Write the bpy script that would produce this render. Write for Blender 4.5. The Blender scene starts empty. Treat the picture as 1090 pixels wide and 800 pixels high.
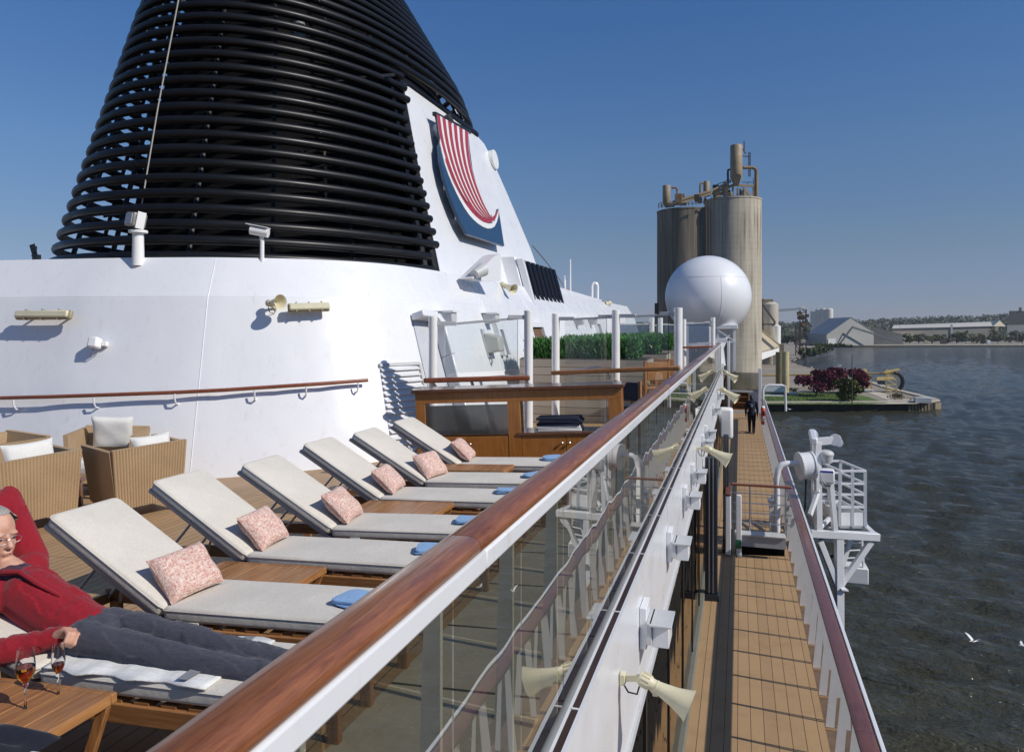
import bpy, bmesh, math, random
import numpy as np
from mathutils import Vector, Matrix, Euler
random.seed(7)
SC = bpy.context.scene
COL = SC.collection
PI = math.pi
R = math.radians
EZ = 18.0                      # height of the eye above the water, metres
FOC, CX, CY = 790.0, 788.0, 348.0
YAW = math.atan(243.0 / 790.0)
CS, SN = math.cos(YAW), math.sin(YAW)
HEEL = 0.045                   # the ship lies over a little: starboard up

def V(*a): return Vector(a)
def U(px, py, d):              # survey: a bearing read off the photograph and a distance -> a place
    xc = (px - 545.0) / FOC * d
    return Vector((xc * CS - d * SN, xc * SN + d * CS, -(py - CY) / FOC * d))
def proj(p):
    xc = p.x * CS + p.y * SN; d = p.y * CS - p.x * SN
    return 545 + FOC * xc / d, CY - FOC * p.z / d
def deckz(x): return -1.70 + HEEL * (x + 0.7)
def walkz(x): return -4.90 + HEEL * x

# ------------------------------------------------------------------ mesh builder
class MB:
    def __init__(s): s.v = []; s.f = []; s.M = Matrix.Identity(4)
    def add(s, vs, fs):
        n = len(s.v); M = s.M
        s.v += [M @ Vector(p) for p in vs]
        s.f += [[i + n for i in f] for f in fs]
        return s
    def box(s, c, d, rot=None):
        x, y, z = d[0] / 2, d[1] / 2, d[2] / 2
        vs = [Vector((sx * x, sy * y, sz * z)) for sz in (-1, 1) for sy in (-1, 1) for sx in (-1, 1)]
        if rot is not None: vs = [rot @ v for v in vs]
        c = Vector(c)
        return s.add([v + c for v in vs], [(0, 2, 3, 1), (4, 5, 7, 6), (0, 1, 5, 4), (2, 6, 7, 3), (0, 4, 6, 2), (1, 3, 7, 5)])
    def bx(s, x0, x1, y0, y1, z0, z1):
        return s.box(((x0 + x1) / 2, (y0 + y1) / 2, (z0 + z1) / 2), (x1 - x0, y1 - y0, z1 - z0))
    def hexa(s, a, b):         # two quads, same winding
        return s.add(list(a) + list(b), [(3, 2, 1, 0), (4, 5, 6, 7), (0, 1, 5, 4), (1, 2, 6, 5), (2, 3, 7, 6), (3, 0, 4, 7)])
    def bar(s, a, b, w, h, up=Vector((0, 0, 1))):
        a = Vector(a); b = Vector(b); t = (b - a).normalized()
        sd = t.cross(up)
        if sd.length < 1e-4: sd = t.cross(Vector((0, 1, 0)))
        sd.normalize(); u = sd.cross(t).normalized()
        q = lambda p: [p - sd * w / 2 - u * h / 2, p + sd * w / 2 - u * h / 2, p + sd * w / 2 + u * h / 2, p - sd * w / 2 + u * h / 2]
        return s.hexa(q(a), q(b))
    def tube(s, pts, r, n=10, caps=True, closed=False):
        pts = [Vector(p) for p in pts]; m = len(pts)
        rs = r if isinstance(r, (list, tuple)) else [r] * m
        vs, fs = [], []; pn = None
        for i, p in enumerate(pts):
            if closed: t = pts[(i + 1) % m] - pts[i - 1]
            else: t = pts[min(i + 1, m - 1)] - pts[max(i - 1, 0)]
            t.normalize()
            if pn is None:
                a = Vector((0, 0, 1)) if abs(t.z) < .9 else Vector((0, 1, 0))
                pn = t.cross(a).normalized()
            else:
                pn = (pn - t * pn.dot(t)).normalized()
            b = t.cross(pn)
            for k in range(n):
                an = 2 * PI * k / n
                vs.append(p + (pn * math.cos(an) + b * math.sin(an)) * rs[i])
        for i in range(m if closed else m - 1):
            j = (i + 1) % m
            for k in range(n):
                l = (k + 1) % n
                fs.append((i * n + k, i * n + l, j * n + l, j * n + k))
        if caps and not closed:
            fs.append(tuple(range(n - 1, -1, -1))); fs.append(tuple((m - 1) * n + k for k in range(n)))
        return s.add(vs, fs)
    def cyl(s, a, b, r, n=20, r2=None): return s.tube([a, b], [r, r if r2 is None else r2], n)
    def lathe(s, prof, n=32, c=(0, 0, 0), axis=None):
        c = Vector(c); vs, fs = [], []; m = len(prof)
        Q = Matrix.Identity(3) if axis is None else Vector((0, 0, 1)).rotation_difference(Vector(axis)).to_matrix()
        for r, z in prof:
            for k in range(n):
                a = 2 * PI * k / n
                vs.append(c + Q @ Vector((r * math.cos(a), r * math.sin(a), z)))
        for i in range(m - 1):
            for k in range(n):
                l = (k + 1) % n
                fs.append((i * n + k, i * n + l, (i + 1) * n + l, (i + 1) * n + k))
        return s.add(vs, fs)
    def disc(s, c, r, axis=(0, 0, 1), n=24):
        Q = Vector((0, 0, 1)).rotation_difference(Vector(axis)).to_matrix(); c = Vector(c)
        return s.add([c + Q @ Vector((r * math.cos(2 * PI * k / n), r * math.sin(2 * PI * k / n), 0)) for k in range(n)], [tuple(range(n))])
    def ell(s, c, r, n=20, m=12, rot=None):
        c = Vector(c); vs, fs = [], []
        for i in range(m + 1):
            ph = PI * i / m
            for k in range(n):
                a = 2 * PI * k / n
                q = Vector((r[0] * math.sin(ph) * math.cos(a), r[1] * math.sin(ph) * math.sin(a), r[2] * math.cos(ph)))
                if rot is not None: q = rot @ q
                vs.append(c + q)
        for i in range(m):
            for k in range(n):
                l = (k + 1) % n
                fs.append((i * n + k, (i + 1) * n + k, (i + 1) * n + l, i * n + l))
        return s.add(vs, fs)
    def cap(s, a, b, ra, rb, n=14):   # capsule with taper, a closed shape
        a = Vector(a); b = Vector(b)
        s.tube([a, a.lerp(b, .25), a.lerp(b, .5), a.lerp(b, .75), b], [ra, ra * .75 + rb * .25, (ra + rb) / 2, ra * .25 + rb * .75, rb], n)
        s.ell(a, (ra, ra, ra), n, 8); s.ell(b, (rb, rb, rb), n, 8); return s
    def grid(s, rows, closed=False, flip=False):
        m = len(rows); n = len(rows[0]); fs = []
        for i in range(m - 1):
            for k in range(n if closed else n - 1):
                l = (k + 1) % n
                q = (i * n + k, i * n + l, (i + 1) * n + l, (i + 1) * n + k)
                fs.append(q[::-1] if flip else q)
        return s.add([p for r in rows for p in r], fs)
    def prism(s, poly, off):          # poly: list of 3D points, extruded by vector off
        off = Vector(off); n = len(poly); poly = [Vector(p) for p in poly]
        return s.add(poly + [p + off for p in poly],
                     [tuple(range(n - 1, -1, -1)), tuple(range(n, 2 * n))] + [(i, (i + 1) % n, (i + 1) % n + n, i + n) for i in range(n)])
    def poly(s, pts): return s.add(pts, [tuple(range(len(pts)))])
    def quad(s, c, a, b): c = Vector(c); a = Vector(a); b = Vector(b); return s.add([c - a - b, c + a - b, c + a + b, c - a + b], [(0, 1, 2, 3)])

ORG = {}
def mesh_of(name, mb, off=None, smooth=35, fix=True):
    me = bpy.data.meshes.new(name)
    vs = mb.v if off is None else [v - off for v in mb.v]
    me.from_pydata([tuple(v) for v in vs], [], mb.f)
    if fix:
        bm = bmesh.new(); bm.from_mesh(me); bmesh.ops.recalc_face_normals(bm, faces=bm.faces); bm.to_mesh(me); bm.free()
    me.update()
    if smooth:
        me.polygons.foreach_set('use_smooth', [True] * len(me.polygons))
        try: me.set_sharp_from_angle(angle=R(smooth))
        except Exception: pass
    return me
def mk(name, mb, m, off=None, smooth=35, bevel=0, seg=2, fix=True):
    o = bpy.data.objects.new(name, mesh_of(name, mb, off, smooth, fix)); COL.objects.link(o)
    o.data.materials.append(m)
    if bevel:
        b = o.modifiers.new('edge', 'BEVEL'); b.width = bevel; b.segments = seg; b.limit_method = 'ANGLE'; b.angle_limit = R(40); b.harden_normals = False
    return o
def tag(o, label=None, cat=None, group=None, kind=None):
    if label: o['label'] = label
    if cat: o['category'] = cat
    if group: o['group'] = group
    if kind: o['kind'] = kind
    return o
def thing(name, label, cat, loc, rot=(0, 0, 0), group=None):
    loc = Vector(loc)
    o = bpy.data.objects.new(name, None); COL.objects.link(o); o.empty_display_size = .2
    o.location = loc + V(0, 0, EZ); o.rotation_euler = rot; ORG[o] = loc
    return tag(o, label, cat, group)
def part(name, mb, m, parent, bevel=0, local=False, label=None, smooth=35, seg=2, fix=True):
    off = None if local else ORG[parent]
    o = mk(name, mb, m, off, smooth, bevel, seg, fix); o.parent = parent; ORG[o] = ORG[parent]
    if label: o['label'] = label
    return o
def single(name, mb, m, label, cat, loc=None, group=None, bevel=0, local=False, rot=(0, 0, 0), smooth=35, seg=2, fix=True):
    if loc is None:
        n = len(mb.v); loc = Vector((sum(v.x for v in mb.v) / n, sum(v.y for v in mb.v) / n, min(v.z for v in mb.v)))
    loc = Vector(loc)
    o = mk(name, mb, m, None if local else loc, smooth, bevel, seg, fix); o.location = loc + V(0, 0, EZ); o.rotation_euler = rot; ORG[o] = loc
    return tag(o, label, cat, group)
def struct(name, mb, m, kind='structure', smooth=35, label=None, fix=True):
    o = mk(name, mb, m, None, smooth, 0, 2, fix); o.location = (0, 0, EZ); o['kind'] = kind
    if label: o['label'] = label
    return o
def dup(root, loc, rot=None, label=None):
    def cp(o, parent):
        c = o.copy(); COL.objects.link(c); c.parent = parent; ORG[c] = ORG.get(o)
        for ch in list(o.children): cp(ch, c)
        return c
    r = cp(root, None); loc = Vector(loc); r.location = loc + V(0, 0, EZ); ORG[r] = loc
    if rot is not None: r.rotation_euler = rot
    if label: r['label'] = label
    return r

# ------------------------------------------------------------------ materials
class N:
    def __init__(s, name):
        s.m = bpy.data.materials.new(name); s.m.use_nodes = True; s.t = s.m.node_tree; s.p = s.t.nodes['Principled BSDF']
        s.out = s.t.nodes['Material Output']; s._co = None
    def n(s, typ, **k):
        x = s.t.nodes.new(typ)
        for a, b in k.items(): setattr(x, a, b)
        return x
    def l(s, a, b): s.t.links.new(a, b)
    def setin(s, **k):
        for a, b in k.items():
            i = s.p.inputs[a.replace('_', ' ')]
            if hasattr(b, 'links'): s.l(b, i)
            else: i.default_value = b
    def co(s, scale=(1, 1, 1), rot=(0, 0, 0), kind='Object'):
        tc = s.n('ShaderNodeTexCoord'); mp = s.n('ShaderNodeMapping'); s.l(tc.outputs[kind], mp.inputs['Vector'])
        mp.inputs['Scale'].default_value = scale; mp.inputs['Rotation'].default_value = rot
        return mp.outputs['Vector']
    def noise(s, co, scale=5, detail=4, rough=.55, dist=0):
        x = s.n('ShaderNodeTexNoise'); s.l(co, x.inputs['Vector']); x.inputs['Scale'].default_value = scale
        x.inputs['Detail'].default_value = detail; x.inputs['Roughness'].default_value = rough; x.inputs['Distortion'].default_value = dist
        return x.outputs['Fac']
    def math(s, op, a, b=None, clamp=False):
        x = s.n('ShaderNodeMath', operation=op, use_clamp=clamp)
        for i, q in enumerate((a, b)):
            if q is None: continue
            if hasattr(q, 'links'): s.l(q, x.inputs[i])
            else: x.inputs[i].default_value = q
        return x.outputs[0]
    def ramp(s, f, stops, interp='LINEAR'):
        x = s.n('ShaderNodeValToRGB'); s.l(f, x.inputs[0]); x.color_ramp.interpolation = interp
        e = x.color_ramp.elements
        while len(e) < len(stops): e.new(.5)
        for q, (p, c) in zip(e, stops):
            q.position = p; q.color = (c[0], c[1], c[2], 1) if not isinstance(c, (int, float)) else (c, c, c, 1)
        return x.outputs['Color']
    def mix(s, f, a, b, mode='MIX'):
        x = s.n('ShaderNodeMix', data_type='RGBA', blend_type=mode)
        for i, q in ((0, f), (6, a), (7, b)):
            if hasattr(q, 'links'): s.l(q, x.inputs[i])
            else: x.inputs[i].default_value = q if i == 0 else (q[0], q[1], q[2], 1)
        return x.outputs[2]
    def bump(s, h, strength=.2, dist=.01):
        x = s.n('ShaderNodeBump'); s.l(h, x.inputs['Height']); x.inputs['Strength'].default_value = strength; x.inputs['Distance'].default_value = dist
        s.l(x.outputs[0], s.p.inputs['Normal']); return x
    def sep(s, co):
        x = s.n('ShaderNodeSeparateXYZ'); s.l(co, x.inputs[0]); return x.outputs
def c3(a, k=1): return (a[0] * k, a[1] * k, a[2] * k)
def plain(name, col, rough=.5, metal=0, coat=0, var=.08, scale=6, bump=0, bscale=None, spec=.5, stretch=(1, 1, 1), bdist=.004):
    m = N(name); co = m.co(stretch)
    f = m.noise(co, scale, 5)
    m.setin(Base_Color=m.ramp(f, [(.3, c3(col, 1 - var)), (.7, c3(col, min(1 + var, 1 / max(col)) if max(col) > 0 else 1))]), Metallic=metal)
    r = m.noise(co, scale * 1.7, 3)
    m.setin(Roughness=m.ramp(r, [(.3, max(rough * .85, 0)), (.7, min(rough * 1.15, 1))]))
    m.p.inputs['Coat Weight'].default_value = coat; m.p.inputs['Coat Roughness'].default_value = .12
    m.p.inputs['Specular IOR Level'].default_value = spec
    if bump: m.bump(m.noise(m.co(stretch), bscale or scale * 4, 4), bump, bdist)
    return m.m
def wood(name, dark, light, axis='X', rough=.45, coat=0, scale=1., bump=.15):
    m = N(name)
    st = {'X': (1.2, 18, 18), 'Y': (18, 1.2, 18), 'Z': (18, 18, 1.2)}[axis]
    co = m.co(tuple(q * scale for q in st))
    f = m.noise(co, 3, 6, .6, .6); g = m.noise(m.co((1, 1, 1)), 2.2 * scale, 3); h = m.noise(co, 14, 3)
    k = m.math('ADD', m.math('MULTIPLY', f, .6), m.math('ADD', m.math('MULTIPLY', g, .25), m.math('MULTIPLY', h, .15)))
    m.setin(Base_Color=m.ramp(k, [(.32, dark), (.66, light)]), Roughness=m.ramp(g, [(.3, rough * .75), (.7, min(1, rough * 1.25))]))
    m.p.inputs['Coat Weight'].default_value = coat; m.p.inputs['Coat Roughness'].default_value = .1
    m.bump(k, bump, .003)
    return m.m
def fabric(name, col, rough=.9, weave=900, var=.07):
    m = N(name); co = m.co()
    w1 = m.noise(m.co((1, .12, 1)), weave * .45, 2); w2 = m.noise(m.co((.12, 1, 1)), weave * .45, 2)
    big = m.noise(co, 4, 3)
    k = m.math('MULTIPLY', m.math('ADD', w1, w2), .5)
    a = m.ramp(k, [(.35, c3(col, 1 - 2.2 * var)), (.62, c3(col, 1 + var))])
    b = m.ramp(big, [(.3, .9), (.7, 1.)])
    m.setin(Base_Color=m.mix(1., a, b, 'MULTIPLY'), Roughness=rough)
    m.p.inputs['Sheen Weight'].default_value = .15; m.p.inputs['Specular IOR Level'].default_value = .2
    m.bump(m.math('ADD', m.math('MULTIPLY', k, .25), m.math('MULTIPLY', m.noise(co, 14, 4), .9)), .35, .012)
    return m.m
def seams(m, val, pitch, w, off=0.):     # 1 in the body of the board, 0 in the seam
    f = m.math('FRACT', m.math('ADD', m.math('DIVIDE', val, pitch), off))
    return m.math('MULTIPLY', m.math('GREATER_THAN', f, w / pitch), 1.), m.math('FLOOR', m.math('ADD', m.math('DIVIDE', val, pitch), off))
def planked(name, col, pitch, row, seamc, seamw=.008, var=.12, rough=.6, rowoff=0., xoff=0., rowseam=None, margin=None):
    m = N(name); co = m.co(); X, Y, Z = m.sep(co)
    sx, ix = seams(m, X, pitch, seamw, xoff)
    sy, iy = seams(m, Y, row, rowseam or seamw, rowoff)
    body = m.math('MULTIPLY', sx, sy)
    wn = m.n('ShaderNodeTexWhiteNoise', noise_dimensions='2D'); cb = m.n('ShaderNodeCombineXYZ')
    m.l(ix, cb.inputs[0]); m.l(iy, cb.inputs[1]); m.l(cb.outputs[0], wn.inputs['Vector'])
    grain = m.noise(m.co((22, 1.3, 1)), 3, 5); big = m.noise(co, .9, 4)
    k = m.math('ADD', m.math('MULTIPLY', wn.outputs['Value'], .35), m.math('ADD', m.math('MULTIPLY', grain, .35), m.math('MULTIPLY', big, .3)))
    board = m.ramp(k, [(.2, c3(col, 1 - var)), (.8, c3(col, 1 + var))])
    stain = m.ramp(m.noise(co, 2.3, 6, .7), [(.5, 1.), (.75, .82)])
    board = m.mix(1., board, stain, 'MULTIPLY')
    m.setin(Base_Color=m.mix(body, seamc, board), Roughness=m.ramp(big, [(.3, rough * .8), (.7, rough * 1.15)]))
    m.p.inputs['Specular IOR Level'].default_value = .35
    m.bump(m.math('ADD', body, m.math('MULTIPLY', grain, .15)), .4, .004)
    return m.m
def glassy(name, tint, refl, rough=.0, rcol=(1, 1, 1), wav=0., fres=True, ior=1.5):
    m = N(name); t = m.t
    tr = m.n('ShaderNodeBsdfTransparent'); tr.inputs[0].default_value = (*tint, 1)
    gl = m.n('ShaderNodeBsdfGlossy'); gl.inputs['Color'].default_value = (*rcol, 1); gl.inputs['Roughness'].default_value = rough
    if wav:
        b = m.n('ShaderNodeBump'); m.l(m.noise(m.co((1, 1, .5)), 2.2, 1), b.inputs['Height']); b.inputs['Strength'].default_value = wav; b.inputs['Distance'].default_value = .02
        m.l(b.outputs[0], gl.inputs['Normal'])
    mx = m.n('ShaderNodeMixShader')
    if fres:
        fr = m.n('ShaderNodeFresnel'); fr.inputs[0].default_value = ior
        m.l(m.math('ADD', m.math('MULTIPLY', fr.outputs[0], 1 - refl), refl, True), mx.inputs[0])
    else: mx.inputs[0].default_value = refl
    m.l(tr.outputs[0], mx.inputs[1]); m.l(gl.outputs[0], mx.inputs[2]); m.l(mx.outputs[0], m.out.inputs['Surface'])
    t.nodes.remove(m.p)
    return m.m

def white_steel(name='white_paint', col=(.80, .81, .83), rough=.32, coat=.3):
    m = N(name); co = m.co()
    f = m.noise(co, .8, 5); st = m.noise(m.co((9, 9, .7)), 1.6, 5, .65)
    a = m.ramp(f, [(.3, c3(col, .95)), (.7, col)])
    d = m.ramp(st, [(.58, (1, 1, 1)), (.82, (.84, .81, .76))])
    m.setin(Base_Color=m.mix(1., a, d, 'MULTIPLY'), Roughness=m.ramp(m.noise(co, 3, 4), [(.3, rough * .8), (.7, rough * 1.25)]))
    m.p.inputs['Coat Weight'].default_value = coat; m.p.inputs['Coat Roughness'].default_value = .22
    m.bump(m.math('ADD', m.noise(co, 1.5, 2), m.math('MULTIPLY', m.noise(m.co((3, 3, 3)), 40, 2), .02)), .30, .03)
    return m.m
WHITE = white_steel('white_paint', (.74, .75, .775))
WALLW = white_steel('white_hull_plating', (.79, .80, .825), .30, .5)
WHITE2 = plain('white_enamel', (.78, .78, .77), .3, coat=.2, var=.05, scale=3)
GREYW = plain('pale_grey_paint', (.50, .51, .52), .45, var=.06)
MIDGREY = plain('grey_paint', (.20, .205, .21), .5, var=.1)
BLACKP = plain('black_satin_paint', (.012, .013, .016), .38, var=.25, scale=2)
BLACKC = plain('black_steel_and_shade', (.004, .004, .005), .9, var=.3, scale=2, spec=.08)  # near black: funnel pipes, and shade painted into hollows
NAVYP = plain('dark_navy_paint', (.012, .017, .03), .4, var=.15)
STEEL = plain('brushed_steel', (.55, .56, .57), .32, metal=1, var=.08)
CREAM = plain('cream_plastic', (.62, .57, .40), .45, var=.07, scale=9)
TEAKF = wood('oiled_teak', (.16, .062, .020), (.42, .20, .075), 'X', .5)
TEAKY = wood('oiled_teak_slats', (.17, .066, .020), (.46, .225, .085), 'Y', .42, coat=.15)
TEAKZ = wood('oiled_teak_upright', (.16, .062, .020), (.42, .20, .075), 'Z', .5)
CAPW = wood('varnished_mahogany', (.125, .036, .014), (.33, .125, .050), 'Y', .36, coat=.35, scale=2.2, bump=.10)
CAPX = wood('varnished_mahogany_bar', (.115, .028, .012), (.27, .085, .036), 'X', .3, coat=.4)
CAPD = wood('aged_mahogany', (.095, .034, .024), (.20, .080, .052), 'Y', .33, coat=.4, scale=1.6, bump=.06)
CABX = wood('cabinet_veneer', (.25, .092, .018), (.47, .19, .045), 'Z', .35, coat=.35, bump=.05)
CABT = wood('cabinet_top_wood', (.075, .028, .012), (.16, .06, .025), 'X', .28, coat=.5, bump=.05)
CUSH = fabric('off_white_canvas', (.67, .63, .56))
TOWW = fabric('white_towelling', (.76, .76, .75), weave=300)
TOWB = fabric('light_blue_towelling', (.25, .43, .70), weave=300)
TOWN = fabric('navy_towelling', (.018, .025, .055), weave=300)
# ------------------------------------------------------------------ camera, sun, sky
cam = bpy.data.cameras.new('camera'); co_ = bpy.data.objects.new('camera', cam); COL.objects.link(co_); SC.camera = co_
cam.sensor_width = 36; cam.lens = 36 * FOC / 1090; cam.shift_y = -52.0 / 1090; cam.clip_end = 30000; cam.clip_start = .05
co_.location = (0, 0, EZ); co_.rotation_euler = (PI / 2, 0, YAW)
SUND = Vector((.775, -.16, .61)).normalized()
sl = bpy.data.lights.new('sun', 'SUN'); so = bpy.data.objects.new('sun', sl); COL.objects.link(so)
sl.energy = 3.6; sl.angle = R(.53); sl.color = (1, .94, .85)
so.rotation_euler = SUND.to_track_quat('Z', 'Y').to_euler(); so.location = (20, 0, 60)
w = bpy.data.worlds.new('World'); SC.world = w; w.use_nodes = True
sk = w.node_tree.nodes.new('ShaderNodeTexSky'); sk.sky_type = 'NISHITA'; sk.sun_disc = False
sk.sun_elevation = math.asin(SUND.z); sk.sun_rotation = math.atan2(SUND.x, SUND.y)
sk.air_density = 1.0; sk.dust_density = .15; sk.ozone_density = 2.5; sk.altitude = 0
bg = w.node_tree.nodes['Background']; bg.inputs[1].default_value = .100
nt = w.node_tree
tcw = nt.nodes.new('ShaderNodeTexCoord'); sxw = nt.nodes.new('ShaderNodeSeparateXYZ'); nt.links.new(tcw.outputs['Generated'], sxw.inputs[0])
rw = nt.nodes.new('ShaderNodeValToRGB'); nt.links.new(sxw.outputs['Z'], rw.inputs[0])
stops = [(0., (.36, .42, .72)), (.037, (.36, .41, .67)), (.10, (.42, .45, .57)), (.22, (.44, .56, .71)), (.39, (.375, .60, .87)), (.7, (.6, .78, .95)), (1., (.7, .85, 1.))]
while len(rw.color_ramp.elements) < len(stops): rw.color_ramp.elements.new(.5)
for e_, (p_, c_) in zip(rw.color_ramp.elements, stops): e_.position = p_; e_.color = (*c_, 1)
mw = nt.nodes.new('ShaderNodeMix'); mw.data_type = 'RGBA'; mw.blend_type = 'MULTIPLY'; mw.inputs[0].default_value = 1
nt.links.new(sk.outputs[0], mw.inputs[6]); nt.links.new(rw.outputs[0], mw.inputs[7]); nt.links.new(mw.outputs[2], bg.inputs[0])      # clean spring air: deeper, bluer sky low down
SC.view_settings.view_transform = 'Standard'; SC.view_settings.look = 'None'; SC.view_settings.exposure = .16; SC.view_settings.gamma = 1
SC.render.engine = 'CYCLES'
cy = SC.cycles; cy.max_bounces = 8; cy.diffuse_bounces = 3; cy.glossy_bounces = 4; cy.transmission_bounces = 6; cy.transparent_max_bounces = 24
cy.caustics_reflective = False; cy.caustics_refractive = False; cy.use_denoising = True

# ------------------------------------------------------------------ water
m = N('lake_water'); co = m.co()
a1 = m.noise(m.co((.10, .30, .2), (0, 0, R(24))), 2.0, 3, .5, .4)      # long wind waves
a2 = m.noise(m.co((.45, 1.1, .5), (0, 0, R(14))), 2.4, 4, .55, .3)
a3 = m.noise(m.co((1.6, 3.4, 1), (0, 0, R(33))), 2.6, 3, .5)
hh = m.math('ADD', m.math('MULTIPLY', a1, .4), m.math('ADD', m.math('MULTIPLY', a2, .42), m.math('MULTIPLY', a3, .10)))
pat = m.noise(m.co((.012, .03, .02), (0, 0, R(10))), 2, 4)
m.setin(Base_Color=m.ramp(pat, [(.3, (.043, .042, .025)), (.7, (.056, .053, .033))]), Roughness=.08, IOR=1.33)
m.bump(hh, 1.0, .8)
WATER = m.m
S = 14000.0
az = np.concatenate([np.arange(-24, 80, .14), np.arange(80, 140, .5)]) * PI / 180      # bearings from the bow, clockwise
rd = [14.0]
while rd[-1] < 950: rd.append(rd[-1] * 1.0085)
rd = np.array(rd)
AA, RR = np.meshgrid(az, rd)
wxx, wyy = RR * np.sin(AA), RR * np.cos(AA); wzz = np.zeros_like(wxx); rw_ = np.random.RandomState(5)
nw = 40
for i in range(nw):
    lam = .75 * (5.5 / .75) ** (i / (nw - 1)); th = R(78) + rw_.normal(0, .42); k_ = 2 * PI / lam
    amp = .34 * math.sqrt(2 / nw) / k_ * rw_.uniform(.6, 1.4)
    fade = np.clip(lam / (RR * .0085 * 2.2), 0, 1) ** 1.5
    gust = .72 + .30 * np.sin(wxx * .045 + wyy * .021 + i * .3) * np.sin(wyy * .034 - wxx * .012 + i * .5) + .16 * np.sin(wxx * .11 - wyy * .05 + i)
    wzz += amp * fade * gust * np.sin(k_ * (wxx * math.cos(th) + wyy * math.sin(th)) + rw_.uniform(0, 6.28) + .35 * np.sin(wxx * .19 + wyy * .07 + i))
nr, na = wxx.shape
vv = np.stack([wxx, wyy, wzz - 18.0], -1).reshape(-1, 3)
idx = np.arange(nr * na).reshape(nr, na)
ff = np.stack([idx[:-1, :-1], idx[:-1, 1:], idx[1:, 1:], idx[1:, :-1]], -1).reshape(-1, 4)[:, ::-1]
extra = np.array([[-S, -S, -18.6], [S, -S, -18.6], [S, S, -18.6], [-S, S, -18.6]]); n0 = len(vv)
vv = np.concatenate([vv, extra]); ff = np.concatenate([ff, np.array([[n0, n0 + 1, n0 + 2, n0 + 3]])])
me = bpy.data.meshes.new('water'); me.vertices.add(len(vv)); me.vertices.foreach_set('co', vv.astype(np.float32).ravel())
me.loops.add(ff.size); me.loops.foreach_set('vertex_index', ff.astype(np.int32).ravel())
me.polygons.add(len(ff)); me.polygons.foreach_set('loop_start', np.arange(0, ff.size, 4, dtype=np.int32))
me.polygons.foreach_set('use_smooth', np.ones(len(ff), dtype=bool)); me.update(calc_edges=True); me.validate()
me.materials.append(WATER); wo = bpy.data.objects.new('water', me); COL.objects.link(wo); wo.location = (0, 0, EZ); wo['kind'] = 'structure'

# ------------------------------------------------------------------ decks of the ship (ground)
DECKM = planked('sun_deck_planks', (.40, .255, .135), .095, 2.4, (.045, .030, .020), .007, .10, .6)
WALKM = planked('walkway_deck_tiles', (.40, .262, .14), .155, 60., (.085, .050, .025), .008, .10, .62, .72, .23, .012)
STRIPM = planked('deck_margin_planks', (.52, .49, .41), 300., .74, (.02, .02, .02), .02, .06, .55, .55, .5, .022)
def slab(x0, x1, y0, y1, zf, th, n=2, dz=0):
    mb = MB()
    mb.hexa([(x0, y0, zf(x0) - th), (x1, y0, zf(x1) - th), (x1, y1, zf(x1) - th), (x0, y1, zf(x0) - th)],
            [(x0, y0, zf(x0) + dz), (x1, y0, zf(x1) + dz), (x1, y1, zf(x1) + dz), (x0, y1, zf(x0) + dz)])
    return mb
struct('deck_floor', slab(-22, -1.64, -6, 36, deckz, .25), DECKM, smooth=0)
struct('deck_margin', slab(-1.636, -.735, -6, 36, deckz, .25), STRIPM, smooth=0)
struct('walkway_floor', slab(-.66, .985, -6, 46, walkz, .2), WALKM, smooth=0)
struct('walkway_gutter', slab(.989, 1.34, -6, 46, walkz, .26, dz=-.06), plain('gutter_brown_paint', (.15, .10, .065), .5, var=.2), smooth=0)
struct('lower_deck_floor', slab(-22, -.664, -6, 60, lambda x: walkz(x), .2), MIDGREY, smooth=0)

# ------------------------------------------------------------------ the hull below
mb = MB(); mb.hexa([(-24, -9, -20), (1.2, -9, -20), (1.2, 62, -20), (-24, 62, -20)], [(-24, -9, -6), (1.32, -9, -5.2), (1.32, 62, -5.2), (-24, 62, -6)])
single('ship_hull', mb, plain('navy_hull_paint', (.015, .02, .035), .35), 'dark hull of the ship below the tiled side walkway', 'hull', (0, 20, -20))

# ------------------------------------------------------------------ fascia (outer edge of the sun deck) with its light boxes and horns
FX = -.655
t = thing('deck_edge_wall', 'white edge wall of the sun deck with dark gutter above the walkway', 'wall', (FX, 10, -2.6))
mb = MB(); Y0, Y1 = -4, 31.3
mb.bx(-.70, FX, Y0, Y1, -2.555, -1.662); part('wall_face', mb, WHITE, t, smooth=0, bevel=.006)
mb = MB(); mb.bx(-.728, -.715, Y0, Y1, -1.70, -1.62); part('glass_channel', mb, MIDGREY, t, smooth=0)
mb = MB(); mb.bx(-.7145, -.7005, Y0, Y1, -1.72, -1.655); part('white_lip', mb, WHITE, t, smooth=0)
mb = MB(); mb.bx(-.700, -.668, Y0, Y1, -1.6615, -1.655)
part('gutter', mb, plain('gutter_dark', (.035, .017, .012), .5, var=.4, scale=1), t, smooth=0)
mb = MB(); mb.bx(-.668, FX + .004, Y0, Y1, -1.6615, -1.652); part('white_edge', mb, WHITE, t, smooth=0)
for i in range(26):
    mb = MB(); y = 2.0 + i * 1.15; mb.bx(-.7003, -.6683, y, y + .012, -1.6547, -1.651); part('gutter_clip', mb, WHITE2, t, smooth=0)
mb = MB(); mb.bx(-1.3, -.64, Y0, Y1, -2.62, -2.556); part('soffit', mb, GREYW, t, smooth=0)

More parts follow.
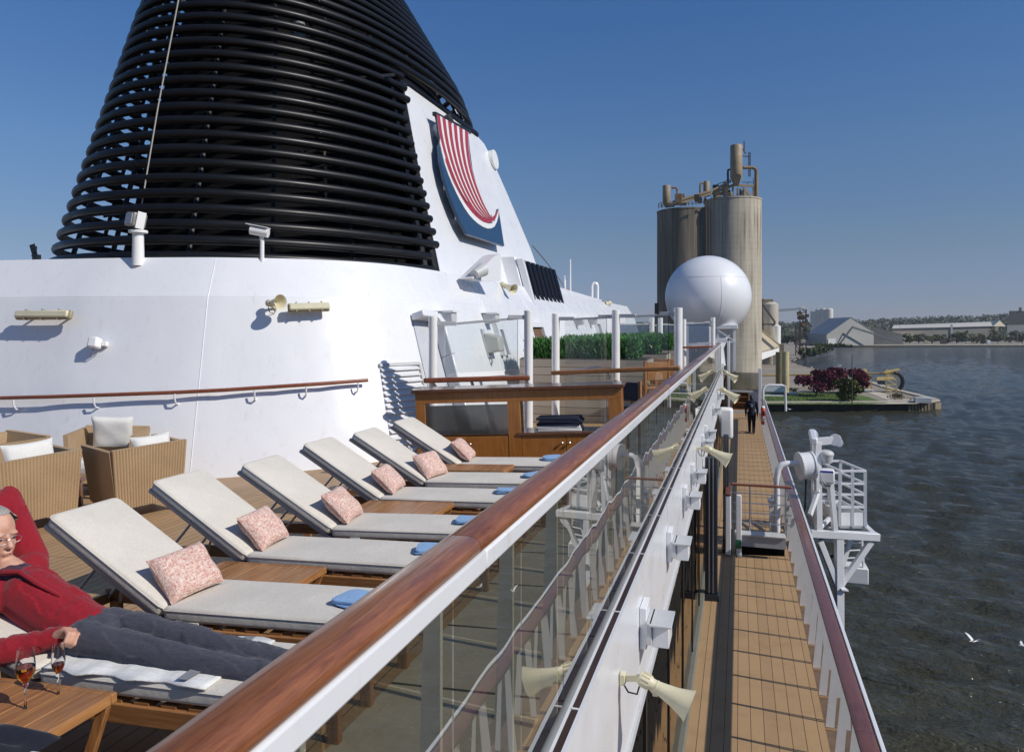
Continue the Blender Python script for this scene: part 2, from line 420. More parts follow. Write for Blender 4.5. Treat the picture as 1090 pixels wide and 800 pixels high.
# ------------------------------------------------------------------ glazed side wall of the deck below (reflects the walkway)
DARKGL = glassy('dark_window_glass', (.10, .09, .08), .38, 0, (.8, .72, .62), .25)
t = thing('window_wall', 'dark mirrored window wall under the deck edge beside the walkway', 'wall', (-.67, 15, -4.93))
for i in range(25):
    y = -2 + i * 1.9
    mb = MB(); mb.poly([(-.68, y + .03, -4.80), (-.68, y + 1.87, -4.80), (-.68, y + 1.87, -2.63), (-.68, y + .03, -2.63)]); part('window_pane', mb, DARKGL, t, smooth=0)
    mb = MB(); mb.bx(-.70, -.668, y - .03, y + .03, -4.80, -2.63); part('mullion', mb, BLACKP, t, smooth=0)
mb = MB(); mb.bx(-.72, -.615, -4, 45.5, -4.93, -4.80); part('sill', mb, plain('grey_green_sill', (.17, .17, .14), .5), t, bevel=.01)
mb = MB(); mb.bx(-.90, -.80, -4, 45.5, -4.9, -2.63); part('inner_wall', mb, plain('brown_interior', (.14, .08, .045), .7), t, smooth=0)

# ------------------------------------------------------------------ main railing: mahogany cap, white beam, glass, stanchions
RGLASS = glassy('solar_rail_glass', (.93, .90, .77), .40, 0, (.92, .90, .84), .05, True, 1.5)
t = thing('ship_railing', 'long varnished mahogany topped railing with tinted glass running to the bow', 'railing', (-.72, 10, -1.7))
def cap_section(cx, cz, w, h, n=20):
    r = []
    for k in range(n):
        a = 2 * PI * k / n; c, s_ = math.cos(a), math.sin(a)
        r.append((cx + w / 2 * math.copysign(abs(c) ** .75, c), cz + h / 2 * math.copysign(abs(s_) ** .75, s_)))
    return r
joints = [-3.0, 1.98, 7.9, 13.2, 18.6, 24.0, 29.4]
for a, b in zip(joints[:-1], joints[1:]):
    mb = MB(); rows = []
    sec = cap_section(-.758, -.622, .116, .058)
    for y in (a + .0012, a + .004, (a + b) / 2, b - .004, b - .0012):
        k = .985 if abs(y - a) < .002 or abs(y - b) < .002 else 1
        rows.append([V(-.758 + (x + .758) * k, y, -.622 + (z + .622) * k) for x, z in sec])
    mb.grid(rows, closed=True); mb.poly(rows[0][::-1]); mb.poly(rows[-1])
    part('wood_cap', mb, CAPW if a < 2.5 else CAPD, t, smooth=60)
for a, b in zip(joints[:-1], joints[1:]):
    mb = MB(); mb.bx(-.79, -.703, a + .06, b + .058, -.706, -.645); part('white_beam', mb, WHITE, t, bevel=.008)
P = .635
k = 0; y = .55
while y < 29.2:
    mb = MB(); mb.poly([(-.722, y + .006, -1.66), (-.722, y + P - .006, -1.66), (-.722, y + P - .006, -.706), (-.722, y + .006, -.706)]); part('glass_panel', mb, RGLASS, t, smooth=0)
    y += P
y = .5; WGREY = plain('pale_blue_white_post', (.80, .83, .86), .4, var=.05)
while y < 29.2:
    mb = MB(); mb.hexa([(-.815, y, -1.70), (-.738, y, -1.70), (-.738, y + .018, -1.70), (-.815, y + .018, -1.70)],
                       [(-.782, y, -.706), (-.738, y, -.706), (-.738, y + .018, -.706), (-.782, y + .018, -.706)])
    part('stanchion', mb, WGREY, t, smooth=0)
    y += P
mb = MB(); mb.bx(-.80, -.69, 29.45, 29.56, -2.5, -.56); mb.bx(-1.6, -.80, 29.46, 29.54, -.64, -.56); part('end_post', mb, WHITE, t, bevel=.01)

# ------------------------------------------------------------------ light boxes on the fascia
ordn = ['first', 'second', 'third', 'fourth', 'fifth', 'sixth', 'seventh', 'eighth', 'ninth']
LAMPG = plain('lamp_diffuser', (.70, .71, .72), .25, var=.03)
def light_box(d, label):
    y = d + .02
    t = thing('floodlight', label, 'floodlight', (FX, y, -2.15), group='floodlight boxes along the deck edge wall')
    mb = MB(); mb.bx(FX + .002, FX + .05, y - .11, y + .11, -2.18, -1.90); part('mount', mb, WHITE, t, bevel=.006)
    mb = MB(); mb.bx(FX + .05, FX + .088, y - .15, y + .15, -2.13, -1.985); part('back_box', mb, GREYW, t, bevel=.006)
    mb = MB(); mb.bx(FX + .0885, FX + .20, y - .125, y + .115, -2.15, -2.005); part('lamp', mb, LAMPG, t, bevel=.006)
    mb = MB(); mb.bx(FX + .07, FX + .22, y - .17, y + .13, -1.999, -1.985); part('visor', mb, GREYW, t, bevel=.003)
    return t
L0 = light_box(5.15, 'grey floodlight box on white wall, the biggest, above the big cream horn')
for i, d in enumerate((7.1, 9.1, 10.6, 13.5, 14.8, 19., 23.)):
    dup(L0, (FX, d + .02, -2.15), label='grey floodlight box on the white wall, %s beyond the big cream horn' % ordn[i + 1])

# ------------------------------------------------------------------ horn loudspeakers
def horn(root, ax, L=.40, r=.12, label=None, group='cream horn loudspeakers along the railing', name='horn_speaker', base=None):
    """root: small end; ax: pointing direction"""
    ax = Vector(ax).normalized(); root = Vector(root)
    t = thing(name, label, 'loudspeaker', root, group=group)
    mb = MB()
    pr = [(0, 0), (r * .30, 0), (r * .40, .01 * L), (r * .44, .05 * L), (r * .44, .22 * L), (r * .36, .26 * L), (r * .36, .34 * L), (r * .46, .5 * L), (r * .62, .72 * L), (r * .88, .94 * L), (r, L),
          (r * .96, L * .99), (r * .80, L * .9), (r * .55, L * .7), (r * .3, L * .5), (0, L * .5)]
    mb.lathe(pr, 32, root, ax); part('bell', mb, CREAM, t, smooth=50)
    mb = MB()
    q = Vector((0, 0, 1)).rotation_difference(ax).to_matrix()
    for k in range(12):
        a = 2 * PI * k / 12; p = q @ Vector((r * .445 * math.cos(a), r * .445 * math.sin(a), 0)) + root
        mb.bar(p + ax * .05 * L, p + ax * .2 * L, r * .07, r * .07)
    mb.lathe([(r * .37, L * .33), (r * .40, L * .335), (r * .40, L * .36), (r * .37, L * .365)], 24, root, ax)
    part('driver_ribs', mb, CREAM, t)
    if base is not None:
        base = Vector(base); mb = MB(); c = root + ax * L * .33
        mb.bar(base, root + ax * .04 * L, .02, .035); mb.bar(root + ax * .04 * L, c - V(0, 0, r * .4), .015, .03)
        mb.box(base, (.03, .06, .06)); mb.box(c - V(0, 0, r * .42), (.03, .03, .03)); part('bracket', mb, CREAM, t, bevel=.003)
        mb = MB(); e_ = root + ax * .03 * L; mb.tube([base - V(0, 0, r * .3), base.lerp(e_, .3) - V(0, 0, r * .9), base.lerp(e_, .8) - V(0, 0, r * 1.05), e_ - V(0, 0, r * .3)], max(.005, r * .05), 6); part('cable', mb, BLACKP, t)
    return t
horn((FX + .115, 4.17, -1.95), (.93, -.10, -.36), .30, .088, 'big cream horn loudspeaker on the deck edge wall over the tiles', base=(FX + .02, 4.20, -1.985))
horn((FX + .12, 11.9, -1.86), (.85, -.1, -.42), .42, .125, 'cream horn loudspeaker above the dark navy pillars', base=(FX + .02, 11.95, -1.9))
horn((FX + .12, 22.0, -1.75), (.8, -.2, -.5), .55, .16, 'cream horn loudspeaker beyond the dark navy pillars, above the hanging white case', base=(FX + .02, 22., -1.8))
horn((FX + .12, 26.2, -1.5), (.8, -.2, -.5), .5, .15, 'cream horn loudspeaker at the very far end of the railing', base=(FX + .02, 26.2, -1.5))
0 and horn((FX + .12, 28.9, -1.35), (.8, -.2, -.45), .5, .14, 'cream horn loudspeaker at the very far end of the railing', base=(FX + .02, 28.9, -1.35))
mb = MB(); mb.bx(-.60, -.20, 22.4, 22.8, -3.25, -2.35)
single('hanging_case', mb, WHITE2, 'white case hanging below the far cream horn', 'case', bevel=.08)

# dark pillars
for (x, d, wd, lab) in ((-.50, 13.9, .22, 'broad dark navy pillar standing on the tiled walkway'), (-.30, 16.9, .12, 'thin dark navy pillar just beyond the broad one')):
    t = thing('pillar', lab, 'pillar', (x, d, walkz(x)), group='dark pillars on the walkway')
    mb = MB(); mb.bx(x - wd / 2, x + wd / 2, d - .08, d + .08, -4.80, -2.35); part('shaft', mb, NAVYP, t, bevel=.02)
    mb = MB(); mb.bx(x - wd / 5, x - wd / 9, d - .09, d - .0805, -4.78, -2.36); mb.bx(x + wd / 9, x + wd / 5, d - .09, d - .0805, -4.78, -2.36); part('groove_strip', mb, MIDGREY, t, smooth=0)
    mb = MB(); mb.bx(x - wd * .62, x + wd * .62, d - .1, d + .1, -4.93, -4.801); part('foot', mb, NAVYP, t, bevel=.01)

# ------------------------------------------------------------------ outer walkway railing
t = thing('walkway_railing', 'white plated outer railing with faded wooden cap along the walkway', 'railing', (1.2, 15, -5))
for a, b in ((-3, 7.6), (7.6, 15.0), (15.0, 27.), (27., 41.0)):
    mb = MB(); sec = cap_section(1.115, -3.80, .175, .045); rows = [[V(x, y, z) for x, z in sec] for y in (a + .002, b - .002)]
    mb.grid(rows, closed=True); mb.poly(rows[0][::-1]); mb.poly(rows[1]); part('wood_cap', mb, CAPD, t, smooth=50)
mb = MB(); mb.bx(1.205, 1.245, -3, 41, -3.85, -3.775); part('outer_strip', mb, WHITE, t, bevel=.006)
mb = MB(); mb.bx(1.06, 1.20, -3, 41, -3.852, -3.823); part('cap_plate', mb, WHITE2, t, smooth=0)
y = 3.2; nb = 0
while y < 41:
    mb = MB()
    mb.hexa([(1.00, y, -4.90), (1.10, y, -4.90), (1.10, y + .008, -4.90), (1.00, y + .008, -4.90)],
            [(1.10, y, -3.853), (1.18, y, -3.853), (1.18, y + .008, -3.853), (1.10, y + .008, -3.853)])
    mb.hexa([(1.22, y, -4.96), (1.29, y, -4.96), (1.29, y + .014, -4.96), (1.22, y + .014, -4.96)],
            [(1.205, y, -3.87), (1.24, y, -3.87), (1.24, y + .014, -3.87), (1.205, y + .014, -3.87)])
    part('bracket', mb, WHITE2, t, smooth=0)
    mb = MB(); mb.bx(1.0, 1.17, y - .06, y + .08, -5.0, -4.905); part('foot_block', mb, plain('foot_tan', (.24, .15, .08), .6) if nb == 0 else bpy.data.materials['foot_tan'], t, smooth=0)
    y += .83; nb += 1
    if nb > 88: break
mb = MB(); mb.tube([(1.15, 41.2, -4.9), (1.15, 41.2, -3.3), (1.25, 41.25, -3.12), (1.42, 41.3, -3.05), (2.1, 41.4, -3.05), (2.25, 41.4, -3.1), (2.28, 41.4, -4.4)], .06, 10)
mb.tube([(1.2, 41.2, -3.6), (2.26, 41.4, -3.6)], .03, 8); part('end_hoop', mb, WHITE, t)

# red-white ring buoy on the walkway railing, beside the walking person
mb = MB(); cb = V(1.0, 36.0, -4.05)
mb.tube([cb + V(0, .36 * math.cos(a), .36 * math.sin(a)) for a in [2 * PI * k / 28 for k in range(28)]], .085, 12, closed=True)
m = N('ring_buoy_paint'); X_, Y_, Z_ = m.sep(m.co())
ang = m.math('ARCTAN2', Z_, Y_); f = m.math('FRACT', m.math('MULTIPLY', ang, 4 / (2 * PI)))
m.setin(Base_Color=m.mix(m.math('GREATER_THAN', f, .35), (.75, .73, .7), (.55, .05, .02)), Roughness=.5)
single('ring_buoy', mb, m.m, 'red and white ring buoy hung on the walkway railing past the walking person', 'ring buoy', cb)

# ------------------------------------------------------------------ gate with step platform across the walkway
GY = 16.65
t = thing('walkway_gate', 'step platform with wire railing and mahogany top bar across the walkway', 'gate', (.4, GY, -4.9))
mb = MB(); mb.bx(-.12, .92, GY + .0, GY + .34, -4.47, -4.43); part('platform_top', mb, GREYW, t, bevel=.01)
mb = MB(); mb.bx(-.12, .92, GY + .04, GY + .07, -4.70, -4.471); part('riser', mb, plain('riser_grey', (.33, .35, .39), .5), t, smooth=0)
mb = MB(); mb.bx(-.10, .90, GY + .10, GY + .30, -4.89, -4.71); part('recess_shade_block', mb, BLACKC, t, smooth=0)  # black block painted as the shade under the step
mb = MB(); mb.bx(-.06, .90, GY - .14, GY + .02, -4.895, -4.875); part('tread_plate', mb, STEEL, t, smooth=0)
for (x, y, zt) in ((-.25, GY - .02, -3.62), (-.03, GY + .02, -3.60)):
    mb = MB(); mb.bx(x - .055, x + .055, y - .05, y + .05, -4.89, zt); part('post', mb, WHITE, t, bevel=.015)
mb = MB(); mb.bar((-.25, GY - .08, -3.60), (-.25, GY + .34, -3.44), .12, .05); part('side_cap', mb, CAPD, t, bevel=.012)
mb = MB(); mb.bx(-.19, 1.05, GY + .26, GY + .36, -3.46, -3.41); part('top_bar', mb, CAPX, t, bevel=.015)
for z in (-3.62, -3.83, -4.04, -4.25):
    mb = MB(); mb.cyl((-.2, GY + .31, z), (1.05, GY + .31, z), .012, 8); part('wire', mb, STEEL, t)
for x in (-.19, .20, .93):
    mb = MB(); mb.cyl((x, GY + .31, -4.425), (x, GY + .31, -3.46), .018, 10); part('wire_post', mb, STEEL, t)
mb = MB(); mb.bx(.62, .78, GY + .75, GY + .95, -4.88, -3.86); mb.bx(.58, .82, GY + .7, GY + 1.0, -3.88, -3.82); mb.cyl((.70, GY + .85, -3.82), (.70, GY + .85, -3.76), .05, 12)
part('valve_box', mb, WHITE2, t, bevel=.01)
mb = MB(); mb.bx(-.10, .02, GY - .045, GY - .032, -4.74, -4.55); part('exit_sign', mb, plain('green_sign', (.01, .12, .06), .4), t, smooth=0)

# ------------------------------------------------------------------ bunker boom / boarding cage outboard
t = thing('boarding_davit', 'white steel davit with drum, railed cage and brackets outside the railing', 'davit', (1.8, 16, -6.5))
D = 16.3
def W(px, py, d=D): return U(px, py, d)
def hollow(name, pts, w, h, m=WHITE):
    mb = MB()
    for a, b in zip(pts[:-1], pts[1:]): mb.bar(a, b, w, h)
    return part(name, mb, m, t, bevel=.008)
a = W(870, 470); b = W(871.5, 572); hollow('main_post', [a, b], .13, .13)
hollow('rear_post', [W(866, 462, 17.2), W(868, 560, 17.2)], .12, .12)
mb = MB(); mb.bar(W(864, 460, 17.2), W(866.5, 470, 16.2), .14, .16); part('head_beam', mb, WHITE, t, bevel=.03)
mb = MB(); mb.bar(W(868, 470), W(889, 468), .12, .16); mb.cyl(W(889, 468, 16.22), W(889, 468, 16.38), .13, 20); mb.cyl(W(866, 463, 16.95), W(865, 461, 17.4), .1, 18); part('boom_arm', mb, WHITE, t, bevel=.006)
mb = MB(); mb.cyl(W(893, 471, 16.2), W(893, 471, 16.4), .09, 18); part('sheave', mb, WHITE, t)
ax = (W(863, 495) - W(851, 496)).normalized(); mb = MB()
mb.lathe([(0, 0), (.27, 0), (.31, .01), (.31, .04), (.29, .045), (.29, .27), (.31, .275), (.31, .31), (.27, .32), (0, .32)], 36, W(850, 496), ax); part('drum', mb, WHITE, t)
p0 = W(850, 493); mb = MB()
mb.tube([p0, W(838, 493), W(832, 494.5), W(828.5, 499), W(827, 507), W(827, 548), W(828, 587)], .065, 12); part('bent_pipe', mb, WHITE, t)
mb = MB(); mb.cyl(W(879, 484), W(880, 492), .16, 20, .12); mb.ell(W(879, 483), (.17, .17, .10), 20, 10); part('winch_head', mb, GREYW, t)
mb = MB(); mb.box(W(880, 506), (.30, .25, .30)); part('winch_box', mb, WHITE2, t, bevel=.03)
mb = MB(); mb.box(W(880, 502, 16.1), (.26, .02, .04)); part('blue_stripe', mb, plain('blue_marking', (.02, .05, .35), .5), t, smooth=0)
mb = MB(); mb.tube([W(876, 512, 16.15), W(879, 517, 16.1), W(884, 517, 16.1)], .018, 8); part('handle', mb, BLACKP, t)
# cage
def rect(x0, x1, y0, y1, d): return [W(x0, y0, d), W(x1, y0, d), W(x1, y1, d), W(x0, y1, d), W(x0, y0, d)]
n0, n1 = 16.6, 18.2
F = lambda x, y: W(x, y, n0); 
hx0, hx1 = F(894, 505), F(921, 505)
def post(p, z0, z1, r=.035):
    mb = MB(); mb.bx(p.x - r, p.x + r, p.y - r, p.y + r, z0, z1); return mb
zt, zm, zb = F(0, 501).z, F(0, 526).z, F(0, 560).z
ux = (hx1 - hx0); ux.z = 0; uy = V(-ux.y, ux.x, 0).normalized() * 1.25
crn = [hx0, hx1, hx1 + uy, hx0 + uy]
for i, p in enumerate(crn + [hx0 + ux * .5, hx0 + ux * .5 + uy, hx1 + uy * .5]):
    part('cage_post', post(p, zb, zt, .03), WHITE, t, smooth=0)
for z in (zt, zm, (zt + zm) / 2 - .02, zm - .28):
    mb = MB()
    for i in range(4):
        a, b = crn[i].copy(), crn[(i + 1) % 4].copy(); a.z = b.z = z; mb.bar(a, b, .045, .045)
    part('cage_rail', mb, WHITE, t, smooth=0)
mb = MB()
for i in range(4):
    a, b = crn[i].copy(), crn[(i + 1) % 4].copy(); a.z = b.z = zb + .16; mb.bar(a, b, .02, .30)
part('cage_kick_plate', mb, WHITE2, t, smooth=0)
mb = MB(); q = [Vector((p.x, p.y, zb - .04)) for p in crn]; mb.prism(q, (0, 0, .06)); part('cage_floor', mb, GREYW, t, smooth=0)
# lower bracket
hollow('lower_beam', [W(862, 567), W(935, 571)], .18, .16)
hollow('lower_side_beam', [W(931, 571), W(918, 558, 17.8)], .12, .14)
hollow('lower_rear_beam', [W(876, 559, 17.8), W(922, 557, 17.8)], .12, .12)
hollow('hanger_post', [W(893, 573), W(894, 800)], .16, .16)
hollow('brace', [W(873, 576), W(891, 622)], .11, .12); hollow('brace', [W(927, 576), W(895, 622)], .11, .12)
hollow('brace', [W(905, 574, 17.), W(897, 600, 17.)], .09, .1)
mb = MB(); mb.bar(W(893, 625), W(900, 626), .3, .03); part('collar', mb, WHITE, t)
for i in range(5): hollow('ladder_rung', [W(897, 578 + i * 8, 17), W(917, 577 + i * 8, 17)], .03, .03)
hollow('ladder_side', [W(917, 570, 17), W(920, 618, 17)], .05, .05)
mb = MB(); mb.box(W(909, 609, 17.2), (.55, .5, .36)); part('counterweight_box', mb, WHITE2, t, bevel=.02)
mb = MB()
for k in range(5):
    c = W(882, 581, 16.8); mb.tube([c + V(.20 * math.cos(a), .03 * k - .06, .24 * math.sin(a)) for a in [2 * PI * i / 20 for i in range(20)]], .02, 6, closed=True)
part('cable_coil', mb, BLACKP, t)
hollow('outer_strut', [W(872, 520), W(862, 548, 16)], .08, .1); hollow('inner_strut', [W(884, 512), W(889, 568)], .12, .10)
hollow('diagonal_strut', [W(874, 560), W(890, 545, 17)], .08, .08)
mb = MB(); mb.tube([W(858, 510), W(857, 540), W(853, 556)], .02, 6); part('hose', mb, BLACKP, t)
mb = MB(); mb.bar(W(884, 512, 17.6), W(884, 560, 17.6), .10, .10); mb.bar(W(876, 535, 17.), W(893, 534, 17.), .06, .06); part('inner_frame', mb, WHITE, t, bevel=.008)

# ------------------------------------------------------------------ end of the walkway
t = thing('end_screen', 'frosted glass screen over an opening at the far end of the walkway', 'screen', (.2, 44.6, -4.9))
mb = MB(); mb.bx(-.7, -.58, 44.5, 44.6, -4.9, -2.55); part('frame_post', mb, WHITE, t, bevel=.01)
mb = MB(); mb.bx(.98, 1.15, 44.4, 44.6, -4.9, -2.35); part('frame_post', mb, WHITE, t, bevel=.01)
mb = MB(); mb.bx(-.58, .98, 44.52, 44.56, -3.62, -2.6); part('screen_panel', mb, glassy('frosted_end_glass', (.62, .64, .62), .25, .1, (.7, .72, .74)), t, smooth=0)
mb = MB(); mb.bx(-.58, .98, 44.46, 44.6, -3.74, -3.62); part('cross_beam', mb, GREYW, t, bevel=.01)
mb = MB(); mb.bx(-.58, .98, 44.4, 44.7, -4.93, -4.78); part('threshold', mb, GREYW, t, bevel=.01)
t = thing('wooden_locker', 'brown wooden locker shelves behind the opening at the walkway end', 'locker', (0, 46, -4.9))
mb = MB(); mb.bx(-.5, .5, 46, 46.5, -4.9, -4.84); mb.bx(-.5, -.44, 46, 46.5, -4.84, -3.78); mb.bx(.44, .5, 46, 46.5, -4.84, -3.78)
mb.bx(-.44, .44, 46.44, 46.5, -4.84, -3.78); part('case', mb, TEAKF, t, smooth=0)
for z in (-4.5, -4.15, -3.84):
    mb = MB(); mb.bx(-.44, .44, 46.02, 46.44, z, z + .05); part('shelf', mb, TEAKF, t, smooth=0)
# ------------------------------------------------------------------ deckhouse (funnel casing)
PLAN = [(-16, 7.1), (-13, 7.35), (-9.79, 7.72), (-8.5, 7.86), (-7.22, 8.15), (-6.5, 8.45), (-5.85, 8.85), (-5.25, 9.4), (-4.8, 10.1), (-4.52, 11.1), (-4.40, 12.8), (-4.38, 16), (-4.38, 20.5), (-4.4, 27), (-4.5, 36)]
def cr(P, t):
    n = len(P) - 1; i = min(int(t), n - 1); f = t - i
    p0 = P[max(i - 1, 0)]; p1 = P[i]; p2 = P[i + 1]; p3 = P[min(i + 2, n)]
    return [0.5 * ((2 * b) + (-a + c) * f + (2 * a - 5 * b + 4 * c - d) * f * f + (-a + 3 * b - 3 * c + d) * f ** 3) for a, b, c, d in zip(p0, p1, p2, p3)]
def off_at(z):       # + = outwards
    if z < .42: return -.30 * (z + .85)
    return -.381 - .62 * (z - .42)
def wall_pt(t, z):
    p = Vector(cr(PLAN, t)); q = Vector(cr(PLAN, min(t + .02, len(PLAN) - 1))); r = Vector(cr(PLAN, max(t - .02, 0)))
    tg = (q - r).normalized(); nn = Vector((tg.y, -tg.x))
    o = off_at(z)
    return V(p.x + nn.x * o, p.y + nn.y * o, z), V(nn.x * .957, nn.y * .957, .29)
def wall_at(px, py, t0=1.5, t1=13.5):
    best = None
    ts = t0; step = (t1 - t0) / 60; zs0, zs1, kk = -2.2, 1.05, 40
    tc, zc, dt, dz = (t0 + t1) / 2, -.6, (t1 - t0) / 2, 1.7
    for it in range(6):
        best = None
        for i in range(25):
            for j in range(25):
                t = min(max(tc + dt * (i / 12 - 1), t0), t1); z = zc + dz * (j / 12 - 1)
                p, n_ = wall_pt(t, z); x, y = proj(p); e = (x - px) ** 2 + (y - py) ** 2
                if best is None or e < best[0]: best = (e, t, z, p, n_)
        tc, zc = best[1], best[2]; dt *= .3; dz *= .3
    return best[3], best[4], best[1], best[2]
t = thing('deckhouse', 'white sloping deckhouse with rounded corner below the black funnel', 'deckhouse', (-8, 12, -2))
DH = t
zs = [-2.35, -1.6, -.85, -.2, .36, .40, .425, .46, .7, .985, 1.0]
mb = MB(); rows = []
ts = [i * .1 for i in range(int((len(PLAN) - 1) / .1) + 1)]
for z in zs: rows.append([wall_pt(q, z)[0] for q in ts])
top = [p.copy() + Vector((-.02, .05, .004)) for p in rows[-1]]
mb.grid(rows)
mb.grid([rows[-1], [V(-14, min(p.y + 2, 33), 1.0) for p in rows[-1]]])
part('wall', mb, WALLW, t, smooth=50)
for tq in (4.35, 8.9, 10.3, 11.2, 12.1):   # weld seams
    mb = MB(); mb.tube([wall_pt(tq, z)[0] + wall_pt(tq, z)[1] * .001 for z in (-2.1, -1.5, -.85, -.2, .36, .43, .7, .98)], .005, 6); part('weld_seam', mb, WALLW, t)
mb = MB(); mb.tube([wall_pt(q, .425)[0] for q in ts], .0025, 6); part('knee_seam', mb, WALLW, t)
# raised block with black louvre further forward, white
mb = MB()
mb.hexa([(-9, 17.5, .5), (-5.0, 17.5, .5), (-5.0, 21.5, .5), (-9, 21.5, .5)], [(-9, 17.6, 1.76), (-5.34, 17.6, 1.76), (-5.34, 21.3, 1.72), (-9, 21.3, 1.72)])
mb.hexa([(-9, 21.5, .6), (-5.12, 21.5, .6), (-5.2, 36, .6), (-9, 36, .7)], [(-9, 21.5, 1.35), (-5.6, 21.5, 1.33), (-5.5, 36, 1.03), (-9, 36, 1.03)])
part('vent_block', mb, WHITE, t, bevel=.03)
def slope_pt(y, f, o=.0): return V(-4.99 - .32 * f + o, y, .56 + 1.16 * f)
lf = mk('vent_louvre', MB().hexa([slope_pt(17.75, .02, .01), slope_pt(21.2, .02, .01), slope_pt(21.2, .02, .05), slope_pt(17.75, .02, .05)],
        [slope_pt(17.75, .96, .01), slope_pt(21.2, .93, .01), slope_pt(21.2, .93, .05), slope_pt(17.75, .96, .05)]), plain('louvre_back', (.55, .56, .60), .6), ORG[t], 0)
lf.parent = t; ORG[lf] = ORG[t]
for i in range(8):
    y = 17.8 + i * .45
    mb = MB(); q = lambda f, a, o: slope_pt(y + a, f, o)
    mb.hexa([q(.0, 0, .06), q(.0, .27, .07), q(.0, .27, .10), q(.0, 0, .09)], [q(.97, 0, .06), q(.97, .27, .07), q(.97, .27, .10), q(.97, 0, .09)])
    part('slat', mb, plain('louvre_navy', (.006, .008, .016), .6, spec=.12) if i == 0 else bpy.data.materials['louvre_navy'], lf, smooth=0)
mb = MB(); mb.hexa([slope_pt(17.58, .0, .0), slope_pt(17.74, .0, .0), slope_pt(17.74, .0, .16), slope_pt(17.58, .0, .16)], [slope_pt(17.58, .97, .0), slope_pt(17.74, .97, .0), slope_pt(17.74, .97, .16), slope_pt(17.58, .97, .16)])
part('louvre_cheek', mb, WHITE, lf, smooth=0)
# door: the recess shade is put into a greyer leaf
mb = MB(); z0, z1 = -1.86, .02
pA, n_, tA, zA = wall_at(436, 333); pB, n2, tB, zB = wall_at(459, 336)
mb = MB(); r1 = []
for z in (-1.9, -1.4, -.9, -.4, 0.02, .10): r1.append([wall_pt(tA + .02 + (tB - tA - .04) * k / 3, z)[0] + wall_pt(tA, z)[1] * .012 for k in range(4)])
mb.grid(r1); part('door_leaf', mb, plain('door_shaded_grey', (.50, .52, .56), .4, var=.04), t, smooth=0)
mb = MB(); fr = [wall_pt(tB, z)[0] + wall_pt(tB, z)[1] * .05 for z in (-1.9, -1.2, -.5, -.05)] + [wall_pt(tB - (tB - tA) * .25, .13)[0] + n_ * .06, wall_pt(tA, .15)[0] + n_ * .06]
for a, b in zip(fr[:-1], fr[1:]): mb.bar(a + n_ * .08, b + n_ * .08, .11, .24, Vector(n_))
part('door_hood', mb, WHITE, t, bevel=.02)
# louvre grille near floor
gl, _n, t0, z0 = wall_at(404, 391); gr, _n2, t1, z1 = wall_at(444, 388)
zt = (z0 + z1) / 2
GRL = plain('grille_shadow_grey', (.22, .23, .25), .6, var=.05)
mb = MB(); rr = [[wall_pt(t0 + (t1 - t0) * k / 6, z)[0] + _n * .004 for k in range(7)] for z in (-1.85, -1.4, -1, zt)]
mb.grid(rr); gp = part('louvre_grille', mb, WHITE, t, smooth=0)
for i in range(17):
    z = zt - .03 - i * .088
    if z < -1.85: break
    mb = MB()
    a = [wall_pt(t0 + (t1 - t0) * k / 6, z)[0] for k in range(7)]; nn = wall_pt((t0 + t1) / 2, z)[1]
    for p, q in zip(a[:-1], a[1:]):
        mb.hexa([p + nn * .0045, q + nn * .0045, q + nn * .06 - V(0, 0, .045), p + nn * .06 - V(0, 0, .045)], [p + nn * .0045 + V(0, 0, .012), q + nn * .0045 + V(0, 0, .012), q + nn * .06 - V(0, 0, .033), p + nn * .06 - V(0, 0, .033)])
    part('grille_slat', mb, WHITE, gp, smooth=0)
mb = MB()
e = [wall_pt(t0 - .02, zt + .02)[0] + _n * .02, wall_pt(t1 + .03, zt + .02)[0] + _n2 * .02, wall_pt(t1 + .03, -1.85)[0] + _n2 * .02]
for p, q in zip(e[:-1], e[1:]): mb.bar(p, q, .05, .05, Vector(_n2))
part('grille_frame', mb, GREYW, gp, bevel=.004)
# dark opening and small windows on the forward wall
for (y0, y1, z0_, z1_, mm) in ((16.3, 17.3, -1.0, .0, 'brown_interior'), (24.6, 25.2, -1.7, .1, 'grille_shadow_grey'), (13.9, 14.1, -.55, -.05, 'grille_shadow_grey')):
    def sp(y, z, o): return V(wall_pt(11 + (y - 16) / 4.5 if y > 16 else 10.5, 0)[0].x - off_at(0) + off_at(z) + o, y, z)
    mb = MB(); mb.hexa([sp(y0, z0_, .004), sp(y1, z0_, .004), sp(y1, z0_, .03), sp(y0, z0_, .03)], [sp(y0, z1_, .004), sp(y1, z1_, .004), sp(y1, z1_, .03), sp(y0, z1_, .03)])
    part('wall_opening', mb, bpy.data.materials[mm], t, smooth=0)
    mb = MB()
    for (a, b, c, d) in ((y0 - .12, y0, z0_, z1_), (y1, y1 + .12, z0_, z1_), (y0 - .12, y1 + .12, z1_, z1_ + .12)):
        mb.hexa([sp(a, c, .0), sp(b, c, .0), sp(b, c, .10), sp(a, c, .10)], [sp(a, d, .0), sp(b, d, .0), sp(b, d, .10), sp(a, d, .10)])
    part('opening_frame', mb, WHITE, t, smooth=0)
mb = MB(); mb.prism([U(502, 296, 13.6), U(527, 272, 14.6), U(533, 270, 14.8), U(533, 299, 14.8), U(513, 299, 14.)], V(-.3, .1, 0))
part('gusset_plate', mb, WHITE, t, smooth=0)
mb = MB(); mb.cyl(U(505, 292, 13.7), U(514, 287, 13.9), .09, 16, .13); part('small_vent', mb, GREYW, t)

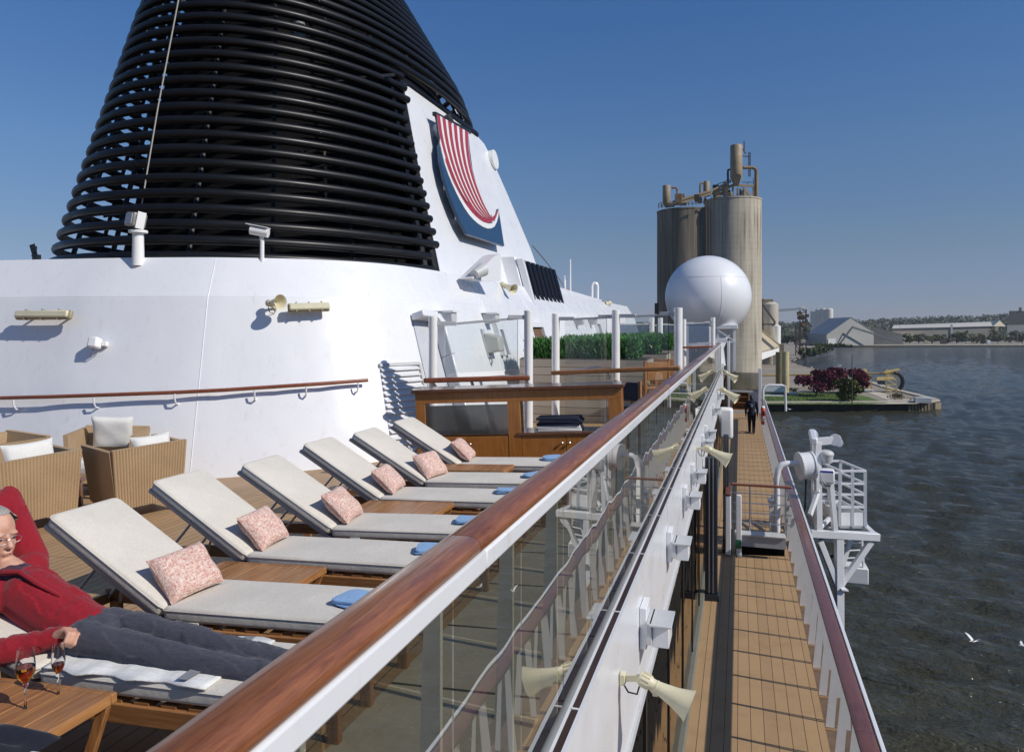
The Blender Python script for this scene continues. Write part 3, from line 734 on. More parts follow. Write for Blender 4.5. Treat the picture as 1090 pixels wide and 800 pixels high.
# handrail on the wall
t = thing('wall_handrail', 'slim mahogany handrail fixed along the curved white deckhouse wall', 'handrail', (-8, 8, -2))
pts = []
for px, py in ((-60, 427), (0, 425.5), (60, 424), (120, 422), (190, 419.5), (240, 417), (300, 413), (345, 410), (388, 406.5)):
    p, n_, _, _ = wall_at(px, py); pts.append((p, n_))
mb = MB(); mb.tube([p + n_ * .12 for p, n_ in pts], .026, 12); part('rail', mb, CAPX, t)
for px, py in ((22, 431), (106, 429), (190, 425), (272, 421), (325, 417), (378, 413)):
    p, n_, _, _ = wall_at(px, py); mb = MB(); mb.tube([p - V(0, 0, .06), p + n_ * .08 - V(0, 0, .07), p + n_ * .12 + V(0, 0, -.02), p + n_ * .12 + V(0, 0, .05)], .012, 8); mb.ell(p - V(0, 0, .06), (.03, .03, .03), 10, 6)
    part('rail_bracket', mb, WHITE, t)

# linear wall lights
LENS = plain('yellowed_lens', (.60, .56, .40), .35, var=.05)
TANM = plain('tan_fitting', (.30, .26, .17), .5, var=.1)
def wall_light(pa, pb, label):
    A, na, _, _ = wall_at(*pa); B, nb_, _, _ = wall_at(*pb); n_ = (na + nb_).normalized(); A = A + n_ * .15; B = B + n_ * .15
    x = (B - A).normalized(); u = n_.cross(x).normalized(); M = Matrix((x, u, n_)).transposed(); c = (A + B) / 2; L = (B - A).length
    t = thing('wall_light', label, 'wall light', c, group='tube lights on the deckhouse wall')
    mb = MB(); mb.box(c, (L, .13, .06), M); part('housing', mb, TANM, t, bevel=.02)
    mb = MB(); mb.box(c + n_ * .05, (L * .95, .10, .05), M); part('lens', mb, LENS, t, bevel=.02)
    for s_ in (-.3, .0, .3):
        mb = MB(); mb.box(c + x * s_ * L + n_ * .025, (.015, .142, .075), M); part('clip', mb, TANM, t, smooth=0)
    for s_ in (-.33, .33):
        mb = MB(); p = c + x * s_ * L; mb.bar(p - n_ * .03, p - n_ * .17, .025, .025); part('standoff', mb, TANM, t)
    return t
wall_light((27, 339), (85, 338.5), 'yellowed tube light alone on the white wall with a shadow beneath')
wall_light((305, 331.5), (349, 330), 'yellowed tube light beside the small horn on the white wall')
p, n_, _, _ = wall_at(294, 328)
horn(p + n_ * .12 + V(-.10, -.05, .03), (.95, -.3, .05), .28, .105, 'small yellowed horn loudspeaker beside a tube light on the white wall', base=p, group='horn loudspeakers on the deckhouse')
p, n_, _, _ = wall_at(106, 367)
t = thing('junction_box', 'little white junction box with hanging wire on the white wall', 'junction box', p)
x = n_.cross(V(0, 0, 1)).normalized(); u = x.cross(n_); M = Matrix((x, n_, u)).transposed()
mb = MB(); mb.box(p + n_ * .10, (.14, .14, .15), M); part('box', mb, WHITE2, t, bevel=.025)
mb = MB(); mb.box(p + n_ * .04 - x * .11, (.07, .06, .07), M); mb.box(p + n_ * .02, (.08, .04, .08), M); part('gland', mb, WHITE2, t, bevel=.01)
mb = MB(); mb.tube([p + n_ * .1 - u * .07, p + n_ * .1 - u * .13 + x * .02, p + n_ * .06 - u * .17 + x * .05, p + n_ * .02 - u * .13], .008, 6); part('wire', mb, MIDGREY, t)
# camera and floodlight on the roof edge
p, n_, _, _ = wall_at(279, 276)
t = thing('security_camera', 'white bullet security camera on the roof edge of the deckhouse', 'camera', p)
mb = MB(); mb.tube([p - V(0, 0, .05), p + V(0, 0, .26), p + V(-.01, 0, .34)], .03, 10); part('mast', mb, WHITE2, t)
x = (U(270, 243, 11) - U(285, 246, 11)).normalized(); c = p + V(-.03, -.02, .40)
mb = MB(); mb.cyl(c - x * .13, c + x * .13, .065, 18); part('barrel', mb, WHITE2, t)
mb = MB(); mb.cyl(c + x * .1305, c + x * .14, .05, 18); part('lens', mb, BLACKP, t)
mb = MB(); mb.bar(c - x * .14 + V(0, 0, .075), c + x * .18 + V(0, 0, .075), .15, .012); part('sun_shield', mb, WHITE2, t)
p, n_, _, _ = wall_at(147, 279)
t = thing('roof_floodlight', 'grey floodlight on a white post in front of the black funnel', 'floodlight', p)
mb = MB(); mb.cyl(p - V(0, 0, .05), p + V(0, 0, .42), .085, 20, .075); mb.cyl(p + V(0, 0, .42), p + V(0, 0, .455), .13, 20); part('post', mb, WHITE2, t)
c = p + V(-.02, -.02, .60); M = Euler((R(-8), R(6), R(-20))).to_matrix()
mb = MB(); mb.box(c, (.24, .20, .20), M); part('lamp_housing', mb, plain('dull_metal', (.30, .29, .26), .45, .4), t, bevel=.02)
mb = MB(); mb.box(c + M @ V(0, -.105, 0), (.19, .012, .15), M); part('lamp_glass', mb, plain('lamp_pane', (.45, .45, .42), .12), t, bevel=.005)
mb = MB(); mb.box(c + M @ V(.135, 0, 0), (.02, .12, .24), M); part('yoke', mb, WHITE2, t)
mb = MB(); mb.tube([U(149, 229, 11.6), U(168, 115, 11.6), U(190, 0, 11.6), U(212, -115, 11.6)], .011, 6)
single('stay_wire', mb, plain('rope_grey', (.42, .40, .36), .7), 'thin pale stay rope rising in front of the black funnel', 'rope')

# things on the starboard side wall
def awn(px, py, label):
    p, n_, _, _ = wall_at(px, py)
    t = thing('bracket_lamp', label, 'wall lamp', p, group='small bracket lamps on the side wall')
    mb = MB(); mb.hexa([p + V(0, -.10, -.13), p + V(.26, -.10, -.09), p + V(.26, .12, -.09), p + V(0, .12, -.13)], [p + V(-.02, -.12, .07), p + V(.26, -.12, .07), p + V(.26, .12, .07), p + V(-.02, .12, .07)]); part('lamp_box', mb, GREYW, t, bevel=.01)
    mb = MB(); mb.bx(p.x - .05, p.x + .30, p.y - .15, p.y + .15, p.z + .08, p.z + .10); part('visor', mb, WHITE2, t)
awn(468, 337, 'grey bracket lamp above the door hood, the nearest to the door'); awn(516, 338, 'grey bracket lamp above the square floodlight on the side wall')
awn(612, 342, 'grey bracket lamp behind the middle of the glass windscreen'); awn(627, 342, 'small grey bracket lamp, the farthest along the side wall')
p, n_, _, _ = wall_at(516, 366)
t = thing('wall_floodlight', 'square grey floodlight on the white side wall behind the windscreen', 'floodlight', p)
mb = MB(); mb.hexa([p + V(0, -.05, -.25), p + V(.1, -.05, -.25), p + V(.1, .05, -.25), p + V(0, .05, -.25)], [p + V(-.13, -.05, .28), p + V(-.03, -.05, .28), p + V(-.03, .05, .28), p + V(-.13, .05, .28)]); part('back_plate', mb, GREYW, t, bevel=.005)
mb = MB(); mb.hexa([p + V(.05, -.05, -.18), p + V(.30, -.02, -.13), p + V(.30, .3, -.13), p + V(.05, .3, -.18)], [p + V(.0, -.05, .2), p + V(.27, -.02, .13), p + V(.27, .3, .13), p + V(0, .3, .2)]); part('lamp', mb, plain('lamp_khaki', (.42, .42, .38), .45), t, bevel=.02)
mb = MB(); mb.tube([p + V(.1, 0, -.2), p + V(.15, 0, -.32), p + V(.1, .02, -.45)], .015, 6); part('wire', mb, MIDGREY, t)
def horn_at(px, py, px2, py2, d, r, label):
    a = U(px, py, d); b = U(px2, py2, d * .985)
    horn(a, b - a, (b - a).length, r, label, base=a + V(-.25, .05, -.15), group='horn loudspeakers on the deckhouse')
horn_at(533, 302, 547, 308, 16.5, .12, 'cream horn loudspeaker on the funnel wing, close to the black louvre')
horn_at(598, 315, 612, 321, 25, .19, 'cream horn loudspeaker on the roof just forward of the black louvre')
horn_at(650, 322, 642, 324, 30, .16, 'cream horn loudspeaker at the forward end of the deckhouse roof')
t = thing('vent_mast', 'white inverted U vent pipe standing on the deckhouse roof', 'vent', U(632, 320, 32))
b1, b2 = U(630, 320, 32), U(636, 320, 32); mb = MB(); mb.tube([b1 - V(0, 0, .3), b1 + V(0, 0, .62)] + [b1.lerp(b2, .5 - .5 * math.cos(a)) + V(0, 0, .62 + .14 * math.sin(a)) for a in [PI * k / 6 for k in range(1, 6)]] + [b2 + V(0, 0, .62), b2 - V(0, 0, .3)], .065, 10); part('pipe', mb, WHITE2, t)
b = U(607, 314, 30); t = thing('aerial_mast', 'tall white aerial on the roof with a red navigation light', 'aerial', b)
mb = MB(); mb.cyl(b - V(0, 0, .3), b + V(0, 0, 1.45), .045, 10, .03); part('aerial', mb, WHITE2, t)
c = U(604, 312, 30); mb = MB(); mb.cyl(c - V(0, 0, .15), c + V(0, 0, .15), .10, 14); part('red_light', mb, plain('red_lens', (.5, .03, .02), .3), t)
c = U(601, 312, 30); mb = MB(); mb.cyl(c - V(0, 0, .2), c + V(0, 0, .55), .06, 12, .05); mb.cyl(c + V(0, 0, .55), c + V(0, 0, .72), .025, 8); part('short_mast', mb, WHITE2, t)
mb = MB(); mb.tube([U(567, 262, 19), U(580, 277, 21), U(594, 295, 24), U(601, 306, 28)], .014, 5)
single('stay_wire', mb, BLACKP, 'dark stay wire sloping from the funnel wing down to the aerial', 'wire')

# ------------------------------------------------------------------ funnel
FN = thing('funnel', 'big black funnel of stacked horizontal tubes with a white wing', 'funnel', (-9.1, 16.1, 1))
def fun(z):
    def pl_(a, b, c): return a + (b - a) * (z - 1) / 5 if z < 6 else b + (c - b) * (z - 6) / 2.4
    k = pl_(1, .69, .49); return (pl_(-9.1, -9.55, -10.2), pl_(16.1, 15.9, 16.1), 4.0 * k, 7.2 * k)
def fpt(z, an, k=1.0):
    cx, cyy, a, b = fun(z); c, s_ = math.cos(an), math.sin(an)
    return V(cx + a * k * math.copysign(abs(c) ** .9, c), cyy + b * k * math.copysign(abs(s_) ** .9, s_), z)
def wing_x(z): return -5.5 - .31 * (z - 1.07)
def wing_y(z): return 13.0 + (z - 1) / 4.2
RING = plain('black_tube_paint', (.006, .006, .0075), .40, var=.2, scale=1.5, spec=.32)
NR = 30
for i in range(NR):
    z = 1.06 + i * .255
    ang = [2 * PI * k / 128 for k in range(128)]
    ins = lambda p: p.y > wing_y(p.z) + .02 and p.x > fun(p.z)[0] + .5 and p.z < 5.15 and p.y < 22.5
    P_ = [fpt(z, a) for a in ang]
    mb = MB()
    if not any(ins(p) for p in P_): mb.tube(P_, .074, 10, closed=True)
    else:
        st = next(k for k in range(128) if ins(P_[k - 1]) and not ins(P_[k])); run = []
        for k in range(128):
            p = P_[(st + k) % 128]
            if ins(p): break
            run.append(p)
        mb.tube(run, .074, 10)
    part('ring_tube', mb, RING, FN, smooth=60, fix=False)
for k in range(22):
    an = 2 * PI * (k + .35) / 22
    P_ = [fpt(z, an, .965) for z in (.9, 3, 5.4, 8.6)]
    P_ = [p for p in P_ if not (p.x > fun(p.z)[0] + .5 and p.y > wing_y(p.z) - .1 and p.z < 5.1)]
    if len(P_) > 1:
        mb = MB(); mb.tube(P_, .038, 8); part('upright', mb, BLACKP, FN)
mb = MB(); rows = []
for z in (.9, 2.4, 4, 5.6, 7.0, 8.4):
    rows.append([fpt(z, 2 * PI * k / 40, .83) for k in range(40)])
mb.grid(rows, closed=True); mb.poly(rows[-1]); part('dark_core', mb, BLACKC, FN, smooth=30)  # core added and blackened so the gaps between the tubes look dark
for i, (x, y, r_) in enumerate(((-11.4, 13.2, .42), (-10.0, 12.2, .36), (-8.6, 12.9, .33), (-9.4, 14.8, .5), (-11, 17.6, .5), (-9.0, 18.2, .4))):
    mb = MB(); mb.cyl((x, y, 1), (-11.1 + (x + 10) * .28, 15.5 + (y - 15.5) * .28, 8.9), r_, 18); part('exhaust_pipe', mb, BLACKC, FN)
DUSTY = plain('dusty_metal', (.14, .12, .09), .6, var=.3)
# inner ladder and cross members seen between the tubes
mb = MB()
for s_ in (324, 348): mb.bar(U(s_, 274, 13.4), U(s_ - 2, 160, 13.4), .04, .04)
for k in range(13): mb.bar(U(324, 272 - k * 9, 13.4), U(348, 268 - k * 9 - 3, 13.4), .10, .02)
part('inner_ladder', mb, DUSTY, FN, smooth=0)
for a, b in (((285, 120), (410, 170)), ((200, 190), (300, 182)), ((110, 230), (250, 205)), ((260, 95), (420, 80)), ((170, 60), (330, 75))):
    mb = MB(); mb.bar(U(*a, 13.9), U(*b, 14.6), .06, .06); part('cross_member', mb, BLACKP, FN, smooth=0)
for (px, py) in ((318, 22), (318, 36), (333, 90), (343, 180)):
    mb = MB(); mb.cyl(U(px, py + 5, 14.2), U(px, py - 5, 14.2), .12, 14); part('valve_body', mb, MIDGREY, FN)
# white wing
def wp(y, z, o=0.): return V(wing_x(z) + o * .955, y, z + o * .296)
outl = [(13.0, .9), (13.25, 2.0), (13.6, 3.5), (13.95, 4.75), (14.02, 5.0), (14.2, 5.13), (14.5, 5.18), (16.5, 5.18), (18.8, 5.15), (19.3, 5.05), (19.6, 4.75), (20.2, 3.8), (21.0, 2.3), (21.2, 1.4), (21.2, .8), (16, .8)]
mb = MB(); mb.prism([wp(y, z) for y, z in outl], V(-.30, .10, 0)); part('wing_panel', mb, WHITE, FN, smooth=30, bevel=.03)
edge = [wp(y, z, -.03) for y, z in outl[:9]]
mb = MB(); mb.tube([p + V(-.02, -.02, .02) for p in edge], .105, 10); part('black_edge', mb, RING, FN)
mb = MB(); c = wp(19.55, 4.6); mb.cyl(c + V(-.25, 0, 0), c + V(.10, 0, .05), .27, 24); part('wing_vent', mb, WHITE2, FN)
# emblem: sail and hull, standing off the wing
def on_wing(px, py, o):
    # bearing -> plane parallel to the wing
    dv = U(px, py, 1.0)
    k = (-5.168 + o) / (dv.x + .31 * dv.z)
    return dv * k
def em(px, py, o): return on_wing(px, py, o)
OFF = .24
hull_o = [(467.5, 156), (469, 172), (473, 190), (478, 206), (484, 222), (490, 236), (497.5, 249), (536.8, 261.8), (533, 237), (530.5, 224), (531, 232), (527, 241), (519, 243), (509, 237), (499, 228), (490, 213), (482, 195), (474.5, 174), (470, 158)]
em_o = thing  # (names only)
NAVB = plain('emblem_navy', (.020, .055, .115), .35, var=.05); REDB = plain('emblem_red', (.36, .035, .045), .4, var=.06)
def emplate(name, pts, o, th, m, parent, label=None):
    mb = MB(); mb.prism([em(x, y, o) for x, y in pts], V(-th, 0, -th * .31)); return part(name, mb, m, parent, smooth=0, label=label)
board = [(465.3, 122), (498.5, 140.8), (500, 158), (503, 180), (508, 200), (515, 218), (523, 231), (527.5, 235.5), (530.5, 222), (533, 237), (536.8, 261.8), (497.5, 249), (490, 236), (484, 222), (478, 206), (473, 190), (469, 172), (467.6, 156), (469.5, 150)]
EMB = emplate('emblem', board, OFF, .06, NAVB, FN)
def bez(P, n=16):
    out = []
    for i in range(n + 1):
        s_ = i / n * (len(P) - 1); out.append(tuple(cr(P, s_)))
    return out
left = bez([(465, 121.5), (469, 147), (476.5, 174), (487, 200), (500, 222), (512, 233), (521, 236.8)])
right = bez([(498.6, 140.8), (499.2, 158), (502, 178), (507.5, 197), (514, 214), (520, 226), (526, 236.2)])
lf_ = lambda f, k: tuple(a * (1 - f) + b * f for a, b in zip(left[k], right[k]))
emplate('sail', [lf_(0, k) for k in range(17)] + [lf_(1, k) for k in range(16, -1, -1)], OFF + .012, .012, WHITE2, EMB)
wl = bez([(468.5, 152), (474, 176), (482, 197), (490, 213.5), (499, 228), (509, 238), (519, 243.2), (526.5, 241), (530.3, 231), (530.8, 224)], 18)
wl2 = bez([(469, 147), (476.5, 174), (485.5, 196), (494, 211.5), (503, 224.5), (512, 233.5), (520, 238), (526, 236), (529.3, 229), (530.8, 224)], 18)
emplate('white_band', wl + wl2[::-1], OFF + .014, .012, WHITE2, EMB)
r1 = bez([(474.5, 171), (481.5, 190), (489, 205), (497.5, 219), (507, 230), (516, 236.5), (523, 236.5), (528, 231), (530.6, 223.5)], 18)
r2 = bez([(474.5, 167.5), (483.5, 190), (491.5, 204.5), (500, 217.5), (509.5, 227.5), (517, 232.5), (522.5, 232), (527, 228.5), (530.6, 223.5)], 18)
emplate('red_hull_line', r1 + r2[::-1], OFF + .026, .01, REDB, EMB)
for i in range(6):
    f0, f1 = (i * 2 + .1) / 11.2, (i * 2 + 1.1) / 11.2
    emplate('red_stripe', [lf_(f0, k) for k in range(16)] + [lf_(f1, k) for k in range(15, -1, -1)], OFF + .026, .01, REDB, EMB)
mb = MB(); mb.bar(em(476, 122, OFF), em(480, 131, OFF), .12, .10); mb.bar(em(462, 121, OFF - .03), em(500, 141, OFF - .03), .08, .08); part('masthead', mb, BLACKP, EMB)
mb = MB(); c = em(462.5, 141, -.02); mb.cyl(c, c + V(.20, 0, .06), .15, 22); part('emblem_bracket', mb, WHITE2, EMB)
for (x, y) in ((474, 200), (486, 232), (510, 247)):
    mb = MB(); mb.bar(em(x, y, OFF - .1), em(x, y, .0), .08, .08); part('bracket_stub', mb, WHITE2, EMB)

# crane far off behind the roof, left
b = U(38, 284, 160); t = thing('harbour_crane', 'dark lattice crane top peeking over the deckhouse roof', 'crane', b - V(0, 0, 8))
for a, c in (((35, 300), (38, 268)), ((42, 300), (38, 268)), ((36, 300), (38, 262)), ((35, 284), (43, 283)), ((34, 272), (42, 274))):
    mb = MB(); mb.bar(U(*a, 160), U(*c, 160), .4, .4); part('lattice_leg', mb, BLACKP, t, smooth=0)
mb = MB(); mb.hexa([U(34, 271, 161), U(40, 274, 161), U(40, 274, 162), U(34, 271, 162)], [U(31, 261, 161), U(37, 259, 161), U(37, 259, 162), U(31, 261, 162)]); mb.box(U(39, 274, 160), (1.4, 1, 1.2)); part('head', mb, BLACKP, t)
# ------------------------------------------------------------------ windscreens
CLEAR = glassy('clear_screen_glass', (.93, .95, .95), .02, 0, (1, 1, 1), 0, True, 1.45)
FROST = glassy('frosted_screen_glass', (.55, .60, .66), .30, .25, (.62, .66, .72))
def G(px, d, z=0):
    p = U(px, CY, d); return V(p.x, p.y, z)
def windscreen(posts, rad, top, bar, rail, low, label, railspan, glass=CLEAR, railmat=None, foot=None):
    b = G(*posts[0]); t = thing('windscreen', label, 'windscreen', V(b.x, b.y, deckz(b.x)))
    g = [G(*q) for q in posts]
    for p, zt in zip(g, top):
        mb = MB(); mb.cyl(V(p.x, p.y, deckz(p.x) - .02), V(p.x, p.y, zt), rad, 20); part('post', mb, WHITE2, t, bevel=.006)
    for i in range(len(g) - 1):
        a, c = g[i], g[i + 1]; u = (c - a).normalized()
        ga, gc = a + u * .17, c - u * .15
        za, zc = bar[i]; la, lc = low
        mb = MB(); mb.prism([V(ga.x, ga.y, la), V(gc.x, gc.y, lc), V(gc.x, gc.y, zc - .02), V(ga.x, ga.y, za - .02)], V(-.01, .012, 0)); part('glass_panel', mb, glass, t, smooth=0)
        mb = MB(); mb.bar(V(ga.x, ga.y, za), V(gc.x, gc.y, zc), .035, .035); mb.bar(V(a.x, a.y, za + .015), V(ga.x, ga.y, za + .015) + u * .16, .05, .06); mb.bar(V(c.x, c.y, zc + .015), V(gc.x, gc.y, zc + .015) - u * .14, .05, .06)
        part('top_bar', mb, GREYW, t, bevel=.004)
        mb = MB(); q = .09
        mb.bar(V(ga.x, ga.y, la - q) + u * .1, V(gc.x, gc.y, lc - q) - u * .12, .03, .035); part('low_bar', mb, GREYW, t, smooth=0)
        mb = MB(); mb.prism([V(ga.x, ga.y, deckz(a.x) + .08), V(gc.x, gc.y, deckz(c.x) + .08), V(gc.x, gc.y, lc - q - .05), V(ga.x, ga.y, la - q - .05)], V(-.01, .012, 0)); part('low_glass', mb, glass, t, smooth=0)
    if rail:
        (x0, d0, z0), (x1, d1, z1) = rail
        a, c = G(x0, d0, z0), G(x1, d1, z1); mb = MB(); mb.bar(a, c, .10, .07); part('wood_rail', mb, railmat or CAPX, t, bevel=.018)
        mb = MB()
        for f in (.45, .98):
            mb = MB(); p = a.lerp(c, f); mb.bar(p - V(0, 0, .03), p - V(-.02, -.05, .14), .03, .03); part('rail_bracket', mb, GREYW, t)
    return t
windscreen([(461, 10.5), (562.5, 10.5)], .064, (.15, .235), [(.035, .125)], ((451, 10.35, -.745), (564, 10.35, -.705)), (-.66, -.60), 'clear glass windscreen with wooden rail nearest the white deckhouse', None)
windscreen([(591.5, 12.4), (655.5, 12.0), (722, 11.6)], .066, (.225, .275, .30), [(.125, .155), (.165, .195)], ((587, 12.2, -.755), (724, 11.45, -.63)), (-.62, -.56), 'clear glass windscreen of three white posts and pale wooden rail in front of the hedges', None, railmat=TEAKF)
windscreen([(728, 25.5), (759, 25.5)], .075, (.27, .33), [(.12, .15)], ((724, 25.3, -.70), (761, 25.3, -.66)), (-.55, -.52), 'frosted grey windscreen with wooden rail at the far end, beside the white dome', None, FROST, CAPX)
windscreen([(655, 26.5), (694, 26.5), (703, 26.5), (726, 26.5)], .085, (.1, .33, .33, .1), [(.10, .10), (.05, .05), (.08, .08)], None, (-.9, -.9), 'frosted grey windscreen with two round posts behind the hedges', None, FROST)

# ------------------------------------------------------------------ planters with clipped hedges
PLK = N('planter_cladding'); Xp, Yp, Zp = PLK.sep(PLK.co())
s_, ix = seams(PLK, Zp, .15, .012); wn = PLK.n('ShaderNodeTexWhiteNoise', noise_dimensions='1D'); PLK.l(ix, wn.inputs['W'])
gr = PLK.noise(PLK.co((1.5, 1.5, 30)), 3, 5); kk = PLK.math('ADD', PLK.math('MULTIPLY', wn.outputs['Value'], .35), PLK.math('MULTIPLY', gr, .65))
PLK.setin(Base_Color=PLK.mix(s_, (.09, .075, .06), PLK.ramp(kk, [(.25, (.30, .255, .205)), (.75, (.42, .365, .30))])), Roughness=.65); PLK.bump(s_, .4, .005)
LEAF = N('boxwood_leaf'); nz = LEAF.noise(LEAF.co(), 9, 4); n2 = LEAF.noise(LEAF.co(), 55, 2)
LEAF.setin(Base_Color=LEAF.ramp(LEAF.math('ADD', LEAF.math('MULTIPLY', nz, .5), LEAF.math('MULTIPLY', n2, .5)), [(.3, (.022, .095, .018)), (.7, (.075, .24, .042))]), Roughness=.5)
TWIG = plain('twig_brown', (.05, .035, .02), .8, var=.2)
def leaf_box(x0, x1, y0, y1, z0, z1, n, sz):
    mb = MB()
    for i in range(n):
        # points mostly near the surface of a rounded box
        while True:
            a = [random.uniform(-1, 1) for _ in range(3)]
            k = random.randrange(3); a[k] = math.copysign(random.uniform(.78, 1.04), a[k])
            e = (abs(a[0]) ** 8 + abs(a[1]) ** 5 + abs(a[2]) ** 5)
            if e < 1.55 and a[2] > -.98: break
        c = V((x0 + x1) / 2 + a[0] * (x1 - x0) / 2, (y0 + y1) / 2 + a[1] * (y1 - y0) / 2, (z0 + z1) / 2 + a[2] * (z1 - z0) / 2)
        up = V(random.gauss(0, .5), random.gauss(0, .5), 1).normalized(); sd = up.cross(V(random.gauss(0, 1), random.gauss(0, 1), .1)).normalized()
        L = sz * random.choice((.6, .8, 1., 1.2, 1.5, 2.1)); wd = sz * random.uniform(.16, .28)
        mb.add([c - sd * wd, c + sd * wd, c + sd * wd * .4 + up * L, c - sd * wd * .4 + up * L], [(0, 1, 2, 3)])
    return mb
lab = {14.: 'first, nearest and widest', 17.: 'second', 20.6: 'third and farthest'}
for d, x1, ztop, zbot, dep in ((14., -1.80, -.30, -.60, 1.0), (17., -1.75, -.29, -.62, 1.0), (20.6, -1.80, -.28, -.64, 1.0)):
    x0 = -4.05
    yc = lambda x: (d + SN * x) / CS
    y0 = yc(-3.2) ; y1 = y0 + dep
    t = thing('planter', 'wood clad planter with clipped hedge, the %s behind the windscreen' % lab[d], 'planter', V(-3.2, y0, deckz(-3.2)))
    mb = MB(); mb.bx(x0, x1 + .18, y0, y1, -1.86, zbot); part('box', mb, PLK.m, t, smooth=0)
    mb = MB(); mb.bx(x0 + .02, x1 + .16, y0 + .02, y1 - .02, zbot + .002, zbot + .012); part('soil', mb, plain('soil', (.03, .022, .015), .9), t, smooth=0)
    nblk = 2
    for k in range(nblk):
        a = x0 + .1 + (x1 - x0 - .1) * k / nblk; b = x0 + .1 + (x1 - x0 - .1) * (k + 1) / nblk - .02
        mb = leaf_box(a, b, y0 + .08, y1 - .1, zbot - .02, ztop + .02 * k, 5200, .07)
        mb.bx(a + .06, b - .06, y0 + .16, y1 - .18, zbot + .0, ztop - .07)
        part('hedge', mb, LEAF.m, t, smooth=0, fix=False)
# bar chairs between the windscreen and the planters
def bar_chair(px, d, rz, label, seatm, sc=1.):
    p = G(px, d); p.z = deckz(p.x)
    t = thing('wooden_chair', label, 'chair', p, (0, 0, rz)); t.scale = (sc, sc, sc)
    for sx in (-.22, .22):
        for sy in (-.22, .22):
            mb = MB(); mb.bx(sx - .025, sx + .025, sy - .025, sy + .025, 0, 1.18 if sy < 0 else .74); part('leg', mb, TEAKZ, t, local=True, bevel=.005)
    mb = MB(); mb.bx(-.26, .26, -.24, .26, .70, .76); part('seat', mb, seatm, t, local=True, bevel=.015)
    mb = MB(); mb.bx(-.194, .194, -.245, -.21, .86, 1.16); part('backrest', mb, seatm, t, local=True, bevel=.01)
    mb = MB(); mb.bx(-.194, .194, -.23, -.205, .3, .34); part('stretcher', mb, TEAKZ, t, local=True)
bar_chair(691, 12.4, R(40), 'pale wooden high chair seen through the windscreen by the railing', TEAKZ)
bar_chair(709, 13.4, R(15), 'pale wooden high chair half hidden by the last windscreen post', TEAKZ)
bar_chair(675, 10.4, R(-20), 'high chair with dark navy back just behind the cabinet', plain('dark_navy_mesh', (.02, .025, .045), .7), .84)

# ------------------------------------------------------------------ towel cabinet
c0 = V(-2.52, 8.62, 0); CAB = thing('towel_cabinet', 'polished wooden towel cabinet with open shelf and cupboard doors', 'cabinet', V(-2.52, 8.62, deckz(-2.52)), (0, -HEEL, R(5.5)))
Wc, Dc, Hc = 1.24, .23, 1.07
bxp = lambda *a: MB().bx(*a)
part('countertop', bxp(-Wc - .04, Wc + .04, -Dc - .04, Dc + .04, Hc - .035, Hc + .005), CABT, CAB, .008, True)
part('top_rail', bxp(-Wc, Wc, -Dc, -Dc + .04, Hc - .165, Hc - .036), CABX, CAB, .003, True)
for a, b in ((-Wc, -Wc + .12), (-.10, .05), (Wc - .15, Wc)):
    part('upright', bxp(a, b, -Dc, -Dc + .04, .06, Hc - .1655), CABX, CAB, .003, True)
part('side_panel', bxp(-Wc, -Wc + .03, -Dc + .041, Dc, .06, Hc - .036), CABX, CAB, 0, True)
part('side_panel', bxp(Wc - .03, Wc, -Dc + .041, Dc, .06, Hc - .036), CABX, CAB, 0, True)
part('partition', bxp(-.05, .0, -Dc + .041, Dc, .06, Hc - .036), CABX, CAB, 0, True)
part('shelf', bxp(-.049 + .05, Wc - .031, -Dc - .012, Dc, .50, .535), CABT, CAB, .004, True)
part('bottom_board', bxp(-Wc + .03, Wc - .03, -Dc + .041, Dc, .06, .09), CABX, CAB, 0, True)
part('back_board', bxp(-Wc + .03, Wc - .03, Dc - .02, Dc - .002, .09, .499), CABX, CAB, 0, True)
part('shelf', bxp(-Wc + .03, -.05, -Dc + .041, Dc - .021, .50, .52), CABX, CAB, 0, True)
part('frosted_panel', bxp(-Wc + .13, -.105, -Dc + .012, -Dc + .024, .525, Hc - .195), glassy('smoked_panel', (.30, .32, .33), .32, .25, (.5, .52, .54)), CAB, 0, True)
for k, (a, b) in enumerate(((-Wc + .125, -.62), (-.612, -.105), (.055, .575), (.583, Wc - .155))):
    dr = part('door', bxp(a, b, -Dc + .004, -Dc + .03, .09, .497), CABX, CAB, .004, True)
    kx = b - .04 if k % 2 == 0 else a + .04
    mb = MB(); mb.lathe([(0, 0), (.006, 0), (.006, .015), (.014, .018), (.016, .026), (.009, .033), (0, .034)], 16, (kx, -Dc + .004, .41), (0, -1, 0)); part('knob', mb, STEEL, dr, 0, True)
for k in range(5):
    z0 = .536 + k * .033; p = CAB.matrix_basis @ V(.50 + random.uniform(-.015, .015), -.02 + random.uniform(-.01, .01), z0)
    mb = MB(); mb.bx(-.26, .26, -.15, .15, 0, .014); mb.bx(-.258, .255, -.147, .15, .0145, .030)
    M = TOWN if k > 1 else TOWW
    lb = ('navy', 'navy', 'navy')[k - 2] if k > 1 else 'white'
    single('folded_towel', mb, M, ['white folded towel at the bottom of the stack in the cabinet', 'white folded towel second from the bottom in the cabinet', 'navy folded towel in the middle of the cabinet stack', 'navy folded towel just under the top one in the cabinet', 'navy folded towel on top of the stack in the cabinet'][k], 'towel', p - V(0, 0, EZ), 'folded towels stacked in the cabinet', .007, True, (0, -HEEL, R(5.5) + random.uniform(-.03, .03)))

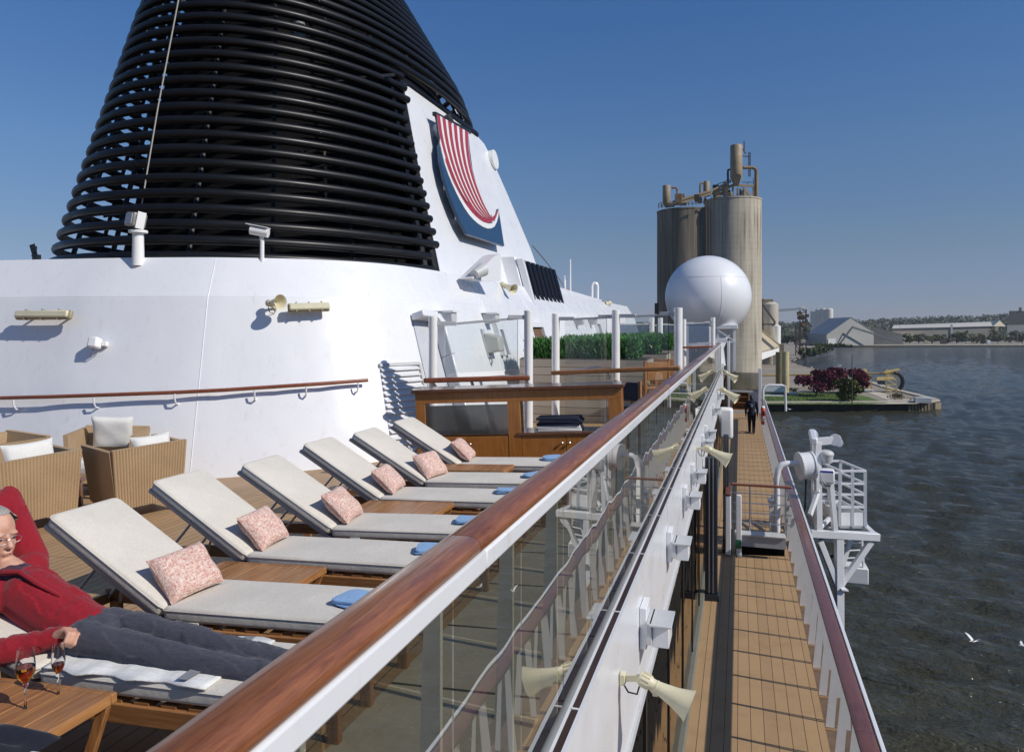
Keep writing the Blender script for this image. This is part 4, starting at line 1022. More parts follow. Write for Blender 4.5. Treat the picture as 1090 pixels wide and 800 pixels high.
# ------------------------------------------------------------------ radome
t = thing('radome', 'big white satellite dome on a white stand at the end of the railing', 'radome', V(-1.62, 39.5, -1.6))
dc = U(753.5, 315.5, 39); rr = 44.6 / 790 * 39
mb = MB()
n, m_ = 64, 40; rows = []
for i in range(1, m_):
    ph = PI * i / m_; rows.append([dc + V(rr * math.sin(ph) * math.cos(2 * PI * k / n), rr * math.sin(ph) * math.sin(2 * PI * k / n), rr * .97 * math.cos(ph)) for k in range(n)])
mb.grid(rows, closed=True); mb.poly(rows[0]); mb.poly(rows[-1][::-1])
RDM = plain('radome_gelcoat', (.72, .735, .76), .45, coat=.5, var=.025, scale=.7); RDM.node_tree.nodes['Principled BSDF'].inputs['Coat Roughness'].default_value = .05
part('dome', mb, RDM, t, smooth=80)
mb = MB(); mb.tube([dc + V(rr * 1.0005 * math.cos(2 * PI * k / 64) * math.sin(1.12), rr * 1.0005 * math.sin(2 * PI * k / 64) * math.sin(1.12), rr * .97 * math.cos(1.12)) for k in range(64)], .012, 6, closed=True)
for k in range(4): 
    an = R(20 + 90 * k); mb.tube([dc + V(rr * 1.0005 * math.sin(q) * math.cos(an), rr * 1.0005 * math.sin(q) * math.sin(an), rr * .97 * math.cos(q)) for q in [1.12 + .1 * i for i in range(17)]], .010, 6)
part('seam', mb, plain('radome_seam', (.71, .72, .745), .3), t)
mb = MB(); b = V(dc.x, dc.y, -2.0); mb.lathe([(.9, 0), (.8, .9), (1.25, 1.9), (1.25, 2.0)], 32, b); part('pedestal', mb, WHITE, t)
mb = MB(); mb.bx(dc.x - 1.3, dc.x + 1.5, dc.y - 1.4, dc.y + 1.4, -.10, .12); part('platform', mb, WHITE, t, bevel=.02)
for (x, y) in ((1.35, -1.3), (1.35, 1.3), (-1.2, -1.3), (.55, -1.3)):
    mb = MB(); mb.bx(dc.x + x - .06, dc.x + x + .06, dc.y + y - .06, dc.y + y + .06, -2.2, -.1); part('leg', mb, WHITE, t, smooth=0)
mb = MB(); mb.bar(V(dc.x + .55, dc.y - 1.36, -.15), V(dc.x + 1.35, dc.y - 1.36, -.7), .06, .06); mb.bar(V(dc.x + .5, dc.y - 1.36, -.75), V(dc.x + 1.4, dc.y - 1.36, -.75), .08, .08); part('brace', mb, WHITE, t, smooth=0)
mb = MB(); q = G(774, 33, 0); mb.bx(q.x - .5, q.x + .12, q.y, q.y + .12, -.62, -.50); mb.bx(q.x + .0, q.x + .12, q.y, q.y + .12, -2.9, -.5); mb.bx(q.x - .5, q.x - .4, q.y, q.y + .12, -2.9, -.62)
single('steel_portal', mb, WHITE, 'white steel portal frame where the railing ends under the dome', 'frame', bevel=.015)
mb = MB(); q = G(741, 30, 0); mb.bx(q.x - .55, q.x + .55, q.y, q.y + .7, -1.75, .02)
single('deck_locker', mb, plain('locker_grey_blue', (.42, .46, .52), .45, var=.05), 'pale grey deck locker behind the farthest windscreen', 'locker', bevel=.03)
# ------------------------------------------------------------------ sun loungers
TILT = (0, -HEEL, 0)
GREYF = plain('light_grey_alloy', (.42, .43, .44), .4, .5, var=.06)
STRAPM = fabric('white_strap', (.74, .73, .70))
def cushion(L, W_, H, puff=.007, nx=26, ny=16):
    """rounded slab with softly crowned faces, x 0..L, y +-W/2, z 0..H"""
    mb = MB(); rows = []
    prof = []
    k = 6
    r = H * .30
    for i in range(k + 1): a = -PI / 2 + PI / 2 * i / k; prof.append((r * (1 - math.cos(a)), r + r * math.sin(a)))
    for i in range(k + 1): a = PI / 2 * i / k; prof.append((r * (1 - math.cos(a)), H - r + r * math.sin(a)))
    def ringp(inset, z):
        pts = []; cr_ = .035
        x0, x1, y0, y1 = inset, L - inset, -W_ / 2 + inset, W_ / 2 - inset
        for (cx, cy_, a0) in ((x1 - cr_, y1 - cr_, 0), (x0 + cr_, y1 - cr_, PI / 2), (x0 + cr_, y0 + cr_, PI), (x1 - cr_, y0 + cr_, 3 * PI / 2)):
            for j in range(5): a = a0 + PI / 2 * j / 4; pts.append(V(cx + cr_ * math.cos(a), cy_ + cr_ * math.sin(a), z))
        # densify edges
        out = []
        for a, b in zip(pts, pts[1:] + pts[:1]):
            nseg = 6 if (b - a).length > .1 else 1
            for q in range(nseg): out.append(a.lerp(b, q / nseg))
        return out
    for ins, z in prof: rows.append(ringp(ins, z))
    mb.grid(rows, closed=True)
    # crowned caps
    for z, sg, base in ((H, 1, rows[-1]), (0, -1, rows[0])):
        last = base; n = len(base); c = V(L / 2, 0, 0)
        for s_ in (.8, .55, .3, .08):
            cur = []
            for p in base:
                q = V(c.x + (p.x - c.x) * s_, p.y * s_, z + sg * puff * (1 - s_ ** 3)); cur.append(q)
            mb.grid([last, cur], closed=True); last = cur
        mb.poly(last)
    # faint sag
    ph = random.uniform(0, 6)
    for v in mb.v: v.z += .004 * math.sin(v.x * 7 + ph) * math.sin(v.y * 9 + 1) * (1 if v.z > H * .5 else 0)
    return mb
BL, BA, SL, LW, HZ = .84, R(32), 1.16, .46, .340
def make_lounger(label, loc, BA=BA):
    t = thing('sun_lounger', label, 'sun lounger', loc, TILT, 'sun loungers in a row along the railing')
    mb = cushion(SL, LW, .072)
    for v in mb.v: v.z += HZ; v.x += .005
    sc = part('seat_cushion', mb, CUSH, t, 0, True, smooth=60)
    mb = cushion(BL, LW, .072); Q = Euler((0, BA, 0)).to_matrix() @ Matrix.Diagonal((-1, 1, 1))
    for i, v in enumerate(mb.v):
        q = V(-v.x * math.cos(BA) - v.z * -math.sin(BA) * 1, v.y, v.x * math.sin(BA) + v.z * math.cos(BA)); mb.v[i] = q + V(-.012, 0, HZ + .012)
    bc = part('back_cushion', mb, CUSH, t, 0, True, smooth=60)
    for par, f_ in ((sc, lambda s_, y_, h_: V(.005 + s_, y_, HZ + h_)), (bc, lambda s_, y_, h_: V(-s_ * math.cos(BA) + h_ * math.sin(BA) - .012, y_, HZ + .012 + s_ * math.sin(BA) + h_ * math.cos(BA)))):
        L_ = SL if par is sc else BL
        for h_ in (.058,):
            mb = MB(); w_ = LW / 2 + .0005; a_ = .03
            mb.tube([f_(x_, y_, h_) for x_, y_ in ((a_, -w_), (L_ / 2, -w_), (L_ - a_, -w_), (L_ - .008, -w_ + .008), (L_ + .0005, -w_ + a_), (L_ + .0005, w_ - a_), (L_ - .008, w_ - .008), (L_ - a_, w_), (L_ / 2, w_), (a_, w_), (.008, w_ - .008), (-.0005, w_ - a_), (-.0005, -w_ + a_), (.008, -w_ + .008))], .0032, 5, closed=True)
            part('piping', mb, CUSH, par, 0, True)
    bp = lambda s_, y, h: V(-s_ * math.cos(BA) + h * math.sin(BA), y, HZ + s_ * math.sin(BA) + h * math.cos(BA))
    mb = MB(); mb.hexa([bp(-.02, -LW / 2 + .02, -.03), bp(BL + .03, -LW / 2 + .02, -.03), bp(BL + .03, LW / 2 - .02, -.03), bp(-.02, LW / 2 - .02, -.03)], [bp(-.02, -LW / 2 + .02, -.002), bp(BL + .03, -LW / 2 + .02, -.002), bp(BL + .03, LW / 2 - .02, -.002), bp(-.02, LW / 2 - .02, -.002)])
    part('back_frame', mb, GREYF, t, .006, True)
    for sy in (-1, 1):
        mb = MB(); y = sy * (LW / 2 - .012); mb.bx(-.78, SL + .06, y - .016, y + .016, HZ - .10, HZ - .022); part('side_rail', mb, TEAKF, t, .006, True)
    for x in (-.76, .0, .62, SL + .03):
        mb = MB(); mb.bx(x, x + .03, -LW / 2 + .005, LW / 2 - .005, HZ - .095, HZ - .035); part('cross_rail', mb, TEAKF, t, .004, True)
    mb = MB()
    for k in range(9): mb.bx(.10 + k * .13, .17 + k * .13, -LW / 2 + .006, LW / 2 - .006, HZ - .034, HZ - .012)
    part('slat_bed', mb, TEAKF, t, 0, True)
    for x in (-.70, SL - .05):
        for sy in (-1, 1):
            mb = MB(); mb.hexa([V(x - .02, sy * (LW / 2 - .03) - .018, 0), V(x + .03, sy * (LW / 2 - .03) - .018, 0), V(x + .03, sy * (LW / 2 - .03) + .018, 0), V(x - .02, sy * (LW / 2 - .03) + .018, 0)],
                               [V(x - .03, sy * (LW / 2 - .03) - .018, HZ - .08), V(x + .04, sy * (LW / 2 - .03) - .018, HZ - .08), V(x + .04, sy * (LW / 2 - .03) + .018, HZ - .08), V(x - .03, sy * (LW / 2 - .03) + .018, HZ - .08)])
            part('leg', mb, TEAKZ, t, .004, True)
    for sy in (-1, 1):
        mb = MB(); mb.cyl(bp(.50, sy * .17, -.03), V(-.74, sy * .18, HZ - .07), .009, 8); part('prop_strut', mb, GREYF, t, 0, True)
    mb = MB(); mb.cyl(bp(.32, -.17, -.03), V(-.62, .15, HZ - .07), .008, 8); part('prop_strut', mb, GREYF, t, 0, True)
    mb = MB(); y = -LW / 2
    mb.bx(.10, .165, y - .012, y - .002, HZ - .10, HZ + .09); mb.bx(.10, .165, -y + .002, -y + .012, HZ - .10, HZ + .09); mb.bx(.10, .165, y - .012, y + .03, HZ + .088, HZ + .098) ; mb.bx(.10, .165, y - .012, -y + .012, HZ - .108, HZ - .1005)
    mb2 = MB(); mb2.bx(.16, .235, y - .010, y - .0045, HZ - .095, HZ + .012); mb2.bx(.16, .235, y - .010, y + .05, HZ - .108, HZ - .1025)
    part('strap', mb2, STRAPM, t, .003, True)
    return t
HX = -3.02
def lz(x): return deckz(x)
NEAR = [1.40, 2.33, 3.03, 3.91, 4.58, 5.53, 6.23, 7.10]
hxs = [-2.75, -2.74, -2.76, -2.92, -2.73, -2.84, -2.75, -2.76]
labels = ['sun lounger with a navy jacket on it, nearest the camera', 'sun lounger carrying the reclining man in red',
          'empty sun lounger right beside the reclining man', 'empty sun lounger second along from the reclining man', 'empty sun lounger third along from the reclining man',
          'empty sun lounger fourth along from the reclining man', 'empty sun lounger last but one before the wooden cabinet', 'empty sun lounger last in the row, nearest the wooden cabinet']
LG = None; LOC = []
for i, (yn, hx) in enumerate(zip(NEAR, hxs)):
    loc = V(hx, yn + LW / 2, deckz(hx) - .02); LOC.append(loc)
    if i == 1: make_lounger(labels[i], loc, R(17))
    elif LG is None: LG = make_lounger(labels[i], loc)
    else: dup(LG, loc, (0, -HEEL, R((-.9, 0, .8, -1.1, 1.3, -.6, .9, -.3)[i])), label=labels[i])
# pillows
PIL = N('pink_tweed'); a_ = PIL.noise(PIL.co((1, .09, .3)), 300, 3, .6); b_ = PIL.noise(PIL.co((.09, 1, 1)), 300, 3, .6); c_ = PIL.noise(PIL.co(), 60, 3)
k_ = PIL.math('ADD', PIL.math('MULTIPLY', PIL.math('ADD', a_, b_), .40), PIL.math('MULTIPLY', c_, .2))
PIL.setin(Base_Color=PIL.ramp(k_, [(.38, (.38, .13, .11)), (.47, (.54, .29, .24)), (.53, (.66, .54, .48)), (.62, (.72, .67, .61))]), Roughness=.9); PIL.p.inputs['Specular IOR Level'].default_value = .15
PIL.bump(k_, .5, .006)
WPIL = fabric('white_pillow_cotton', (.72, .71, .68))
def pillow_mb(w, h, th, seed=0, n=18):
    rnd = random.Random(seed); mb = MB()
    ph = [rnd.uniform(0, 6) for _ in range(4)]
    for sg in (1, -1):
        rows = []
        for i in range(n + 1):
            row = []
            for j in range(n + 1):
                u = -1 + 2 * i / n; v = -1 + 2 * j / n
                pin = 1 - .07 * (1 - abs(v) ** 2) * (abs(u) ** 6) ; pin2 = 1 - .07 * (1 - abs(u) ** 2) * (abs(v) ** 6)
                q = max((1 - u ** 4) * (1 - v ** 4), 0) ** .5
                z = sg * th / 2 * q + .006 * math.sin(5 * u + ph[0]) * math.sin(4 * v + ph[1]) * q
                row.append(V(u * w / 2 * pin, v * h / 2 * pin2, z))
            rows.append(row)
        mb.grid(rows, flip=sg < 0)
    return mb
pl = ['pink tweed pillow on the lounger beside the reclining man', 'pink tweed pillow on the second lounger past the man', 'pink tweed pillow on the third lounger past the man',
      'pink tweed pillow on the fourth lounger past the man', 'pink tweed pillow on the last but one lounger', 'pink tweed pillow on the last lounger, by the cabinet']
for k in range(6):
    loc = LOC[k + 2]
    s_ = .15 + random.uniform(-.012, .012)
    p = loc + V(-s_ * math.cos(BA) + .165 * math.sin(BA), -.03 + random.uniform(-.02, .02), HZ + s_ * math.sin(BA) + .15 * math.cos(BA) + .01)
    p = loc + V(-.035, random.uniform(-.03, .01), HZ + .072 + .112)
    single('throw_pillow', pillow_mb(.265 + random.uniform(0, .02), .345 + random.uniform(-.02, .01), .115, k), PIL.m, pl[k], 'pillow', p, 'pink pillows on the loungers', 0, True,
           Euler((R(random.uniform(-4, 4)), R(46 + random.uniform(-4, 5)), R(random.uniform(-14, 14)))), smooth=70)
# blue towels at the feet
tl = ['blue towel rolled at the foot of the lounger beside the man', 'blue towel at the foot of the second lounger past the man', 'blue towel at the foot of the third lounger past the man', 'blue towel at the foot of the fourth lounger past the man', 'blue towel at the foot of the last but one lounger', 'blue towel at the foot of the lounger nearest the cabinet']
for k in range(6):
    loc = LOC[k + 2]; p = V(-1.80 + random.uniform(-.03, .03), loc.y + random.uniform(-.03, .05), deckz(-2.0) - .02 + HZ + .072 + .012)
    mb = MB()
    for q in range(2):
        c = cushion(.21 - .008 * q, .17 - .01 * q, .018, .002)
        ph = random.uniform(0, 6)
        for v in c.v: mb.v.append(V(v.x - .10 + .006 * math.sin(ph + v.y * 20), v.y + .008 * math.sin(ph * 2 + v.x * 14), v.z + q * .017 + .006 * math.sin(v.x * 16 + k + q * .6) * math.sin(v.y * 13 + ph * .1)))
        b0 = len(mb.v) - len(c.v); mb.f += [[i + b0 for i in f_] for f_ in c.f]
    single('blue_towel', mb, TOWB, tl[k], 'towel', p, 'blue towels at the feet of the loungers', 0, True, (0, -HEEL, R(random.uniform(-30, 25))), smooth=70)
# ------------------------------------------------------------------ little teak tables
def table(cx, cyy, lx, ly, zt, label):
    t = thing('side_table', label, 'table', V(cx, cyy, deckz(cx)), TILT, 'slatted teak tables between the loungers')
    mb = MB()
    n = max(5, int((lx - .06) / .078)); q = (lx - .064) / n
    for i in range(n): mb.bx(-lx / 2 + .032 + q * i + .002, -lx / 2 + .032 + q * (i + 1) - .002, -ly / 2 + .028, ly / 2 - .028, zt - .022, zt - .002)
    part('slats', mb, TEAKY, t, .002, True)
    mb = MB(); mb.bx(-lx / 2, lx / 2, -ly / 2, -ly / 2 + .027, zt - .04, zt); mb.bx(-lx / 2, lx / 2, ly / 2 - .027, ly / 2, zt - .04, zt)
    mb.bx(-lx / 2, -lx / 2 + .03, -ly / 2 + .028, ly / 2 - .028, zt - .04, zt); mb.bx(lx / 2 - .03, lx / 2, -ly / 2 + .028, ly / 2 - .028, zt - .04, zt); part('rim', mb, TEAKY, t, .004, True)
    for sx in (-1, 1):
        for sy in (-1, 1):
            mb = MB(); mb.bar((sx * (lx / 2 - .03), sy * (ly / 2 - .03), zt - .04), (sx * (lx / 2 - .16), sy * (ly / 2 - .05), 0), .028, .04); part('leg', mb, TEAKZ, t, .004, True)
    return t
table(-2.62, 2.08, .76, .34, .39, 'slatted teak side table carrying the two wine glasses')
table(-2.68, 3.70, .72, .34, .36, 'slatted teak side table past the lounger beside the man')
table(-2.52, 5.28, .74, .42, .38, 'slatted teak side table in the middle of the lounger row')
table(-2.50, 6.895, .74, .34, .40, 'slatted teak side table next to the last lounger by the cabinet')
TZ = deckz(-2.80) + .39
# wine glasses
GL = N('wine_glass_crystal'); GL.setin(Base_Color=(1, 1, 1, 1), Roughness=0., IOR=1.45); GL.p.inputs['Transmission Weight'].default_value = 1
WINE = N('amber_wine'); WINE.setin(Base_Color=(.80, .36, .06, 1), Roughness=0., IOR=1.33); WINE.p.inputs['Transmission Weight'].default_value = .92
WINE2 = N('tawny_wine'); WINE2.setin(Base_Color=(.55, .22, .06, 1), Roughness=0., IOR=1.33); WINE2.p.inputs['Transmission Weight'].default_value = .92
def glass(p, h, rw, rt, fill, wm, label):
    t = thing('wine_glass', label, 'wine glass', p, (0, 0, 0), 'wine glasses on the teak table')
    st = h * .40; out = [(0, 0), (.034, 0), (.034, .002), (.012, .006), (.0045, .012), (.0038, st * .5), (.0045, st - .006), (.010, st + .004)]
    bowl = [(f, rw * math.sin(min(f / .45, 1) * PI / 2) ** .75 if f < .45 else rw + (rt - rw) * ((f - .45) / .55) ** 1.3) for f in [i / 16 for i in range(1, 17)]]
    out += [(r, st + .004 + (h - st - .004) * f) for f, r in bowl]
    inn = [(max(r - .0016, .001), st + .004 + (h - st - .004) * f) for f, r in bowl][::-1]
    mb = MB(); mb.lathe(out + inn + [(0, st + .010)], 40, (0, 0, 0)); part('glass', mb, GL.m, t, 0, True, smooth=60)
    wv = [(max(r - .0013, .001), st + .004 + (h - st - .004) * f) for f, r in bowl if f <= fill]
    mb = MB(); mb.lathe([(0, st + .0105)] + wv + [(0, wv[-1][1])], 40, (0, 0, 0)); part('wine', mb, wm.m, t, 0, True, smooth=50)
g1 = U(27, 757, 1); k = TZ / g1.z; g1 = g1 * k
g2 = U(62, 742, 1); g2 = g2 * (TZ / g2.z)
glass(g1 + V(0, 0, .002), .232, .033, .026, .55, WINE, 'rounder wine glass filled with amber wine on the teak table')
glass(g2 + V(0, 0, .002), .200, .024, .020, .38, WINE2, 'slim wine glass with a little tawny wine on the teak table')
# white towel under the man
mb = MB(); rows = []
for i in range(34):
    u = i / 33; x = -2.72 + .80 * u
    rows.append([V(x, 2.325 + .44 * j / 8 + .012 * math.sin(u * 19 + j * .4), deckz(x) - .02 + HZ + .080 + .003 * math.sin(u * 23 + j) + .002 * math.cos(u * 41) + (.0 if j else -.004)) for j in range(9)])
mb.grid(rows); n_ = len(mb.v)
tw = single('towel', mb, TOWW, 'white towel with grey stripe spread under the reclining man', 'towel', smooth=70, fix=False)
sm = tw.modifiers.new('thick', 'SOLIDIFY'); sm.thickness = .008
mb = MB()
mb.grid([[V(-2.06 + .05 * i, 2.335 + .42 * j / 6, deckz(-2.06) - .02 + HZ + .098 + .004 * math.sin(j * 2 + i)) for j in range(7)] for i in range(2)])
st = part('grey_stripe', mb, fabric('grey_stripe_towel', (.22, .23, .26), weave=300), tw, smooth=70, fix=False)
# navy jacket on the nearest lounger
rnd = random.Random(3); mb = MB(); rows = []
for i in range(40):
    row = []
    for j in range(30):
        u, v = i / 39, j / 29; e = max(0, (1 - abs(2 * u - 1) ** 6) * (1 - abs(2 * v - 1) ** 4)) ** .5
        x = -2.95 + .76 * u; y = 1.40 + .52 * v + .03 * math.sin(u * 14)
        z = -1.385 + .085 * e + .022 * e * (math.sin(u * 21 + 3 * math.sin(v * 5)) + math.sin(v * 17 + 4 * u) * .8) 
        row.append(V(x, y, z))
    rows.append(row)
mb.grid(rows); single('jacket', mb, fabric('dark_navy_fleece', (.012, .014, .025), var=.15), 'dark navy jacket lying crumpled on the nearest lounger', 'jacket', smooth=80)

# ------------------------------------------------------------------ wicker tub chairs
WICK = N('wicker_weave'); X_, Y_, Z_ = WICK.sep(WICK.co())
wv = WICK.noise(WICK.co((60, 60, 160)), 2.2, 3, .6); big = WICK.noise(WICK.co(), 3, 3)
rowz = WICK.math('FRACT', WICK.math('MULTIPLY', Z_, 95)); 
wr_ = WICK.math('ABSOLUTE', WICK.math('SUBTRACT', WICK.math('FRACT', WICK.math('ADD', WICK.math('MULTIPLY', Z_, 62), WICK.math('MULTIPLY', wv, .8))), .5))
kw = WICK.math('ADD', WICK.math('MULTIPLY', wv, .40), WICK.math('ADD', WICK.math('MULTIPLY', big, .3), WICK.math('MULTIPLY', wr_, .6)))
WICK.setin(Base_Color=WICK.ramp(kw, [(.3, (.29, .19, .10)), (.7, (.50, .36, .215))]), Roughness=.7); WICK.bump(WICK.math('ADD', wv, WICK.math('MULTIPLY', rowz, .3)), .5, .004)
WLEG = wood('light_teak_leg', (.34, .17, .05), (.55, .31, .11), 'Z', .5)
CPAD = fabric('grey_white_pad', (.66, .67, .69))
def wick_panel(mb, a, b, z0, z1, flare, th, ribs):
    """upright panel from plan point a to b with vertical ribs on its outer side, leaning out by flare at the top"""
    a, b = Vector(a), Vector(b); u = (b - a).normalized(); nn = V(u.y, -u.x, 0); L = (b - a).length
    cols = max(2, int(ribs * 6)) if ribs else 1
    def row(z, o, wave):
        f = (z - z0) / (z1 - z0); r = []
        for i in range(cols + 1):
            s_ = i / cols; w_ = (.010 * abs(math.sin(PI * ribs * s_)) if (ribs and wave) else 0)
            r.append(a + u * (s_ * L) + V(0, 0, z) + nn * (o + flare * f + w_) + u * ((s_ - .5) * 2 * flare * .55 * f))
        return r
    outer = [row(z0 + (z1 - z0) * k / 6, 0, True) for k in range(7)]
    inner = [row(z0 + (z1 - z0) * k / 6, -th, False) for k in range(7)]
    mb.grid(outer); mb.grid(inner[::-1]); mb.grid([outer[-1], inner[-1]]); mb.grid([inner[0], outer[0]])
    for e in (0, -1):
        mb.grid([[r[e] for r in outer], [r[e] for r in inner]])
def wicker(label, c, rz, h=.75):
    t = thing('wicker_chair', label, 'armchair', V(c[0], c[1], deckz(c[0])), (0, -HEEL, rz), 'wicker tub chairs by the deckhouse wall')
    w_, d_ = .33, .34
    mb = MB(); wick_panel(mb, (-w_, -d_, 0), (w_, -d_, 0), .14, h, .07, .05, 25); part('back_panel', mb, WICK.m, t, 0, True, smooth=50)
    for sx in (-1, 1):
        mb = MB(); a, b = ((w_, -d_, 0), (w_, d_, 0)) if sx > 0 else ((-w_, d_, 0), (-w_, -d_, 0)); wick_panel(mb, a, b, .14, h - .02, .055, .05, 17 if False else 0); part('arm_panel', mb, WICK.m, t, 0, True, smooth=30)
    mb = MB(); mb.bx(-w_ + .005, w_ - .005, -d_ + .01, d_ - .005, .145, .30); part('seat_base', mb, WICK.m, t, .02, True)
    mb = cushion(.56, .58, .12)
    for i, v in enumerate(mb.v): mb.v[i] = V(v.y, v.x - .24, v.z + .302)
    part('seat_cushion', mb, CPAD, t, 0, True, smooth=60)
    for sx in (-1, 1):
        for sy in (-1, 1):
            mb = MB(); mb.bx(sx * .29 - .028, sx * .29 + .028, sy * .29 - .028, sy * .29 + .028, 0, .139); part('leg', mb, WLEG, t, .004, True)
    return t
def chair_pillow(ch, label, s_=.46, dz=.0, px=0.):
    M = ch.matrix_basis; p = M @ V(px, -.17, .60 + dz)
    e = (M.to_3x3() @ Euler((R(72), 0, 0)).to_matrix()).to_euler()
    single('white_pillow', pillow_mb(s_, .42, .15, len(label)), WPIL, label, 'pillow', p - V(0, 0, EZ), 'white pillows in the wicker chairs', 0, True, e, smooth=70)
w2 = wicker('wicker tub chair seen from behind, in the middle of the group', (-6.06, 6.30), R(66))
w1 = wicker('wicker tub chair seen from behind, cut by the picture edge', (-6.72, 5.58), R(72))
w3 = wicker('wicker tub chair facing us against the white wall', (-7.4, 7.2), R(-150))
w4 = wicker('wicker tub chair farthest to the port side against the wall', (-8.45, 6.6), R(175))
chair_pillow(w2, 'white pillow in the middle wicker chair', .40, .01, .12); chair_pillow(w1, 'white pillow in the wicker chair cut by the picture edge', .46, .06)
chair_pillow(w3, 'white pillow in the wicker chair facing us', .48, .10)
t = thing('coffee_table', 'low dark wooden coffee table amid the wicker chairs', 'table', V(-7.15, 6.45, deckz(-7.15)), (0, -HEEL, R(20)))
part('table_top', bxp(-.3, .3, -.3, .3, .31, .35), CABT, t, .006, True)
for sx in (-1, 1):
    for sy in (-1, 1): part('leg', bxp(sx * .26 - .025, sx * .26 + .025, sy * .26 - .025, sy * .26 + .025, 0, .309), CABT, t, .004, True)
# ------------------------------------------------------------------ people
def remeshed(mb, vox, sm=6, fac=.5):
    me = bpy.data.meshes.new('tmp'); me.from_pydata([tuple(v) for v in mb.v], [], mb.f)
    bm = bmesh.new(); bm.from_mesh(me); bmesh.ops.recalc_face_normals(bm, faces=bm.faces); bm.to_mesh(me); bm.free()
    o = bpy.data.objects.new('tmp', me); COL.objects.link(o)
    r = o.modifiers.new('r', 'REMESH'); r.mode = 'VOXEL'; r.voxel_size = vox
    if sm: s_ = o.modifiers.new('s', 'SMOOTH'); s_.iterations = sm; s_.factor = fac
    dg = bpy.context.evaluated_depsgraph_get(); ev = o.evaluated_get(dg)
    out = bpy.data.meshes.new_from_object(ev); bpy.data.objects.remove(o)
    b = MB(); b.v = [v.co.copy() for v in out.vertices]; b.f = [list(p.vertices) for p in out.polygons]; bpy.data.meshes.remove(out)
    return b
SKIN = N('skin'); f = SKIN.noise(SKIN.co(), 30, 4); g = SKIN.noise(SKIN.co(), 7, 3)
SKIN.setin(Base_Color=SKIN.ramp(SKIN.math('ADD', SKIN.math('MULTIPLY', f, .4), SKIN.math('MULTIPLY', g, .6)), [(.34, (.40, .175, .12)), (.52, (.56, .31, .22)), (.68, (.64, .38, .28))]), Roughness=.62)
SKIN.p.inputs['Subsurface Weight'].default_value = .04; SKIN.p.inputs['Subsurface Radius'].default_value = (.02, .008, .005); SKIN.bump(f, .5, .004)
KNIT = fabric('red_fleece', (.27, .012, .022), var=.10, weave=500)
TROU = fabric('slate_trousers', (.062, .064, .088), var=.12, weave=400)
HAIR = plain('grey_hair', (.30, .28, .26), .6, var=.35, scale=60, stretch=(1, 1, 6))
SHIRT = fabric('dark_check_shirt', (.06, .025, .05), var=.3, weave=120)
man = thing('person', 'grey haired man in red fleece and dark trousers reclining on a lounger, arm behind head', 'person', V(-2.66, 2.60, deckz(-2.66) + HZ))
hd = V(-3.300, 2.585, -0.965)
fw = V(.97, -.10, -.06).normalized(); upv = V(-.22, .02, 1).normalized(); upv = (upv - fw * upv.dot(fw)).normalized(); sd = fw.cross(upv).normalized()
HM = Matrix((fw, -sd, upv)).transposed()     # x forward, y left, z up
def H(x, y, z): return hd + HM @ V(x, y, z)
def head(mb):
    mb.ell(H(-.012, 0, .028), (.098, .076, .098), 28, 18, HM)          # skull
    mb.ell(H(.030, 0, -.035), (.062, .062, .085), 24, 16, HM)          # face
    mb.ell(H(.060, 0, -.102), (.034, .036, .028), 16, 10, HM)          # chin
    for s_ in (1, -1):
        mb.ell(H(.052, s_ * .034, -.030), (.026, .024, .026), 14, 10, HM)   # cheek
        mb.ell(H(.070, s_ * .030, .018), (.020, .026, .010), 14, 8, HM)     # brow
        mb.ell(H(-.012, s_ * .078, -.012), (.020, .010, .034), 14, 10, HM)  # ear
        mb.cap(H(.012, s_ * .052, -.070), H(.050, s_ * .024, -.104), .020, .018, 10)
    mb.cap(H(.084, 0, .012), H(.106, 0, -.032), .009, .0145, 12)        # nose
    for s_ in (1, -1): mb.ell(H(.094, s_ * .011, -.036), (.012, .009, .009), 10, 8, HM)
    mb.ell(H(.086, 0, -.063), (.013, .024, .007), 14, 8, HM); mb.ell(H(.083, 0, -.075), (.014, .022, .008), 14, 8, HM)
mb = MB(); head(mb)
neck = V(-3.255, 2.590, -1.115)
mb.cap(H(-.030, 0, -.05), neck, .050, .056)
pel, bel, che = V(-2.70, 2.58, -1.345), V(-2.88, 2.58, -1.300), V(-3.08, 2.58, -1.215)
shn, shf = V(-3.21, 2.44, -1.20), V(-3.27, 2.74, -1.13)
mb.cap(neck, che, .065, .10); mb.cap(che, bel, .105, .10); mb.cap(bel, pel, .095, .075); mb.cap(shn, shf, .055, .055)
eln, wrn = V(-3.03, 2.285, -1.362), V(-2.78, 2.43, -1.322)
elf, wrf = V(-3.50, 2.80, -.86), V(-3.42, 2.60, -.95)
mb.cap(shn, eln, .048, .042); mb.cap(eln, wrn, .042, .028); mb.cap(shf, elf, .048, .043); mb.cap(elf, wrf, .04, .028)
hn, kn, an = V(-2.70, 2.50, -1.335), V(-2.20, 2.47, -1.338), V(-1.62, 2.46, -1.35)
hf, kf, af = V(-2.70, 2.66, -1.335), V(-2.20, 2.60, -1.325), V(-1.62, 2.56, -1.35)
for a, b, c in ((hn, kn, an), (hf, kf, af)):
    mb.cap(a, b, .062, .046); mb.cap(b, c, .046, .034); mb.cap(c, c + V(.10, -.08, .06), .032, .028)
